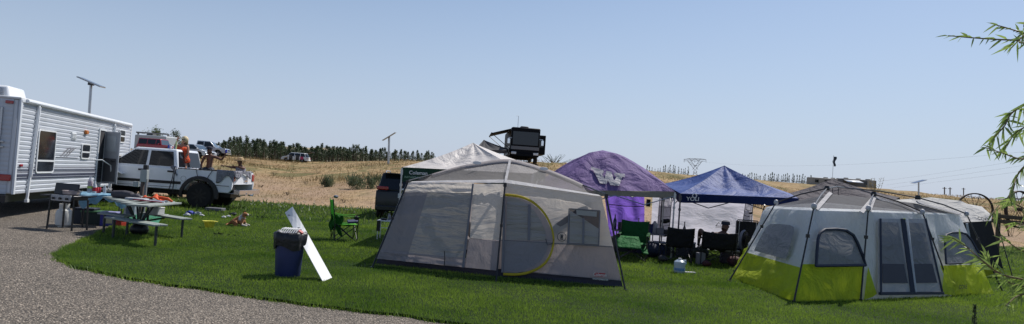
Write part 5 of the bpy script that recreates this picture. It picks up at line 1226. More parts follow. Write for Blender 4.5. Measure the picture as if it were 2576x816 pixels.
stalks(2160, 60, 18, 40, 10, 'weeds at the crest above the charcoal canopy', sage)
stalks(2430, 60, 34, 20, 4, 'thin dry stalk above the white roofed tent', dryw, False)
stalks(2545, 45, 60, 60, 12, 'tangle of dry stalks behind the right hand wagon wheel', dryw)
stalks(2470, 46, 40, 50, 10, 'dry stalks behind the left hand wagon wheel', dryw)
stalks(1395, 75, 26, 60, 22, 'fringe of weeds on the crest right of the motorhome', sage)
stalks(1345, 50, 30, 50, 16, 'grass tuft in front of the motorhome bumper', dryw)
stalks(2330, 60, 20, 60, 12, 'low dry weeds on the right crest', dryw)
# spike plant at the bottom edge
q = G(2449, 812, LZ); q = V((W(2449, 800, 7.4).x, 7.4, LZ)); t = thing('spike_weed', 'seed spike of a tall weed rising at the bottom edge near the right corner', 'weed', q)
zt_ = W(2452, 768, 7.4); mb = LB(); mb.tube([(0, 0, 0), V((.02, 0, .3)), zt_-q], [.012, .01, .006], 6); mb.build('stem', sage, t)
mb = LB(); r_ = random.Random(4); tp_ = zt_-q
for k_ in range(160):
    f = r_.uniform(.45, 1); p_ = lerp((.02, 0, 0), tp_, f); a = r_.uniform(0, 6.28); o_ = V((math.cos(a), math.sin(a), .8))*.035*(1.4-f); mb.add([p_, p_+o_+V((0, 0, .012)), p_+o_*1.1, p_+o_-V((0, 0, .01))], [(0, 1, 2, 3)])
mb.build('seed_head', leaf_mat('seed_green', (.03, .05, .02), (.12, .14, .06), 20), t, smooth=False)

# ------------------------------------------------------------------ wagon wheels and rails at the right
rust = mat('rusty_iron', (.07, .045, .035), .75, .5, bump=.4)
for k_, (px, py, rpx, d) in enumerate(((2452, 527, 41, 33), (2563, 527, 47, 32))):
    c = W(px, py, d); r_ = rpx/F_PX*d; t = thing('wagon_wheel', ['left spoked iron wagon wheel standing behind the white roofed tent', 'right spoked iron wagon wheel at the photo edge behind the rails'][k_], 'wheel', (c.x, c.y, c.z-r_), R(18 if k_ else -14), 'iron wagon wheels by the rail fence')
    mb = LB(); mb.lathe((0, 0, r_), [(r_*.93, -.07), (r_, -.07), (r_, .07), (r_*.93, .07), (r_*.93, -.07)], 40, 'y', False); mb.build('rim', rust, t)
    mb = LB(); mb.lathe((0, 0, r_), [(.001, -.12), (.08, -.12), (.08, .12), (.001, .12)], 12, 'y'); HB = mb.build('hub', rust, t)
    for j in range(12):
        for s_ in (-1, 1):
            a = 2*PI*(j+.25*s_)/12; mb = LB(); mb.tube([(.05*math.cos(a), .08*s_, r_+.05*math.sin(a)), (r_*.95*math.cos(a+.1*s_), 0, r_+r_*.95*math.sin(a+.1*s_))], .009, 4); mb.build('spoke', rust, t)
wood = mat('weathered_wood', (.11, .075, .05), .85, bump=.7, bscale=20, var=.35)
t = thing('rail_fence', 'brown timber rail fence beside the wagon wheels', 'fence', V((W(2440, 600, 31).x, 31, 0)))
for a, b in (((2425, 536, 31.5), (2640, 556, 30.5)), ((2428, 549, 31.5), (2640, 568, 30.5))): mb = MB(t); mb.bar(W(*a), W(*b), .09, .17); mb.build('rail', wood, t, bevel=.01)
for px in (2432, 2512, 2600): p = W(px, 536+(px-2432)*.09, 31.2); mb = MB(t); mb.bar(V((p.x, p.y, 0)), p+V((0, 0, .12)), .14, .14, (1, 0, 0)); mb.build('post', wood, t, bevel=.01)

# ------------------------------------------------------------------ willow beside the camera
wl_m = leaf_mat('willow_leaves', (.12, .20, .04), (.36, .47, .13), 6, .5, .35); twig_m = mat('willow_twig', (.16, .12, .06), .8)
WT = thing('willow_tree', 'willow whose slender leafy branches hang into the photo from the right', 'tree', (4.6, 4.3, 0))
mb = MB(WT); tk = [V((4.6, 4.3, 0)), V((4.5, 4.3, 1.2)), V((4.65, 4.4, 2.4)), V((4.5, 4.5, 3.4))]; mb.tube(tk, [.11, .09, .07, .04], 10); mb.build('trunk', bark, WT)
def branch(pts, d, seed, dens=1.0, L0=.13, start=V((4.5, 4.35, 1.6))):
    r_ = random.Random(seed); P_ = crv([start]+[W(x_, y_, d+r_.uniform(-.08, .08)) for x_, y_ in pts], 6); n_ = len(P_)
    mb = MB(WT); mb.tube(P_, [.007*(1-.75*i/n_)+.001 for i in range(n_)], 5); BR = mb.build('branch', twig_m, WT)
    lv = MB(WT)
    for i in range(6, n_):
        for _ in range(int(1.45*dens+r_.random())):
            p_ = lerp(P_[i-1], P_[i], r_.random()); t_ = (P_[i]-P_[i-1]).normalized(); sd2 = V((r_.uniform(-1, 1), r_.uniform(-.6, .6), r_.uniform(-1, .7)))
            dr = (t_*r_.uniform(.4, 1.1)+sd2*.75).normalized(); L_2 = L0*r_.uniform(.45, 1.05); wv = dr.cross(V((r_.uniform(-.3, .3), 1, r_.uniform(-.8, .8)))).normalized()*L_2*.068; bend = V((0, 0, -.22*L_2))
            q = [p_, p_+dr*L_2*.25+wv, p_+dr*L_2*.6+wv*.8+bend*.4, p_+dr*L_2+bend, p_+dr*L_2*.6-wv*.8+bend*.4, p_+dr*L_2*.25-wv]
            lv.add(q, [(0, 1, 2, 3, 4, 5)])
    o = lv.build('leaves', wl_m, BR, smooth=False); return BR
hi_ = V((4.55, 4.4, 3.0))
branch([(2620, 108), (2560, 102), (2500, 99), (2440, 95), (2385, 90)], 4.3, 1, .7, .11, hi_)
branch([(2620, 96), (2575, 84), (2530, 70), (2500, 62)], 4.5, 2, .9, .11, hi_)
branch([(2620, 60), (2590, 78), (2565, 100), (2545, 120)], 4.1, 3, .8, .11, hi_)
branch([(2640, 250), (2585, 262), (2545, 285), (2525, 320), (2500, 345)], 4.2, 4, 1.2, .12, hi_)
branch([(2640, 300), (2590, 315), (2555, 335), (2530, 370)], 4.4, 5, 1.2, .12)
branch([(2640, 330), (2600, 380), (2570, 400), (2520, 385), (2480, 372)], 4.2, 6, 1.1, .11)
branch([(2640, 400), (2590, 410), (2560, 440), (2548, 480), (2540, 500)], 4.3, 7, 1.3, .11)
branch([(2640, 450), (2600, 470), (2570, 500), (2530, 500), (2490, 545)], 4.6, 8, .8, .12)
branch([(2640, 540), (2590, 530), (2550, 512), (2520, 508)], 4.5, 9, .8, .10)
lo_ = V((4.55, 4.3, .7))
branch([(2640, 720), (2580, 705), (2520, 690), (2470, 655), (2430, 620), (2395, 598)], 4.0, 10, 1.4, .12, lo_)
branch([(2640, 735), (2590, 722), (2540, 712), (2500, 680), (2480, 640)], 4.1, 11, 1.3, .12, lo_)
branch([(2640, 760), (2600, 740), (2560, 745), (2530, 770)], 4.0, 12, 1.2, .10, lo_)
branch([(2640, 640), (2600, 640), (2560, 625), (2530, 605)], 4.3, 13, .9, .11, lo_)
branch([(2640, 590), (2610, 585), (2585, 570), (2560, 560)], 4.3, 14, .9, .10, lo_)
# ================================================================== people
skin_m = {k_: mat('skin_'+k_, c_, .55, var=.10, vscale=14) for k_, c_ in dict(fair=(.40, .20, .13), tan=(.15, .07, .045), dark=(.12, .06, .04)).items()}
for m_ in skin_m.values(): m_.node_tree.nodes['Principled BSDF'].inputs['Subsurface Weight'].default_value = .08
def person(label, loc, rotz, J, m, fist=(), name='person'):
    """one continuous skinned body; J: joint name -> (x,y,z) local, +y is the way the body faces"""
    t = thing(name, label, 'person', loc, rotz)
    Vs, Rr, E = [], [], []
    def add(p, r, par=None):
        Vs.append(V(p)); Rr.append(r); i = len(Vs)-1
        if par is not None: E.append((par, i))
        return i
    pel = add(J['pelvis'], (.145, .115)); wst = add(J['waist'], (.125, .09), pel); chs = add(J['chest'], (.16, .11), wst); ub = add(J['neck_base'], (.11, .085), chs)
    nk = add(lerp(J['neck_base'], J['head'], .38), (.052, .055), ub); jw = add(lerp(J['neck_base'], J['head'], .72)+V((0, .015, 0)), (.072, .085), nk); hd = add(J['head'], (.078, .096), jw); add(V(J['head'])+V((0, -.005, .09)), (.058, .07), hd)
    for s_ in ('l', 'r'):
        sh = add(J['sh_'+s_], (.062, .06), ub); el = add(J['el_'+s_], (.042, .042), sh); m1 = add(lerp(J['el_'+s_], J['wr_'+s_], .35), (.042, .038), el); wr2 = add(J['wr_'+s_], (.026, .022), m1)
        wv, ev = V(J['wr_'+s_]), V(J['el_'+s_]); dr = (V(J.get('hd_'+s_, wv+(wv-ev))) - wv).normalized(); side = dr.cross(V((0, 1, .2))).normalized(); nrm = side.cross(dr)
        pm = add(wv+dr*.05, (.036, .018), wr2); pe = add(wv+dr*.085, (.036, .015), pm)
        curl = .8 if s_ in fist else .15
        for k_, (o_, L_2) in enumerate(((-.03, .062), (-.010, .075), (.011, .07), (.031, .055))):
            b0 = wv+dr*.095+side*o_; d1 = (dr+nrm*curl*.5+side*o_*3).normalized(); d2 = (dr*(1-curl)+nrm*curl).normalized()
            a_ = add(b0, (.010, .010), pe); a_ = add(b0+d1*L_2*.5, (.009, .009), a_); add(b0+d1*L_2*.5+d2*L_2*.5, (.007, .007), a_)
        a_ = add(wv+dr*.04-side*.04, (.012, .012), pm); add(wv+dr*.075-side*.062+nrm*.02*curl, (.009, .009), a_)
        hp = add(J['hip_'+s_], (.095, .09), pel); kn = add(J['kn_'+s_], (.058, .058), hp); cf = add(lerp(J['kn_'+s_], J['an_'+s_], .35), (.055, .052), kn); an = add(J['an_'+s_], (.036, .036), cf); add(V(J['an_'+s_])+V((0, .12, -.035)), (.032, .025), an)
    me = bpy.data.meshes.new('body'); me.from_pydata([tuple(p_) for p_ in Vs], E, []); o = bpy.data.objects.new('body', me); COL.objects.link(o); o.parent = t
    sk = o.modifiers.new('skin', 'SKIN'); sk.use_smooth_shade = True; sk.branch_smoothing = .6
    for i, r_ in enumerate(Rr): me.skin_vertices[0].data[i].radius = r_
    me.skin_vertices[0].data[0].use_root = True
    sb = o.modifiers.new('sub', 'SUBSURF'); sb.levels = 2; sb.render_levels = 2
    me.materials.append(m)
    # face: nose, lips, eyes and ears on the head
    H_ = V(J['head']); fm = LB(); fm.ball(H_+V((0, .098, -.02)), .017, 8, 6, (.7, 1.0, 1.5)); fm.build('nose', m, t)
    fm = LB(); fm.ball(H_+V((0, .088, -.066)), .024, 8, 5, (1, .5, .35)); fm.build('mouth', mat('lips', (.25, .08, .07), .5), t)
    for s_ in (-1, 1):
        fm = LB(); fm.ball(H_+V((s_*.031, .082, .012)), .012, 8, 6); fm.build('eye', mat('eye_dark', (.05, .04, .035), .2), t)
        fm = LB(); fm.ball(H_+V((s_*.08, .0, -.01)), .028, 8, 6, (.35, .7, 1.1)); fm.build('ear', m, t)
    return t
def shell_around(t, name, m, sections, n=22, label=None, open_=True, solid=.008, wr=.0):
    """clothing as a closed tube of ellipses: (centre, rx, ry)"""
    mb = LB(); N = len(sections)
    mb.grid(lambda u, v: V(sections[round(v*(N-1))][0]) + V((math.cos(2*PI*u)*sections[round(v*(N-1))][1]*(1+wr*math.sin(u*50+v*7)), math.sin(2*PI*u)*sections[round(v*(N-1))][2]*(1+wr*math.cos(u*44)), wr*.3*math.sin(u*40))), n, N-1)
    return mb.build(name, m, t, solid=solid, ang=80)
orange = fabric('orange_cloth', (1.0, .23, .11), .55, .6, 8)
blonde = mat('blonde_hair', (.62, .50, .30), .6, var=.35, vscale=40, bump=.6, bscale=90)
# --- woman standing in the bed, waving
fy = TY+.75; wp = W(461, 420, fy); fz_ = 1.02
J = dict(pelvis=(0, 0, .83), waist=(-.03, .0, 1.0), chest=(-.04, .0, 1.19), neck_base=(-.03, 0, 1.34), head=(.02, .02, 1.52), sh_r=(.14, 0, 1.31), el_r=(.20, .05, 1.06), wr_r=(.13, .12, .86), hd_r=(.12, .14, .7),
         sh_l=(-.19, .02, 1.32), el_l=(-.33, .06, 1.22), wr_l=(-.21, .08, 1.48), hd_l=(-.17, .10, 1.66), hip_l=(-.09, 0, .80), kn_l=(.05, .10, .44), an_l=(.02, .02, .07), hip_r=(.09, 0, .80), kn_r=(.16, .12, .44), an_r=(.16, .0, .07))
WM = person('blonde woman in an orange swimsuit and sunglasses waving from the pickup bed', (wp.x-.04, fy, fz_-.16), PI, {k_: (-v_[0], v_[1], v_[2]) for k_, v_ in J.items()}, skin_m['fair'], fist=('r',))
flip = lambda p_: V((-p_[0], p_[1], p_[2]))
shell_around(WM, 'swimsuit', orange, [(flip((-.035, 0, 1.28)), .20, .15), (flip((-.035, .01, 1.18)), .22, .165), (flip((-.03, .0, 1.06)), .205, .155), (flip((-.02, 0, .95)), .215, .165), (flip((0, 0, .84)), .24, .185), (flip((.0, 0, .72)), .25, .195)], wr=.03)
hb = LB(); hd_ = flip(J['head']); hb.ball(hd_+V((0, -.025, .03)), .115, 16, 12, (.95, .95, 1.05)); 
hb.grid(lambda u, v: hd_+V((math.cos(PI+PI*u)*(.11+.02*v)+.0, math.sin(PI+PI*u)*.10*(1)-.01, .04-v*.30-.03*math.sin(u*20)*v)), 16, 6); hb.build('hair', blonde, WM, solid=.02)
hb = LB(); hb.box(hd_+V((.034, .098, .014)), (.052, .012, .036)); hb.box(hd_+V((-.034, .098, .014)), (.052, .012, .036)); hb.box(hd_+V((0, .1, .024)), (.1, .008, .01)); hb.build('sunglasses', black_plastic, WM, bevel=.004)
# --- man sitting on the far rail, arm raised with a can
my = TY+1.45; mp = W(524, 430, my)
J = dict(pelvis=(0, 0, .05), waist=(0, .0, .22), chest=(.01, -.01, .44), neck_base=(0, 0, .60), head=(-.02, .05, .80), sh_l=(-.20, 0, .56), el_l=(-.27, .05, .28), wr_l=(-.22, .15, .05), hd_l=(-.2, .2, -.08),
         sh_r=(.20, 0, .56), el_r=(.47, .05, .48), wr_r=(.60, .10, .66), hd_r=(.63, .10, .8), hip_l=(-.10, .03, .03), kn_l=(-.16, .42, .02), an_l=(-.14, .46, -.42), hip_r=(.10, .03, .03), kn_r=(.16, .42, .02), an_r=(.14, .46, -.42))
MN = person('shirtless tanned man in a dark cap sitting in the pickup bed and raising a can', (mp.x+.02, my, 1.30), PI, {k_: (-v_[0], v_[1], v_[2]) for k_, v_ in J.items()}, skin_m['tan'], fist=('r', 'l'))
for s_ in (-1, 1):
    hb = LB(); hb.tube([V((s_*.07, -.05, .06)), V((s_*.10, .05, .05)), V((s_*.15, .36, .03))], [.12, .12, .09], 12); hb.build('shorts_leg', mat('dark_shorts', (.02, .025, .04), .8), MN)
hd_ = flip(J['head']); hb = LB(); hb.lathe(hd_+V((0, 0, .035)), [(.108, 0), (.112, .03), (.10, .075), (.06, .105), (.001, .115)], 18); hb.box(hd_+V((0, .14, .045)), (.14, .11, .014)); hb.build('cap', mat('navy_cap', (.015, .018, .035), .8), MN)
p_ = TKM.to_3x3() @ V((0, 0, 0)); Mn = Matrix.Translation(MN.location) @ Matrix.Rotation(PI, 4, 'Z'); cc_ = Mn @ V((-.64, .13, .80)); mb = MB(); mb.lathe(cc_, [(.03, -.06), (.034, -.05), (.034, .06), (.028, .07)], 12); single(mb, 'drink_can', mat('cobalt_can', (.02, .04, .40), .3, .3), 'cobalt blue can held up by the shirtless man', 'can', cc_)
# --- person in a straw hat sitting low at the tailgate
cp = W(606, 436, TY+1.35)
J = dict(pelvis=(0, 0, -.42), waist=(0, 0, -.28), chest=(0, 0, -.10), neck_base=(0, .02, .02), head=(0, .06, .20), sh_l=(-.15, 0, -.01), el_l=(-.26, .16, -.02), wr_l=(-.42, .34, .02), hd_l=(-.5, .38, .02), sh_r=(.15, 0, -.01), el_r=(.26, .20, -.02), wr_r=(.06, .34, .03), hd_r=(-.02, .36, .03),
         hip_l=(-.08, .03, -.44), kn_l=(-.12, .34, -.34), an_l=(-.1, .34, -.62), hip_r=(.08, .03, -.44), kn_r=(.12, .34, -.34), an_r=(.1, .34, -.62))
CH_ = person('person in a wide straw hat leaning arms on the tailgate corner of the pickup', (cp.x-.02, TY+1.35, 1.54), PI-.3, {k_: (-v_[0], v_[1], v_[2]) for k_, v_ in J.items()}, skin_m['tan'], fist=('r',))
hd_ = flip(J['head']); straw_m = mat('straw_hat', (.50, .36, .20), .85, bump=.6, bscale=80)
hb = LB(); hb.lathe(hd_+V((0, 0, .05)), [(.24, .02), (.2, -.012), (.12, .0), (.112, .02), (.105, .09), (.07, .125), (.001, .13)], 24, cap=False); hb.build('straw_hat', straw_m, CH_, solid=.008)
shell_around(CH_, 'top', mat('grey_top', (.25, .24, .27), .85), [(flip((0, 0, .02)), .15, .11), (flip((0, 0, -.05)), .20, .135), (flip((0, 0, -.25)), .17, .125), (flip((0, 0, -.42)), .18, .14)])
hb = LB(); hb.box(hd_+V((0, .098, .014)), (.12, .012, .03)); hb.build('sunglasses', black_plastic, CH_)

# ================================================================== dog lying on the lawn
dg = G(600, 569, LZ); DG = thing('dog', 'tan and white dog lying on the grass looking right', 'dog', dg, 0)
def furmat():
    m = bpy.data.materials.new('dog_fur'); m.use_nodes = True; n, l = m.node_tree.nodes, m.node_tree.links; b = n['Principled BSDF']; b.inputs['Roughness'].default_value = .85
    tc = n.new('ShaderNodeTexCoord'); q = n.new('ShaderNodeTexNoise'); q.inputs['Scale'].default_value = 5; q.inputs['Detail'].default_value = 5; l.new(tc.outputs['Object'], q.inputs['Vector'])
    r_ = n.new('ShaderNodeValToRGB'); l.new(q.outputs['Fac'], r_.inputs[0]); e = r_.color_ramp.elements; e[0].position = .35; e[0].color = (.26, .10, .04, 1); e[1].position = .65; e[1].color = (.46, .20, .08, 1)
    sx = n.new('ShaderNodeSeparateXYZ'); l.new(tc.outputs['Object'], sx.inputs[0])
    def rng_(o_, a, b_): z = n.new('ShaderNodeMapRange'); z.inputs[1].default_value = a; z.inputs[2].default_value = b_; l.new(o_, z.inputs[0]); return z.outputs[0]
    def mul(a, b_): z = n.new('ShaderNodeMath'); z.operation = 'MULTIPLY'; l.new(a, z.inputs[0]); l.new(b_, z.inputs[1]); return z.outputs[0]
    def mx(a, b_): z = n.new('ShaderNodeMath'); z.operation = 'MAXIMUM'; l.new(a, z.inputs[0]); l.new(b_, z.inputs[1]); return z.outputs[0]
    w = mul(rng_(sx.outputs['X'], .005, .03), rng_(sx.outputs['X'], .10, .075)); w = mx(mul(w, rng_(sx.outputs['Z'], .14, .18)), mul(rng_(sx.outputs['X'], .12, .14), rng_(sx.outputs['Z'], .10, .06)))
    w = mx(w, rng_(sx.outputs['X'], .21, .235))
    mm = n.new('ShaderNodeMix'); mm.data_type = 'RGBA'; l.new(w, mm.inputs[0]); l.new(r_.outputs[0], mm.inputs[6]); mm.inputs[7].default_value = (.62, .56, .50, 1); l.new(mm.outputs[2], b.inputs['Base Color']); return m
fur = furmat()
dv_, dr_, de_ = [], [], []
def dadd(p, r, par=None):
    dv_.append(p); dr_.append(r)
    if par is not None: de_.append((par, len(dv_)-1))
    return len(dv_)-1
k0 = dadd((-.12, 0, .13), (.115, .12)); k1 = dadd((-.02, .02, .155), (.12, .13), k0); k2 = dadd((.06, .03, .19), (.105, .12), k1); k3 = dadd((.10, .02, .27), (.07, .075), k2); k4 = dadd((.135, .01, .335), (.07, .068), k3)
k5 = dadd((.20, -.005, .315), (.045, .042), k4); dadd((.255, -.01, .30), (.032, .028), k5)
a_ = dadd((.10, -.08, .10), (.05, .05), k2); a_ = dadd((.12, -.10, .045), (.032, .032), a_); a_ = dadd((.24, -.12, .03), (.025, .022), a_); dadd((.28, -.12, .025), (.028, .02), a_)
a_ = dadd((.12, .10, .10), (.05, .05), k2); a_ = dadd((.14, .11, .04), (.032, .032), a_); dadd((.27, .08, .03), (.026, .022), a_)
a_ = dadd((-.10, -.11, .10), (.085, .08), k0); a_ = dadd((.02, -.17, .08), (.05, .05), a_); a_ = dadd((-.06, -.19, .03), (.028, .025), a_); dadd((.05, -.2, .022), (.026, .02), a_)
a_ = dadd((-.20, .05, .09), (.07, .07), k0); a_ = dadd((-.28, .02, .04), (.025, .025), a_); dadd((-.30, -.12, .02), (.014, .014), a_)
me = bpy.data.meshes.new('body'); me.from_pydata(dv_, de_, []); o = bpy.data.objects.new('body', me); COL.objects.link(o); o.parent = DG
sk = o.modifiers.new('skin', 'SKIN'); sk.use_smooth_shade = True; sk.branch_smoothing = .7
for i, r_ in enumerate(dr_): me.skin_vertices[0].data[i].radius = r_
o.modifiers.new('sub', 'SUBSURF').render_levels = 2; me.materials.append(fur)
for s_ in (-1, 1): mb = LB(); mb.add([(.11, s_*.03, .38), (.15, s_*.065, .375), (.10, s_*.07, .43), (.12, s_*.05, .36)], [(0, 1, 2), (0, 2, 3), (1, 3, 2)]); mb.build('ear', mat('dog_brown', (.05, .025, .015), .9), DG, solid=.01)
mb = LB(); mb.ball((.288, -.01, .308), .017, 8, 6); mb.build('nose', black_plastic, DG)
for s_ in (-1, 1): mb = LB(); mb.ball((.185, s_*.043-.003, .345), .008, 8, 6); mb.build('eye', black_plastic, DG)
mb = LB(); mb.tube([V((.09+.03*math.cos(a), .02+.08*math.cos(a*1), .255)) for a in (0,)]*1+[V((.092, .02, .25))], .02); mb = LB(); mb.lathe((.088, .02, .245), [(.082, -.015), (.09, 0), (.082, .015)], 18, 'z', False, Euler((0, .5, 0)).to_matrix()); mb.build('collar', mat('collar_grey', (.35, .33, .32), .8), DG)

# ================================================================== things on the lawn
# trash can with bag and pot lid rack
q = G(712, 699, LZ); TC = thing('trash_can', 'round blue trash can lined with a black bag and heaped with rubbish', 'trash can', q+V((0, .2, 0)))
r0_ = .205; hc = .66
mb = LB(); mb.lathe((0, 0, 0), [(r0_*.88, 0), (r0_*.9, .01), (r0_*1.0, hc*.55), (r0_*1.04, hc*.9), (r0_*1.1, hc*.92), (r0_*1.1, hc*.97), (r0_*1.02, hc*.97), (r0_*.95, hc*.5)], 40); mb.build('bin', mat('bin_blue', (.018, .028, .11), .5, var=.2), TC)
mb = LB()
def bagf(u, v):
    a = 2*PI*u; w_ = .012*math.sin(a*9+2)+.01*math.sin(a*5)
    rr_ = [r0_*.8, r0_*1.05, r0_*1.22, r0_*1.18, r0_*1.13][round(v*4)]+w_*(1 if v > .2 else .3); zz = [hc*.93, hc*1.02, hc*.98, hc*.82, hc*(.66+.06*math.sin(a*3+1))][round(v*4)]
    return V((rr_*math.cos(a), rr_*math.sin(a), zz+w_*.5))
mb.grid(bagf, 48, 4); mb.build('bin_bag', mat('bag_black', (.010, .010, .013), .45, bump=.8, bscale=14), TC, ang=60)
mb = LB(); mb.ball((0, 0, hc*.92), .15, 16, 8, (1.1, 1, .5)); mb.ball((.08, -.05, hc*.99), .06, 8, 6); mb.build('rubbish', mat('rubbish_pale', (.20, .19, .19), .7, bump=1, bscale=12, var=.6, vscale=14), TC, ang=30)
mb = LB(); 
for k_ in range(8): x_ = -.13+.034*k_; mb.tube([(x_, -.14, hc*1.0), (x_+.02, -.08, hc*1.09), (x_+.04, .05, hc*1.10)], .008, 5)
mb.build('striped_packaging', mat('pack_white', (.7, .7, .7), .5), TC)
mb = LB(); mb.box((.17, -.08, hc*1.02), (.07, .05, .06), (.3, .5, 0)); mb.build('red_packet', mat('packet_red', (.4, .02, .02), .5), TC)
# white board leaning on it
b0, b1 = G(832, 703, LZ), G(813, 709, LZ); t0_, t1_ = W(736, 520, b0.y+.32), W(717, 536, b0.y+.27)
mb = MB(); dn_ = (b0-b1); bb0 = V((b1.x, b1.y-.02, LZ+.0)); bb1 = V((b0.x+.01, b0.y+.02, LZ+.02))
mb.patch(bb0, bb1, t0_, t1_, 2, 10, wr=.004, sag=.01); bd = MB(); bd.o = bb0.copy(); bd.v, bd.f = mb.v, mb.f
BDT = thing('foam_board', 'long white foam board leaning against the blue trash can', 'board', bb0)
mb2 = MB(BDT); mb2.v, mb2.f = mb.v, mb.f; mb2.build('panel', mat('foam_white', (.72, .73, .74), .6, var=.12, vscale=5, bump=.25, bscale=9), BDT, smooth=False, solid=.010)
for f_, s2, nm in ((.93, .018, 'edge_mark'), (.66, .026, 'print_mark'), (.69, .026, 'print_mark'), (.72, .02, 'print_mark')):
    c = lerp(lerp(bb0, t1_, f_), lerp(bb1, t0_, f_), .5 if nm[0] == 'p' else .25)+V((0, -.03, .01)); mb = MB(BDT); mb.bar(c-V((s2, 0, -.004)), c+V((s2, 0, .004)), s2*.7, .004, (0, -1, .4)); mb.build(nm, mat('print_grey', (.15, .15, .16), .7), BDT)
# yellow tub
q = G(522, 574, LZ); mb = MB(q and None); t = thing('plastic_tub', 'small yellow plastic tub standing on the grass', 'tub', q+V((0, .1, 0)))
mb = LB(); sc_ = .145; mb.lathe((0, 0, 0), [(sc_*.62, 0), (sc_*.66, .01), (sc_*.92, .13), (sc_*1.12, .155), (sc_*1.12, .17), (sc_*.9, .16), (sc_*.6, .02)], 28); mb.build('bowl', mat('tub_yellow', (.72, .68, .10), .4, trans=.2), t)
mb = LB(); mb.box((-.165, 0, .163), (.04, .1, .014)); mb.build('handle', mat('tub_yellow', (0, 0, 0)), t); mb = LB(); mb.box((.165, 0, .163), (.04, .1, .014)); mb.build('handle', mat('tub_yellow', (0, 0, 0)), t)

# folding camp chair
def camp_chair(label, loc, rz, fab, frame, s=1.0, w=.62, drape=True, tall=.95):
    """faces local +y"""
    t = thing('camp_chair', label, 'chair', loc, rz, 'folding camp chairs'); h = .40*s; W2 = w/2*s; D2 = .26*s; bh = tall*s
    leg = []
    for sx_ in (-1, 1):
        for pts in ([(sx_*W2, D2, 0), (sx_*W2*.95, -D2*.9, h)], [(sx_*W2, -D2, 0), (sx_*W2, D2, h), ], [(sx_*W2, D2, 0), (sx_*W2, D2*1.0, h*1.45)]):
            mb = LB(); mb.tube(pts, .011*s, 6); mb.build('leg', frame, t)
        mb = LB(); mb.tube([(sx_*W2, -D2, .0), (sx_*W2, -D2*1.05, h), (sx_*W2*.98, -D2*1.35, bh)], .012*s, 6); mb.build('back_post', frame, t)
    for y_ in (-1, 1):
        for s2 in (-1, 1): mb = LB(); mb.tube([(-W2*s2, y_*D2, .02), (W2*s2, y_*D2, h)], .010*s, 6); mb.build('cross_brace', frame, t)
    mb = LB(); mb.grid(lambda u, v: V(((u-.5)*2*W2*.95, -D2+v*2*D2*1.05, h-.05*s*math.sin(PI*u)*math.sin(PI*min(1, v*.8+.1)))), 8, 8); mb.build('seat', fab, t, solid=.008)
    mb = LB(); mb.grid(lambda u, v: V(((u-.5)*2*W2, -D2*1.0-.09*s*v-.03*s*math.sin(PI*u), h*.95+(bh-h*.95)*v - .03*math.sin(PI*u)*v)), 8, 8); mb.build('backrest', fab, t, solid=.008)
    for sx_ in (-1, 1): mb = LB(); mb.grid(lambda u, v: V((sx_*(W2+(u-.5)*.07*s), -D2*1.15+v*2.2*D2, h*1.5-.03*math.sin(PI*v)+.05*(1-v))), 3, 8); mb.build('armrest', fab, t, solid=.01)
    mb = LB(); mb.lathe((W2, D2*.8, h*1.3), [(.035*s, 0), (.045*s, .09*s)], 12, cap=False); mb.build('cup_holder', black_plastic, t, solid=.004)
    return t
green_f = fabric('chair_green', (.14, .48, .07), .4, .5, 4); gq = G(862, 606, LZ)
gc = camp_chair('empty bright green folding chair standing on the open lawn', gq+V((.0, .1, 0)), R(-68), green_f, black_metal, 1.0, .62, tall=.98)
mb = MB(); hb_ = gq+V((-.19, .05, 0)); mb.grid(lambda u, v: hb_+V((-.10+.28*u+.03*math.sin(v*8), -.22+.04*math.sin(u*9), .62-.42*v*(1-.25*math.sin(u*5)))), 10, 8); single(mb, 'towel', fabric('towel_green', (.04, .17, .035), .25, .8, 6), 'dark green towel hanging off the side of the green lawn chair', 'towel', hb_+V((0, -.2, .5)), solid=.012)
mb = MB(); h2 = gq+V((-.27, .12, LZ)); mb.ball(h2+V((.0, 0, .99)), .05, 10, 6, (1.2, 1.6, .8)); single(mb, 'cap', mat('teal_cap', (.10, .12, .16), .8), 'small cap hung on the top corner of the green lawn chair', 'cap', h2+V((0, 0, .95)))
mb = MB(); h3 = gq+V((.20, .02, .47)); mb.box(h3, (.26, .3, .05), (.1, -.1, .3)); single(mb, 'cushion', mat('navy_cushion', (.04, .05, .10), .9), 'navy folded cloth lying on the seat of the green lawn chair', 'cloth', h3, bevel=.02)
# little white table with things, left of the grey tent
q = G(965, 604, LZ); t = thing('side_table', 'small white folding table cluttered with dark items left of the grey tent', 'table', q+V((.06, .2, 0))); tz = .47
mb = LB(); mb.box((0, 0, tz), (.52, .42, .03)); mb.build('table_top', white_paint, t, bevel=.006)
for sx_, sy_ in ((-1, -1), (1, -1), (-1, 1), (1, 1)): mb = LB(); mb.bar((sx_*.23, sy_*.18, 0), (sx_*.23, sy_*.18, tz), .022, .022, (1, 0, 0)); mb.build('leg', white_paint, t)
mb = LB(); mb.bar((-.23, -.18, .3), (.23, -.18, .3), .015); mb.build('crossbar', white_paint, t)
tp0 = t.location+V((0, 0, tz+.015))
for k_, (dx, dy, s_, m_, lb, nm, ct) in enumerate(((-.12, -.05, (.18, .12, .05), black_plastic, 'black bundle lying on the small white table', 'bundle', 'bundle'), (.10, .0, (.14, .14, .10), mat('grey_thing', (.12, .12, .14), .6), 'dark grey pouch on the right of the small white table', 'pouch', 'pouch'), (-.02, .12, (.08, .08, .16), mat('grey_jar', (.25, .25, .28), .4), 'small jar at the back of the small white table', 'jar', 'jar'))):
    c = tp0+V((dx, dy, s_[2]/2)); mb = MB(); mb.ball(c, 1, 12, 8, (s_[0]*.55, s_[1]*.55, s_[2]*.5)) if k_ < 2 else mb.lathe(c-V((0, 0, s_[2]/2)), [(.035, 0), (.04, .11), (.025, .13), (.025, .16)], 12); single(mb, nm, m_, lb, ct, c)
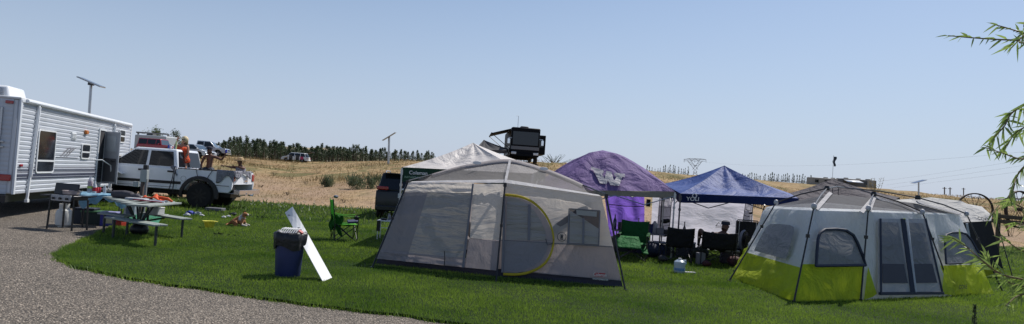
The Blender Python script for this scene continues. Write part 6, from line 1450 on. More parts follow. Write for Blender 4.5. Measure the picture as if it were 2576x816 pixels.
mb = MB(); c = tp0+V((-.21, -.23, -.14)); mb.box(c, (.09, .02, .26)); single(mb, 'cloth', black_plastic, 'black cloth hanging from the left edge of the small white table', 'cloth', c, bevel=.008)

# ================================================================== picnic table
TZ = .74-LZ
cr = [G(276, 497, .76), G(352, 520, .76), G(440, 512, .76), G(350, 494, .76)]      # left, near, right, far corner
cen_t = sum(cr, V())/4; pcx = V((cen_t.x, cen_t.y, LZ)); PT = thing('picnic_table', 'metal framed picnic table with pale planks and three benches on the lawn edge', 'picnic table', pcx)
plank = mat('pale_plank', (.25, .28, .26), .75, var=.25, vscale=10, bump=.3); frame_g = mat('frame_green', (.03, .038, .038), .5)
ea, eb = (cr[2]-cr[1]), (cr[0]-cr[1]); AX = (cr[2]-cr[0]).normalized(); prz = math.atan2(AX.y, AX.x)
mb = MB(PT)
for k_ in range(6):
    p_ = cr[1]+eb*((k_+.5)/6); q_ = cr[2]+(cr[3]-cr[2])*((k_+.5)/6); mb.bar(p_, q_, eb.length/6*.92, .035)
mb.build('table_top', plank, PT, bevel=.006)
for (a, b, lb) in (((262, 547), (385, 568), 'front bench'), ((350, 536), (452, 552), 'rear bench'), ((244, 537), (312, 545), 'short left bench')):
    a, b = G(*a, .44), G(*b, .44); dr = (b-a).normalized(); pr = V((-dr.y, dr.x, 0)); mb = MB(PT)
    for k_ in (0, 1): mb.bar(a+pr*(.07+.145*k_), b+pr*(.07+.145*k_), .135, .035)
    o_ = mb.build('bench', plank, PT, bevel=.006); o_['label'] = lb
    for e_ in (a.lerp(b, .07), a.lerp(b, .93)):
        e_ = e_+pr*.14; mb = MB(PT); mb.tube([e_-V((0, 0, .02)), V((e_.x, e_.y, LZ))], .026, 8); mb.build('leg', frame_g, o_)
    m_ = a.lerp(b, .5)+pr*.14; mb = MB(PT); mb.tube([m_-V((0, 0, .04)), V((pcx.x, pcx.y, .30))], .02, 6); mb.build('support_arm', frame_g, o_)
for k_ in range(6):
    a = 2*PI*k_/6+.2; mb = MB(PT); mb.tube([pcx+V((.30*math.cos(a), .30*math.sin(a), TZ-.02)), pcx+V((.10*math.cos(a), .10*math.sin(a), .34)), pcx+V((.09*math.cos(a), .09*math.sin(a), 0))], .02, 6); mb.build('strut', frame_g, PT)
def on_table(x, y, z=0): return Matrix.Translation(pcx) @ Matrix.Rotation(prz, 4, 'Z') @ V((x, y, TZ+.02+z))
def onT(mb, name, m, label, cat, x, y, **k):
    T_ = Matrix.Translation(pcx) @ Matrix.Rotation(prz, 4, 'Z'); mb.v = [tuple(T_ @ (V(p_)+V((0, 0, TZ+.02)))) for p_ in mb.v]; return single(mb, name, m, label, cat, on_table(x, y), **k)
mb = LB(); mb.tube([(-.72, -.05, .08), (-.66, -.05, .09), (-.4, -.06, .10), (-.18, -.08, .09), (-.12, -.09, .05)], [.03, .08, .09, .085, .03], 12); mb.tube([(-.14, -.08, .07), (0, -.1, .08), (.08, -.1, .06)], [.06, .075, .03], 10); onT(mb, 'rolled_bag', mat('roll_grey', (.06, .055, .065), .8, bump=.6, bscale=18), 'dark grey rolled bag on the left of the picnic table', 'bag', -.4, -.06)
mb = LB(); mb.grid(lambda u, v: V((.12+.42*u, -.12+.28*v, .06+.07*math.sin(u*9+v*5)*math.sin(PI*v)+.04*math.sin(PI*u))), 12, 8); mb.tube([(.45, .0, .10), (.65, .05, .08), (.72, .1, .03)], [.03, .03, .015], 8); onT(mb, 'orange_cloth', mat('orange_vivid', (.62, .09, .02), .7), 'bright orange fabric bundle on the picnic table', 'cloth', .3, 0, solid=.012)
for k_, (y_, z_, m_, lb) in enumerate(((-.22, .03, white_paint, 'front white tent pole lying on the picnic table'), (-.14, .04, steel, 'middle silver tent pole lying on the picnic table'), (-.30, .025, mat('red_pole', (.25, .02, .02), .5), 'dark red pole lying along the front of the picnic table'))):
    mb = LB(); mb.tube([(.1, y_, z_), (.85, y_-.04, z_)], .017, 8); onT(mb, 'tent_pole', m_, lb, 'pole', .5, y_)
mb = LB(); mb.box((.12, -.2, .035), (.5, .2, .06)); onT(mb, 'folded_canvas', mat('canvas_pale', (.42, .42, .44), .8, bump=.5, bscale=12), 'pale folded canvas under the poles on the picnic table', 'canvas', .12, -.2, bevel=.02)
# black bag under the table
c = pcx+V((.05, -.05, 0)); mb = MB(); mb.ball(c+V((0, 0, .12)), .19, 18, 10, (1.0, .8, .7)); mb.ball(c+V((.05, 0, .24)), .1, 10, 6); single(mb, 'black_bag', mat('bag_black', (0, 0, 0)), 'slumped black bag on the ground under the picnic table', 'bag', c)
# box on rear bench
T_ = Matrix.Translation(pcx) @ Matrix.Rotation(prz, 4, 'Z'); qb = G(383, 540, .47); c = V((qb.x, qb.y+.12, .462))
t = thing('cooler_box', 'white foam box sitting on the rear picnic bench', 'box', c, prz); mb = LB(); mb.box((0, 0, .07), (.30, .2, .14)); mb.build('box_body', mat('dull_white', (.55, .55, .55), .6), t, bevel=.01); mb = LB(); mb.box((0, 0, .155), (.31, .21, .03)); mb.build('lid', mat('dull_white', (0, 0, 0)), t, bevel=.01)
# drinks carton behind bench
q = G(325, 546, .01); t = thing('drinks_carton', 'silver and grey cardboard drinks carton behind the front picnic bench', 'carton', q+V((0, .15, 0)), prz); mb = LB(); mb.box((0, 0, .17), (.36, .26, .32)); mb.build('carton', mat('carton_silver', (.34, .36, .40), .5, var=.5, vscale=14), t, bevel=.008)
mb = LB(); mb.box((0, -.133, .17), (.2, .006, .18)); mb.build('print_panel', mat('carton_print', (.08, .10, .16), .5, var=.6, vscale=25), t)
# green mat
g4 = [G(303, 566, .012), G(395, 572, .012), G(412, 544, .012), G(330, 541, .012)]; cn = sum(g4, V())/4
mb = MB(); mb.patch(*[V((p_.x, p_.y, LZ+.03)) for p_ in g4], 10, 8, wr=.03); single(mb, 'ground_mat', mat('mat_green', (.012, .14, .075), .85, bump=.4, bscale=40), 'teal green outdoor mat spread behind the picnic table', 'mat', V((cn.x, cn.y, LZ+.03)), solid=.012)

# ================================================================== camp kitchen beside the trailer
gz = G(134, 579); GY = gz.y
GR = thing('gas_grill', 'black two burner camp grill on thin legs with its lid open', 'grill', V((W(153, 560, GY).x, GY+.22, 0)), R(-12))
mb = LB(); mb.box((-.02, 0, .70), (.62, .40, .10)); mb.build('cook_box', black_metal, GR, bevel=.015)
mb = LB(); mb.box((-.0, -.215, .69), (.50, .03, .13)); PN = mb.build('control_panel', mat('panel_grey', (.35, .36, .38), .4, .3), GR, bevel=.008)
for k_ in (-.17, 0, .17): mb = LB(); mb.lathe((k_, -.245, .68), [(.028, -.02), (.022, .02)], 12, 'y'); mb.build('knob', black_plastic, PN)
mb = LB(); mb.box((-.25, .16, .86), (.62, .04, .26), (-.15, 0, 0)); mb.build('lid', black_metal, GR, bevel=.02)
mb = LB(); mb.box((-.46, -.02, .72), (.22, .36, .03)); mb.build('side_shelf', black_metal, GR); mb = LB(); mb.box((.44, -.02, .74), (.2, .36, .02), (0, -.2, 0)); mb.build('side_shelf', black_metal, GR)
for sx_, sy_ in ((-.30, -.18), (.30, -.18), (-.30, .18), (.30, .18)): mb = LB(); mb.bar((sx_, sy_, .66), (sx_*1.05, sy_*1.1, 0), .028, .028, (1, 0, 0)); mb.build('leg', black_metal, GR)
Mg = Matrix.Translation(GR.location) @ Matrix.Rotation(R(-12), 4, 'Z'); c = Mg @ V((.03, 0, .755)); t = thing('cooking_pot', 'wide pale cooking pot on the camp grill', 'pot', c); mb = LB(); mb.lathe((0, 0, 0), [(.13, 0), (.155, .02), (.165, .09), (.172, .095), (.15, .09), (.12, .02)], 26); mb.build('pot_body', mat('pot_pink', (.42, .36, .36), .35, .3), t)
for s_ in (-1, 1): mb = LB(); mb.tube([(s_*.165, -.04, .075), (s_*.21, -.02, .08), (s_*.21, .02, .08), (s_*.165, .04, .075)], .008, 6); mb.build('handle', black_plastic, t)
q = G(146, 573); t = thing('propane_tank', 'white propane tank standing under the grill', 'propane tank', q+V((0, .16, 0))); mb = LB(); mb.lathe((0, 0, 0), [(.10, 0), (.11, .03), (.15, .05), (.162, .12), (.163, .30), (.14, .38), (.07, .42), (.03, .425)], 30); mb.build('cylinder', mat('tank_white', (.62, .62, .60), .4), t)
mb = LB(); mb.lathe((0, 0, .40), [(.10, 0), (.105, .12), (.095, .12), (.09, 0)], 20, cap=False); mb.build('collar', mat('tank_white', (0, 0, 0)), t); mb = LB(); mb.lathe((0, 0, .42), [(.03, 0), (.03, .07), (.045, .07), (.045, .10)], 12); mb.build('valve', black_plastic, t)
mb = LB(); mb.tube([(.03, 0, .48), (.1, -.05, .52), (.12, 0, .62), (.05, .03, .72)], .01, 6); mb.build('hose', rubber, t)
# folding table with blue cloth
ty = 15.3; a0, a1 = W(183, 488, ty), W(296, 487, ty+.5); tzz = (a0.z+a1.z)/2; tc_ = V(((a0.x+a1.x)/2, (a0.y+a1.y)/2+.3, 0)); tl = (a1-a0).length; trz2 = math.atan2(a1.y-a0.y, a1.x-a0.x)
FT = thing('folding_table', 'dark legged folding table beside the trailer', 'table', tc_, trz2)
mb = LB(); mb.box((0, 0, tzz-.02), (tl*.98, .68, .03)); mb.build('table_top', mat('dull_white', (0, 0, 0)), FT)
for sx_, sy_ in ((-.42, -.28), (.42, -.28), (-.42, .28), (.42, .28)): mb = LB(); mb.tube([(sx_*tl, sy_, 0), (sx_*tl, sy_, tzz-.03)], .015, 6); mb.build('leg', black_metal, FT)
def clothf(u, v):
    x = (u-.5)*tl*1.04; s_ = (v-.5)*1.3; hang = .0
    if abs(s_) > .36: hang = abs(s_)-.36; s_ = math.copysign(.36, s_)
    dz = -hang*(.75+.3*math.sin(u*7+1)+.15*math.sin(u*23)) ; s2 = s_+math.copysign(.03+.02*math.sin(u*19), s_)*(hang > 0)
    return V((x, s2, tzz+.006+dz))
Mt = Matrix.Translation(tc_) @ Matrix.Rotation(trz2, 4, 'Z'); mb = LB(); mb.grid(clothf, 40, 16); mb.v = [tuple(Mt @ V(p_)) for p_ in mb.v]
bcl = mat('blue_cloth_pattern', (.22, .42, .56), .6, var=.55, vscale=9, trans=.2); single(mb, 'tablecloth', bcl, 'pale blue patterned tablecloth draped over the table by the trailer', 'tablecloth', Mt @ V((0, 0, tzz)), ang=60)
def bottle(px, h, r_, m, label, cat='bottle', y=0, cap=None, name='bottle', prof=None):
    u = (px-183)/(296-183)-.5; c = Mt @ V((u*tl, y, tzz+.008)); t = thing(name, label, cat, c); mb = LB()
    mb.lathe((0, 0, 0), prof or [(r_*.95, 0), (r_, .02), (r_, h*.6), (r_*.45, h*.82), (r_*.4, h*.93)], 16); mb.build('bottle_body' if name == 'bottle' else 'body', m, t)
    if cap: mb = LB(); mb.lathe((0, 0, h*.93), [(r_*.45, 0), (r_*.45, h*.08)], 10); mb.build('cap', cap, t)
    return t
clear = mat('clear_plastic', (.55, .58, .62), .15, alpha=.55); redl = mat('red_label', (.5, .02, .03), .4); redcup = mat('red_cup', (.5, .03, .04), .4)
t = bottle(203, .36, .05, clear, 'clear plastic sleeve of red cups standing on the blue tablecloth', 'cups', -.1, None, 'cup_sleeve', [(.045, 0), (.055, .06), (.055, .26), (.04, .30), (.02, .36), (.035, .38)]); mb = LB(); mb.lathe((0, 0, .12), [(.035, 0), (.05, .14)], 14); mb.build('cups', redcup, t)
mb = LB(); mb.lathe((0, 0, .1), [(.056, 0), (.056, .05)], 16, cap=False); mb.build('label_band', mat('lime_label', (.45, .6, .1), .5), t)
t = bottle(215, .27, .042, mat('milky_plastic', (.62, .60, .60), .3), 'white bottle with a red label right of the cup sleeve', 'bottle', -.14, white_paint); mb = LB(); mb.lathe((0, 0, .04), [(.0432, 0), (.0432, .09)], 16, cap=False); mb.build('label_band', redl, t)
bottle(222, .15, .034, redcup, 'upright red drink can left of the middle of the blue tablecloth', 'can', -.12, None, 'drink_can', [(.026, 0), (.032, .01), (.032, .12), (.026, .13)])
bottle(228, .15, .034, mat('red_cup2', (.42, .02, .03), .4), 'second red can, nearer the clear water bottle', 'can', -.08, None, 'drink_can', [(.026, 0), (.032, .01), (.032, .12), (.026, .13)])
bottle(241, .20, .036, clear, 'clear water bottle on the blue tablecloth', 'bottle', -.1, white_paint)
mb = MB(); c = Mt @ V((.28*tl, .02, tzz+.03)); mb.ball(c, .12, 16, 8, (2.2, .8, .28)); mb.ball(c+V((.1, -.06, 0)), .07, 10, 6, (1.6, 1, .4)); single(mb, 'dark_towel', mat('dark_towel', (.03, .03, .04), .9, bump=1, bscale=14), 'crumpled dark towel at the right end of the blue tablecloth', 'towel', c)
# things under and beside it
def boxthing(name, label, cat, px, py, size, m, lidm=None, rz=.2, dz=0, dep=.2, lid=True):
    q = G(px, py); t = thing(name, label, cat, q+V((0, dep, dz)), rz); mb = LB(); mb.box((0, 0, size[2]/2), size, None, None); mb.build('box_body', m, t, bevel=.015)
    if lid: mb = LB(); mb.box((0, 0, size[2]+.02), (size[0]*1.06, size[1]*1.06, .04)); mb.build('lid', lidm or m, t, bevel=.01)
    return t
t = boxthing('storage_tote', 'cobalt blue storage tote on the gravel under the tablecloth corner', 'tote', 263, 570, (.34, .3, .30), mat('tote_blue', (.03, .03, .28), .45), mat('tote_lid', (.25, .25, .45), .5)); mb = LB(); mb.box((0, -.153, .13), (.2, .004, .12)); mb.build('label_panel', mat('tote_label', (.5, .48, .3), .6), t)
boxthing('fuel_can', 'small red box on the gravel just right of the blue tote', 'box', 292, 574, (.15, .2, .14), mat('can_red', (.38, .025, .01), .5), rz=-.2)
boxthing('cooler', 'green lidded cooler in the shade under the blue tablecloth', 'cooler', 218, 566, (.5, .35, .28), mat('cooler_dark', (.02, .035, .03), .6), mat('cooler_green', (.05, .15, .06), .5), dz=0, dep=.3)
t = boxthing('cooler', 'large dark blue cooler in deep shade behind the propane tank', 'cooler', 182, 566, (.42, .36, .34), mat('cooler_navy', (.012, .016, .03), .6), dep=.5)
mb = MB(); q = G(272, 552)+V((0, .6, .36)); mb.ball(q, .12, 12, 8, (1.5, 1, .6)); single(mb, 'plastic_bag', mat('bag_white', (.55, .55, .58), .5, bump=.8, bscale=15), 'white plastic bag slumped on the stack under the picnic table corner', 'bag', q)
# utility pedestal
q = V((W(357, 520, 17.6).x, 17.6, 0)); t = thing('utility_pedestal', 'grey electric hookup box on a rusty post beside the pickup', 'pedestal', q); zt2 = W(360, 426, 17.6).z; zb2 = W(358, 455, 17.6).z
mb = LB(); mb.bar((-.03, 0, 0), (-.03, 0, zb2), .07, .07, (1, 0, 0)); mb.build('post', mat('post_brown', (.10, .07, .06), .8), t)
mb = LB(); mb.bar((.07, -.02, 0), (.07, -.02, zb2+.05), .05, .05, (1, 0, 0)); mb.build('conduit', mat('conduit_grey', (.2, .2, .21), .5), t)
mb = LB(); mb.box((.0, 0, (zt2+zb2)/2-.02), (.17, .12, zt2-zb2+.02)); bx_ = mb.build('meter_box', mat('meter_grey', (.34, .36, .36), .5), t, bevel=.01)
mb = LB(); mb.box((.02, 0, zt2+.05), (.10, .1, .13)); mb.build('cap', black_plastic, t, bevel=.01); mb = LB(); mb.box((-.2, 0, zb2-.1), (.13, .08, .14)); mb.build('outlet_box', mat('meter_grey', (0, 0, 0)), t, bevel=.01)
# litter by the truck
lit = [(478, 541, .10, 'litter_blue', (.03, .05, .42), 'crumpled cobalt blue packaging on the grass beside the pickup', 'bag'), (470, 544, .07, 'litter_white', (.6, .6, .62), 'white crumpled paper left of the blue packaging', 'paper'), (497, 542, .09, 'litter_clear', (.42, .45, .5), 'clear plastic sleeve right of the blue packaging', 'plastic'), (507, 545, .06, 'litter_white', (0, 0, 0), 'small white scrap farther right of the blue packaging', 'paper'), (575, 547, .05, 'litter_white', (0, 0, 0), 'white scrap on the grass left of the dog', 'paper'), (585, 543, .08, 'litter_dark', (.05, .05, .055), 'dark can lying on the grass behind the dog', 'can'), (562, 549, .05, 'litter_white', (0, 0, 0), 'tiny white scrap midway between the yellow tub and the dog', 'paper'), (416, 546, .06, 'litter_white', (0, 0, 0), 'white scrap at the right edge of the green mat', 'paper')]
for px, py, s_, mn, c_, lb, ct in lit:
    q = G(px, py, LZ); r_ = random.Random(int(px)); mb = MB(); mb.ball(q+V((0, 0, s_*.5)), s_, 10, 7, (1.4, .8, .7)); mb.v = [tuple(V(p_)+V((r_.gauss(0, .15), r_.gauss(0, .15), r_.gauss(0, .15)))*s_) for p_ in mb.v]; single(mb, 'litter', mat(mn, c_, .4), lb, ct, q, ang=10)
q = G(535, 532, LZ); t = thing('shallow_crate', 'flat grey crate lying in the shade under the pickup bed', 'crate', q+V((0, .2, 0))); mb = LB(); mb.box((0, 0, .06), (.55, .35, .10)); mb.build('crate_body', mat('crate_grey', (.14, .14, .16), .6), t, bevel=.01)
# dark weeds and scrap on the lawn
for px, py, lb in ((545+8, 594, 'dark green torn weed lying on the lawn below the dog'), (664, 551, 'dark stick lying on the lawn right of the dog'), (1454*.5+720, 640, None)):
    if lb is None: continue
    q = G(px, py, LZ); r_ = random.Random(int(px)); t = thing('torn_weed', lb, 'weed', q); mb = LB()
    for _ in range(26): a = V((r_.gauss(0, .12), r_.gauss(0, .05), .03+r_.random()*.03)); b = V((r_.uniform(-1, 1), r_.uniform(-1, 1), r_.uniform(-.2, .6))).normalized()*.07; mb.add([a, a+b*.5+V((0, 0, .012)), a+b, a+b*.5-V((0, 0, .012))], [(0, 1, 2, 3)])
    mb.build('foliage', mat('weed_dark', (.02, .035, .01), .8), t, smooth=False)
# ================================================================== camp under the canopies
def kk(x, y): return (1509.4+x*.2697, 490.6+y*.2697)     # zoomed detail coordinates -> picture
seatd = 17.6
def gp(px, d): p = W(px, 620, d); return V((p.x, d, LZ))
tabm = mat('camp_table', (.28, .28, .30), .5)
def ctable(label, px0, px1, pyt, d, rz=0, dp_=.6):
    a, b = W(px0, pyt, d), W(px1, pyt, d); z = a.z*.5+b.z*.5; c = V(((a.x+b.x)/2, d+dp_/2, LZ)); L_2 = (b-a).length; t = thing('folding_table', label, 'table', c, rz); mb = LB(); mb.box((0, 0, z-LZ), (L_2, dp_, .035)); mb.build('table_top', tabm, t, bevel=.008)
    for sx_, sy_ in ((-1, -1), (1, -1), (-1, 1), (1, 1)): mb = LB(); mb.tube([(sx_*(L_2/2-.08), sy_*(dp_/2-.06), 0), (sx_*(L_2/2-.08), sy_*(dp_/2-.06), z-LZ)], .014, 6); mb.build('leg', black_metal, t)
    return t, z+.02, d+dp_/2
d1 = S(17.6)
t1, z1t, y1t = ctable('long grey folding table under the blue canopy, crowded with bottles and dishes', 1636, 1748, 594, d1)
t2, z2t, y2t = ctable('dark folding table of bottles in front of the purple side wall', 1545, 1622, 583, d1+.3)
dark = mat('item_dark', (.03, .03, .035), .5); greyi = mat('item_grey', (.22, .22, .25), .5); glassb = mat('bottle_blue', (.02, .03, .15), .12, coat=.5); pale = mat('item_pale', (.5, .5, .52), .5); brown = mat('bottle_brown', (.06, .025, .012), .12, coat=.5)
def bt(px, z, y, h, r_, m, label, kind='bottle', cat='bottle', capm=None):
    p = W(px, 570, y); c = V((p.x, y, z)); t = thing(kind, label, cat, c); mb = LB()
    if kind == 'bottle': mb.lathe((0, 0, 0), [(r_*.95, 0), (r_, .02), (r_, h*.58), (r_*.38, h*.78), (r_*.34, h)], 14)
    elif kind == 'cup': mb.lathe((0, 0, 0), [(r_*.75, 0), (r_, h), (r_*.92, h), (r_*.65, .01)], 14)
    elif kind == 'jug': mb.lathe((0, 0, 0), [(r_*.9, 0), (r_, .03), (r_, h*.7), (r_*.5, h*.9), (r_*.4, h)], 16)
    else: mb.box((0, 0, h/2), (r_*2, r_*1.5, h))
    mb.build('body', m, t, bevel=0 if kind in ('bottle', 'cup', 'jug') else .012)
    if capm: mb = LB(); mb.lathe((0, 0, h), [(r_*.4, 0), (r_*.4, .03)], 10); mb.build('cap', capm, t)
bt(1722, z1t, y1t-.1, .36, .042, brown, 'tall dark bottle with a pale label at the right of the long table', capm=dark)
bt(1732, z1t, y1t-.15, .14, .05, dark, 'dark cup right of the tall bottle', 'cup', 'cup'); bt(1740, z1t, y1t-.15, .13, .045, glassb, 'dark blue cup second right of the tall bottle', 'cup', 'cup'); bt(1746, z1t, y1t-.1, .07, .04, mat('clear_plastic', (0, 0, 0)), 'small clear glass at the right end of the long table', 'cup', 'glass')
bt(1647, z1t, y1t, .34, .09, pale, 'large pale water jug on the left of the long table', 'jug', 'jug'); bt(1638, z1t, y1t-.15, .26, .06, glassb, 'dark blue cup leaning beside the pale water jug', 'cup', 'cup')
bt(1660, z1t, y1t-.1, .16, .10, greyi, 'grey box of food right of the pale jug', 'food_box', 'box'); bt(1676, z1t, y1t-.05, .13, .11, dark, 'dark tray heaped with food mid table', 'food_tray', 'tray'); bt(1692, z1t, y1t-.1, .12, .09, mat('basket_brown', (.10, .06, .04), .8), 'brown basket right of the middle of the long table', 'basket', 'basket'); bt(1703, z1t, y1t+.05, .15, .05, dark, 'dark jar left of the canopy leg', 'jar', 'jar')
bt(1669, z1t, y1t+.12, .22, .03, brown, 'slim brown bottle at the back middle of the long table'); bt(1684, z1t, y1t+.12, .19, .035, dark, 'dark bottle at the back of the long table behind the tray')
bt(1546, z2t, y2t, .42, .055, glassb, 'big cobalt blue bottle in front of the purple wall'); bt(1560, z2t, y2t-.1, .22, .06, dark, 'dark container right of the cobalt bottle', 'jar', 'jar'); bt(1571, z2t, y2t-.1, .26, .07, dark, 'black kettle shape in front of the purple wall', 'jug', 'kettle'); bt(1583, z2t, y2t-.1, .14, .08, greyi, 'grey carton right of the black kettle', 'food_box', 'box')
bt(1606, z2t, y2t-.05, .33, .045, pale, 'pale bottle with a dark cap at the right of the purple wall', capm=dark); bt(1597, z2t, y2t-.15, .15, .05, greyi, 'grey cup left of the pale dark capped bottle', 'cup', 'cup'); bt(1614, z2t, y2t-.1, .27, .035, glassb, 'thin dark bottle at the right edge of the purple wall'); bt(1622, z2t, y2t-.2, .16, .05, pale, 'white cup in the gap between the purple and white walls', 'cup', 'cup')
# chairs
blk = fabric('chair_black', (.018, .018, .022), .06, .4, 4)
camp_chair('green camp chair in the shade beside the grey tent', gp(1592, 16.3), R(165), fabric('chair_green_deep', (.012, .075, .022), .05, .5, 4), black_metal, 1.02, .66, tall=.92)
mb = MB(); c = gp(1588, 15.95)+V((0, 0, .42)); mb.grid(lambda u, v: c+V((-.34+.72*u, -.18+.42*(1-v)+.02*math.sin(u*9), .17*(1-v)-.02-.14*(u > .8)*(1-v*.2)-.08*v)), 12, 8); single(mb, 'towel', fabric('towel_bright_green', (.015, .12, .03), .06, .5, 5), 'green towel spread over the front of the shaded green chair', 'towel', c, solid=.012)
camp_chair('black camp chair seen from behind between the canopy legs', gp(1700, 16.6), R(4), blk, black_metal, 1.0, .66, tall=.86)
rc = camp_chair('black reclined camp chair holding a resting person in a cap', gp(1803, 16.5), R(-8), blk, black_metal, 1.05, .76, tall=.78)
camp_chair('dark camp chair with a wheel shaped back at the right of the blue canopy', gp(1868, 17.2), R(30), blk, black_metal, .95, .55, tall=.8)
# reclining person
J = dict(pelvis=(0, .12, .42), waist=(0, .0, .50), chest=(0, -.14, .66), neck_base=(.02, -.24, .78), head=(.07, -.26, .96), sh_l=(-.19, -.2, .73), el_l=(-.30, -.02, .52), wr_l=(-.28, .2, .52), sh_r=(.20, -.2, .73), el_r=(.32, -.02, .54), wr_r=(.24, .22, .52),
         hip_l=(-.10, .14, .40), kn_l=(-.42, .46, .80), an_l=(-.40, .75, .42), hip_r=(.10, .14, .40), kn_r=(-.10, .55, .74), an_r=(-.12, .8, .35))
RP = person('person in a dark cap reclining in a black chair with one knee up', gp(1810, 16.65), R(-8), J, skin_m['dark'])
shell_around(RP, 'shirt', mat('grey_shirt', (.10, .10, .12), .85), [((.01, -.24, .78), .13, .10), ((0, -.18, .72), .23, .13), ((0, -.10, .62), .19, .135), ((0, .02, .50), .17, .14), ((0, .12, .42), .18, .15)])
for a, b in (('hip_l', 'kn_l'), ('hip_r', 'kn_r')): mb = LB(); mb.tube([J[a], lerp(J[a], J[b], .45)], [.13, .11], 12); mb.build('shorts_leg', mat('dark_shorts', (0, 0, 0)), RP)
hd_ = V(J['head']); hb = LB(); hb.lathe(hd_+V((0, 0, .035)), [(.105, 0), (.108, .03), (.095, .08), (.05, .105), (.001, .11)], 18); hb.box(hd_+V((.02, .13, .045)), (.13, .1, .014)); hb.build('cap', mat('navy_cap', (0, 0, 0)), RP)
# black folded cot standing upright, round fan
pa = W(1877, 560, 17.9); c = gp(1877, 17.9); t = thing('folded_cot', 'tall black folded cot standing upright at the right of the blue canopy', 'cot', c, R(-4)); zc = W(1877, 558, 17.9).z
mb = LB(); mb.box((0, 0, zc/2), (.54, .07, zc-.06)); mb.build('canvas', blk, t, bevel=.02)
mb = LB(); mb.tube([(-.29, -.02, 0), (-.29, -.02, zc-.04), (-.25, -.02, zc), (.25, -.02, zc), (.29, -.02, zc-.04), (.29, -.02, 0)], .017, 6); mb.build('frame', mat('frame_grey', (.16, .16, .18), .4, .5), t)
mb = LB(); mb.bar((-.22, -.04, .0), (-.22, -.04, zc-.03), .012, .01, (0, 1, 0)); mb.build('seam', pale, t); mb = LB(); mb.bar((.22, -.04, .0), (.22, -.04, zc-.03), .012, .01, (0, 1, 0)); mb.build('seam', pale, t)
c = gp(1868, 16.9)+V((.02, 0, 0)); t = thing('portable_fan', 'round black portable fan in front of the folded cot', 'fan', c, R(20)); mb = LB(); mb.lathe((0, 0, .62), [(.20, -.05), (.22, 0), (.20, .05), (.19, 0), (.20, -.05)], 28, 'y', False, Matrix.Diagonal((.55, 1, 1.2))); mb.build('housing', greyi, t)
mb = LB()
for k_ in range(5): a = 2*PI*k_/5; mb.bar((0, 0, .62), (.10*math.cos(a), 0, .62+.2*math.sin(a)), .05, .006, (0, 1, 0))
mb.build('blades', dark, t); mb = LB(); mb.tube([(-.15, 0, .02), (-.06, 0, .4), (.06, 0, .4), (.15, 0, .02)], .015, 6); mb.build('stand', black_metal, t)
# water jug in front
q = G(1713, 690, LZ); t = thing('water_jug', 'translucent pale blue water jug with a blue print on the shaded grass', 'jug', q+V((0, .15, 0)), R(8)); jm = mat('jug_blue', (.45, .55, .66), .3, trans=.35)
mb = LB(); mb.lathe((0, 0, 0), [(.10, 0), (.115, .02), (.118, .12), (.112, .15), (.118, .18), (.115, .24), (.06, .28), (.035, .285)], 22); mb.build('body', jm, t); mb = LB(); mb.lathe((0, 0, .285), [(.038, 0), (.038, .03)], 12); mb.build('cap', pale, t)
mb = LB(); mb.tube([(.05, -.02, .27), (.12, -.02, .28), (.13, -.02, .2)], .014, 6); mb.build('handle', jm, t)
mb = LB(); mb.lathe((0, 0, .06), [(.1185, 0), (.1185, .055)], 22, cap=False); mb.build('label_band', mat('jug_print', (.12, .25, .5), .5, var=.9, vscale=30), t)
mb = MB(); q = G(1745, 693, LZ)+V((0, .35, .01)); mb.box(q, (.26, .10, .03), (0, 0, .2)); single(mb, 'litter', pale, 'pale flat scrap on the shaded grass right of the water jug', 'litter', q)
q = gp(1764, 16.4); t = thing('carton', 'grey carton standing behind the water jug in the shade', 'carton', q, .2); mb = LB(); mb.box((0, 0, .14), (.18, .16, .28)); mb.build('carton_body', greyi, t, bevel=.01)
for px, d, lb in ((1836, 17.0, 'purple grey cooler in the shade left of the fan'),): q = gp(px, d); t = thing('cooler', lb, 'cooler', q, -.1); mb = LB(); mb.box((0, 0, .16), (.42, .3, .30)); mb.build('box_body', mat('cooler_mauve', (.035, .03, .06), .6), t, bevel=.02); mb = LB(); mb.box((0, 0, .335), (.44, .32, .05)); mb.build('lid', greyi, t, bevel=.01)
mb = MB(); c = W(1631, 511, S(19.2)); mb.box(c, (.11, .1, .22)); mb.box(c+V((0, 0, .25)), (.09, .09, .16)); mb.tube([c+V((0, 0, .3)), c+V((0, 0, .5))], .008, 4); single(mb, 'lantern', dark, 'black lantern hanging between the purple and white walls', 'lantern', c)
# extra dark gear, added to darken the shade under the canopies
def lump(px, d, sx_, sy_, sz_, m, label, cat, name, z=0):
    c = gp(px, d)+V((0, 0, z)); t = thing(name, label, cat, c, (px*.37) % 1-.5); r_ = random.Random(int(px*3)); mb = LB(); mb.ball((0, 0, sz_*.5), 1, 14, 9, (sx_/2, sy_/2, sz_/2)); mb.v = [tuple(V((p_[0], p_[1], max(0, p_[2])))*(1+.16*mnoise.noise(V(p_)*9+V((px, 0, 0))))) for p_ in mb.v]; mb.build('bag_body', m, t)
    mb = LB(); mb.tube([(-sx_*.2, 0, sz_*.95), (-sx_*.1, 0, sz_*1.12), (sx_*.1, 0, sz_*1.12), (sx_*.2, 0, sz_*.95)], .012, 5); mb.build('strap', black_plastic, t)
def crate(px, d, size, m, label, cat, name, z=0):
    c = gp(px, d)+V((0, 0, z)); t = thing(name, label, cat, c, (px*.53) % 1-.5); mb = LB(); mb.box((0, 0, size[2]/2), size); mb.build('box_body', m, t, bevel=.012); mb = LB(); mb.box((0, 0, size[2]+.015), (size[0]*1.04, size[1]*1.04, .03)); mb.build('lid', greyi, t, bevel=.006)
navyb = mat('bag_navy', (.015, .02, .045), .8, bump=.5, bscale=12); olive = mat('bag_olive', (.03, .035, .02), .85, bump=.5, bscale=12); maroon = mat('bag_maroon', (.06, .015, .02), .8, bump=.5, bscale=12)
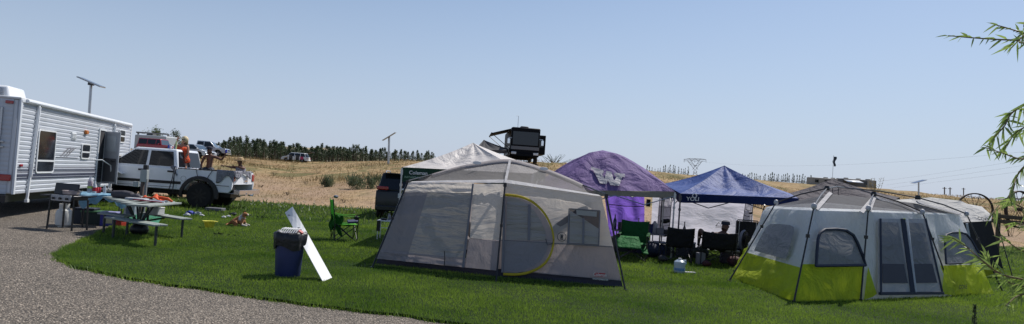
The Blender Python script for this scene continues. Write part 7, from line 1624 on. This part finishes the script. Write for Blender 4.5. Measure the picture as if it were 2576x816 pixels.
crate(1650, 17.9, (.5, .36, .34), mat('cooler_deepblue', (.01, .02, .07), .5), 'deep blue cooler under the left half of the long table', 'cooler', 'cooler')
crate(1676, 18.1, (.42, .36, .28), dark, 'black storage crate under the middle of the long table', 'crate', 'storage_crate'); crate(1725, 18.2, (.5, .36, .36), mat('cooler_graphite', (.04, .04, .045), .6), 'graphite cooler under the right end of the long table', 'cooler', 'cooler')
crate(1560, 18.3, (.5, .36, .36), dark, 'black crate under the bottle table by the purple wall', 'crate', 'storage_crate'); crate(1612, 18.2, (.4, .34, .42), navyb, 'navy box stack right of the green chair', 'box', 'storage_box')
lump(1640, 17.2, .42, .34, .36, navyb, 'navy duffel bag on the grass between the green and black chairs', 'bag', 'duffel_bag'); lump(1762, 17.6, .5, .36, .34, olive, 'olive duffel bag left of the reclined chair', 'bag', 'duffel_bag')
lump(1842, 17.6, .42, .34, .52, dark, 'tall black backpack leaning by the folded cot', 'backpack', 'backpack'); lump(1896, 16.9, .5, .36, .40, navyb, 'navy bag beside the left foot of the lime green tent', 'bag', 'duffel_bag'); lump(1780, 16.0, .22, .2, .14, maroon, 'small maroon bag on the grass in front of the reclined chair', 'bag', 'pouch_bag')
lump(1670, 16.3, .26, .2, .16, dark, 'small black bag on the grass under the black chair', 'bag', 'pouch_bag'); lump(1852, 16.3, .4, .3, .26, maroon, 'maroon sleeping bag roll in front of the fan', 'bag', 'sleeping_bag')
# guy-rope peg bits at the lime tent
q = G(*K(143, 605), LZ); mb = MB(); mb.grid(lambda u, v: q+V((-.07+.16*u, -.06, .02+.16*(1-abs(u-.6))*v)), 5, 5); single(mb, 'cable_flap', greyi, 'small grey cable flap at the left foot of the lime green tent', 'flap', q, solid=.006)
# fluffy dandelion heads at the back of the lawn
vs = []
for _ in range(110):
    y = random.uniform(25, 31); x = random.uniform(-.42, -.14)*y; 
    mb_c = V((x, y, LZ+random.uniform(.10, .22))); vs.append(mb_c)
mb = MB()
for c in vs: mb.ball(c, .022, 5, 3)
tag(mb.build('dandelion_heads', mat('dandelion', (.6, .6, .52), .9, trans=.3)), 'white dandelion seed heads scattered over the far lawn', 'dandelions', kind='stuff')

for o in COL.objects:
    if o.parent is None and 'category' in o and 'kind' not in o: o['kind'] = 'thing'
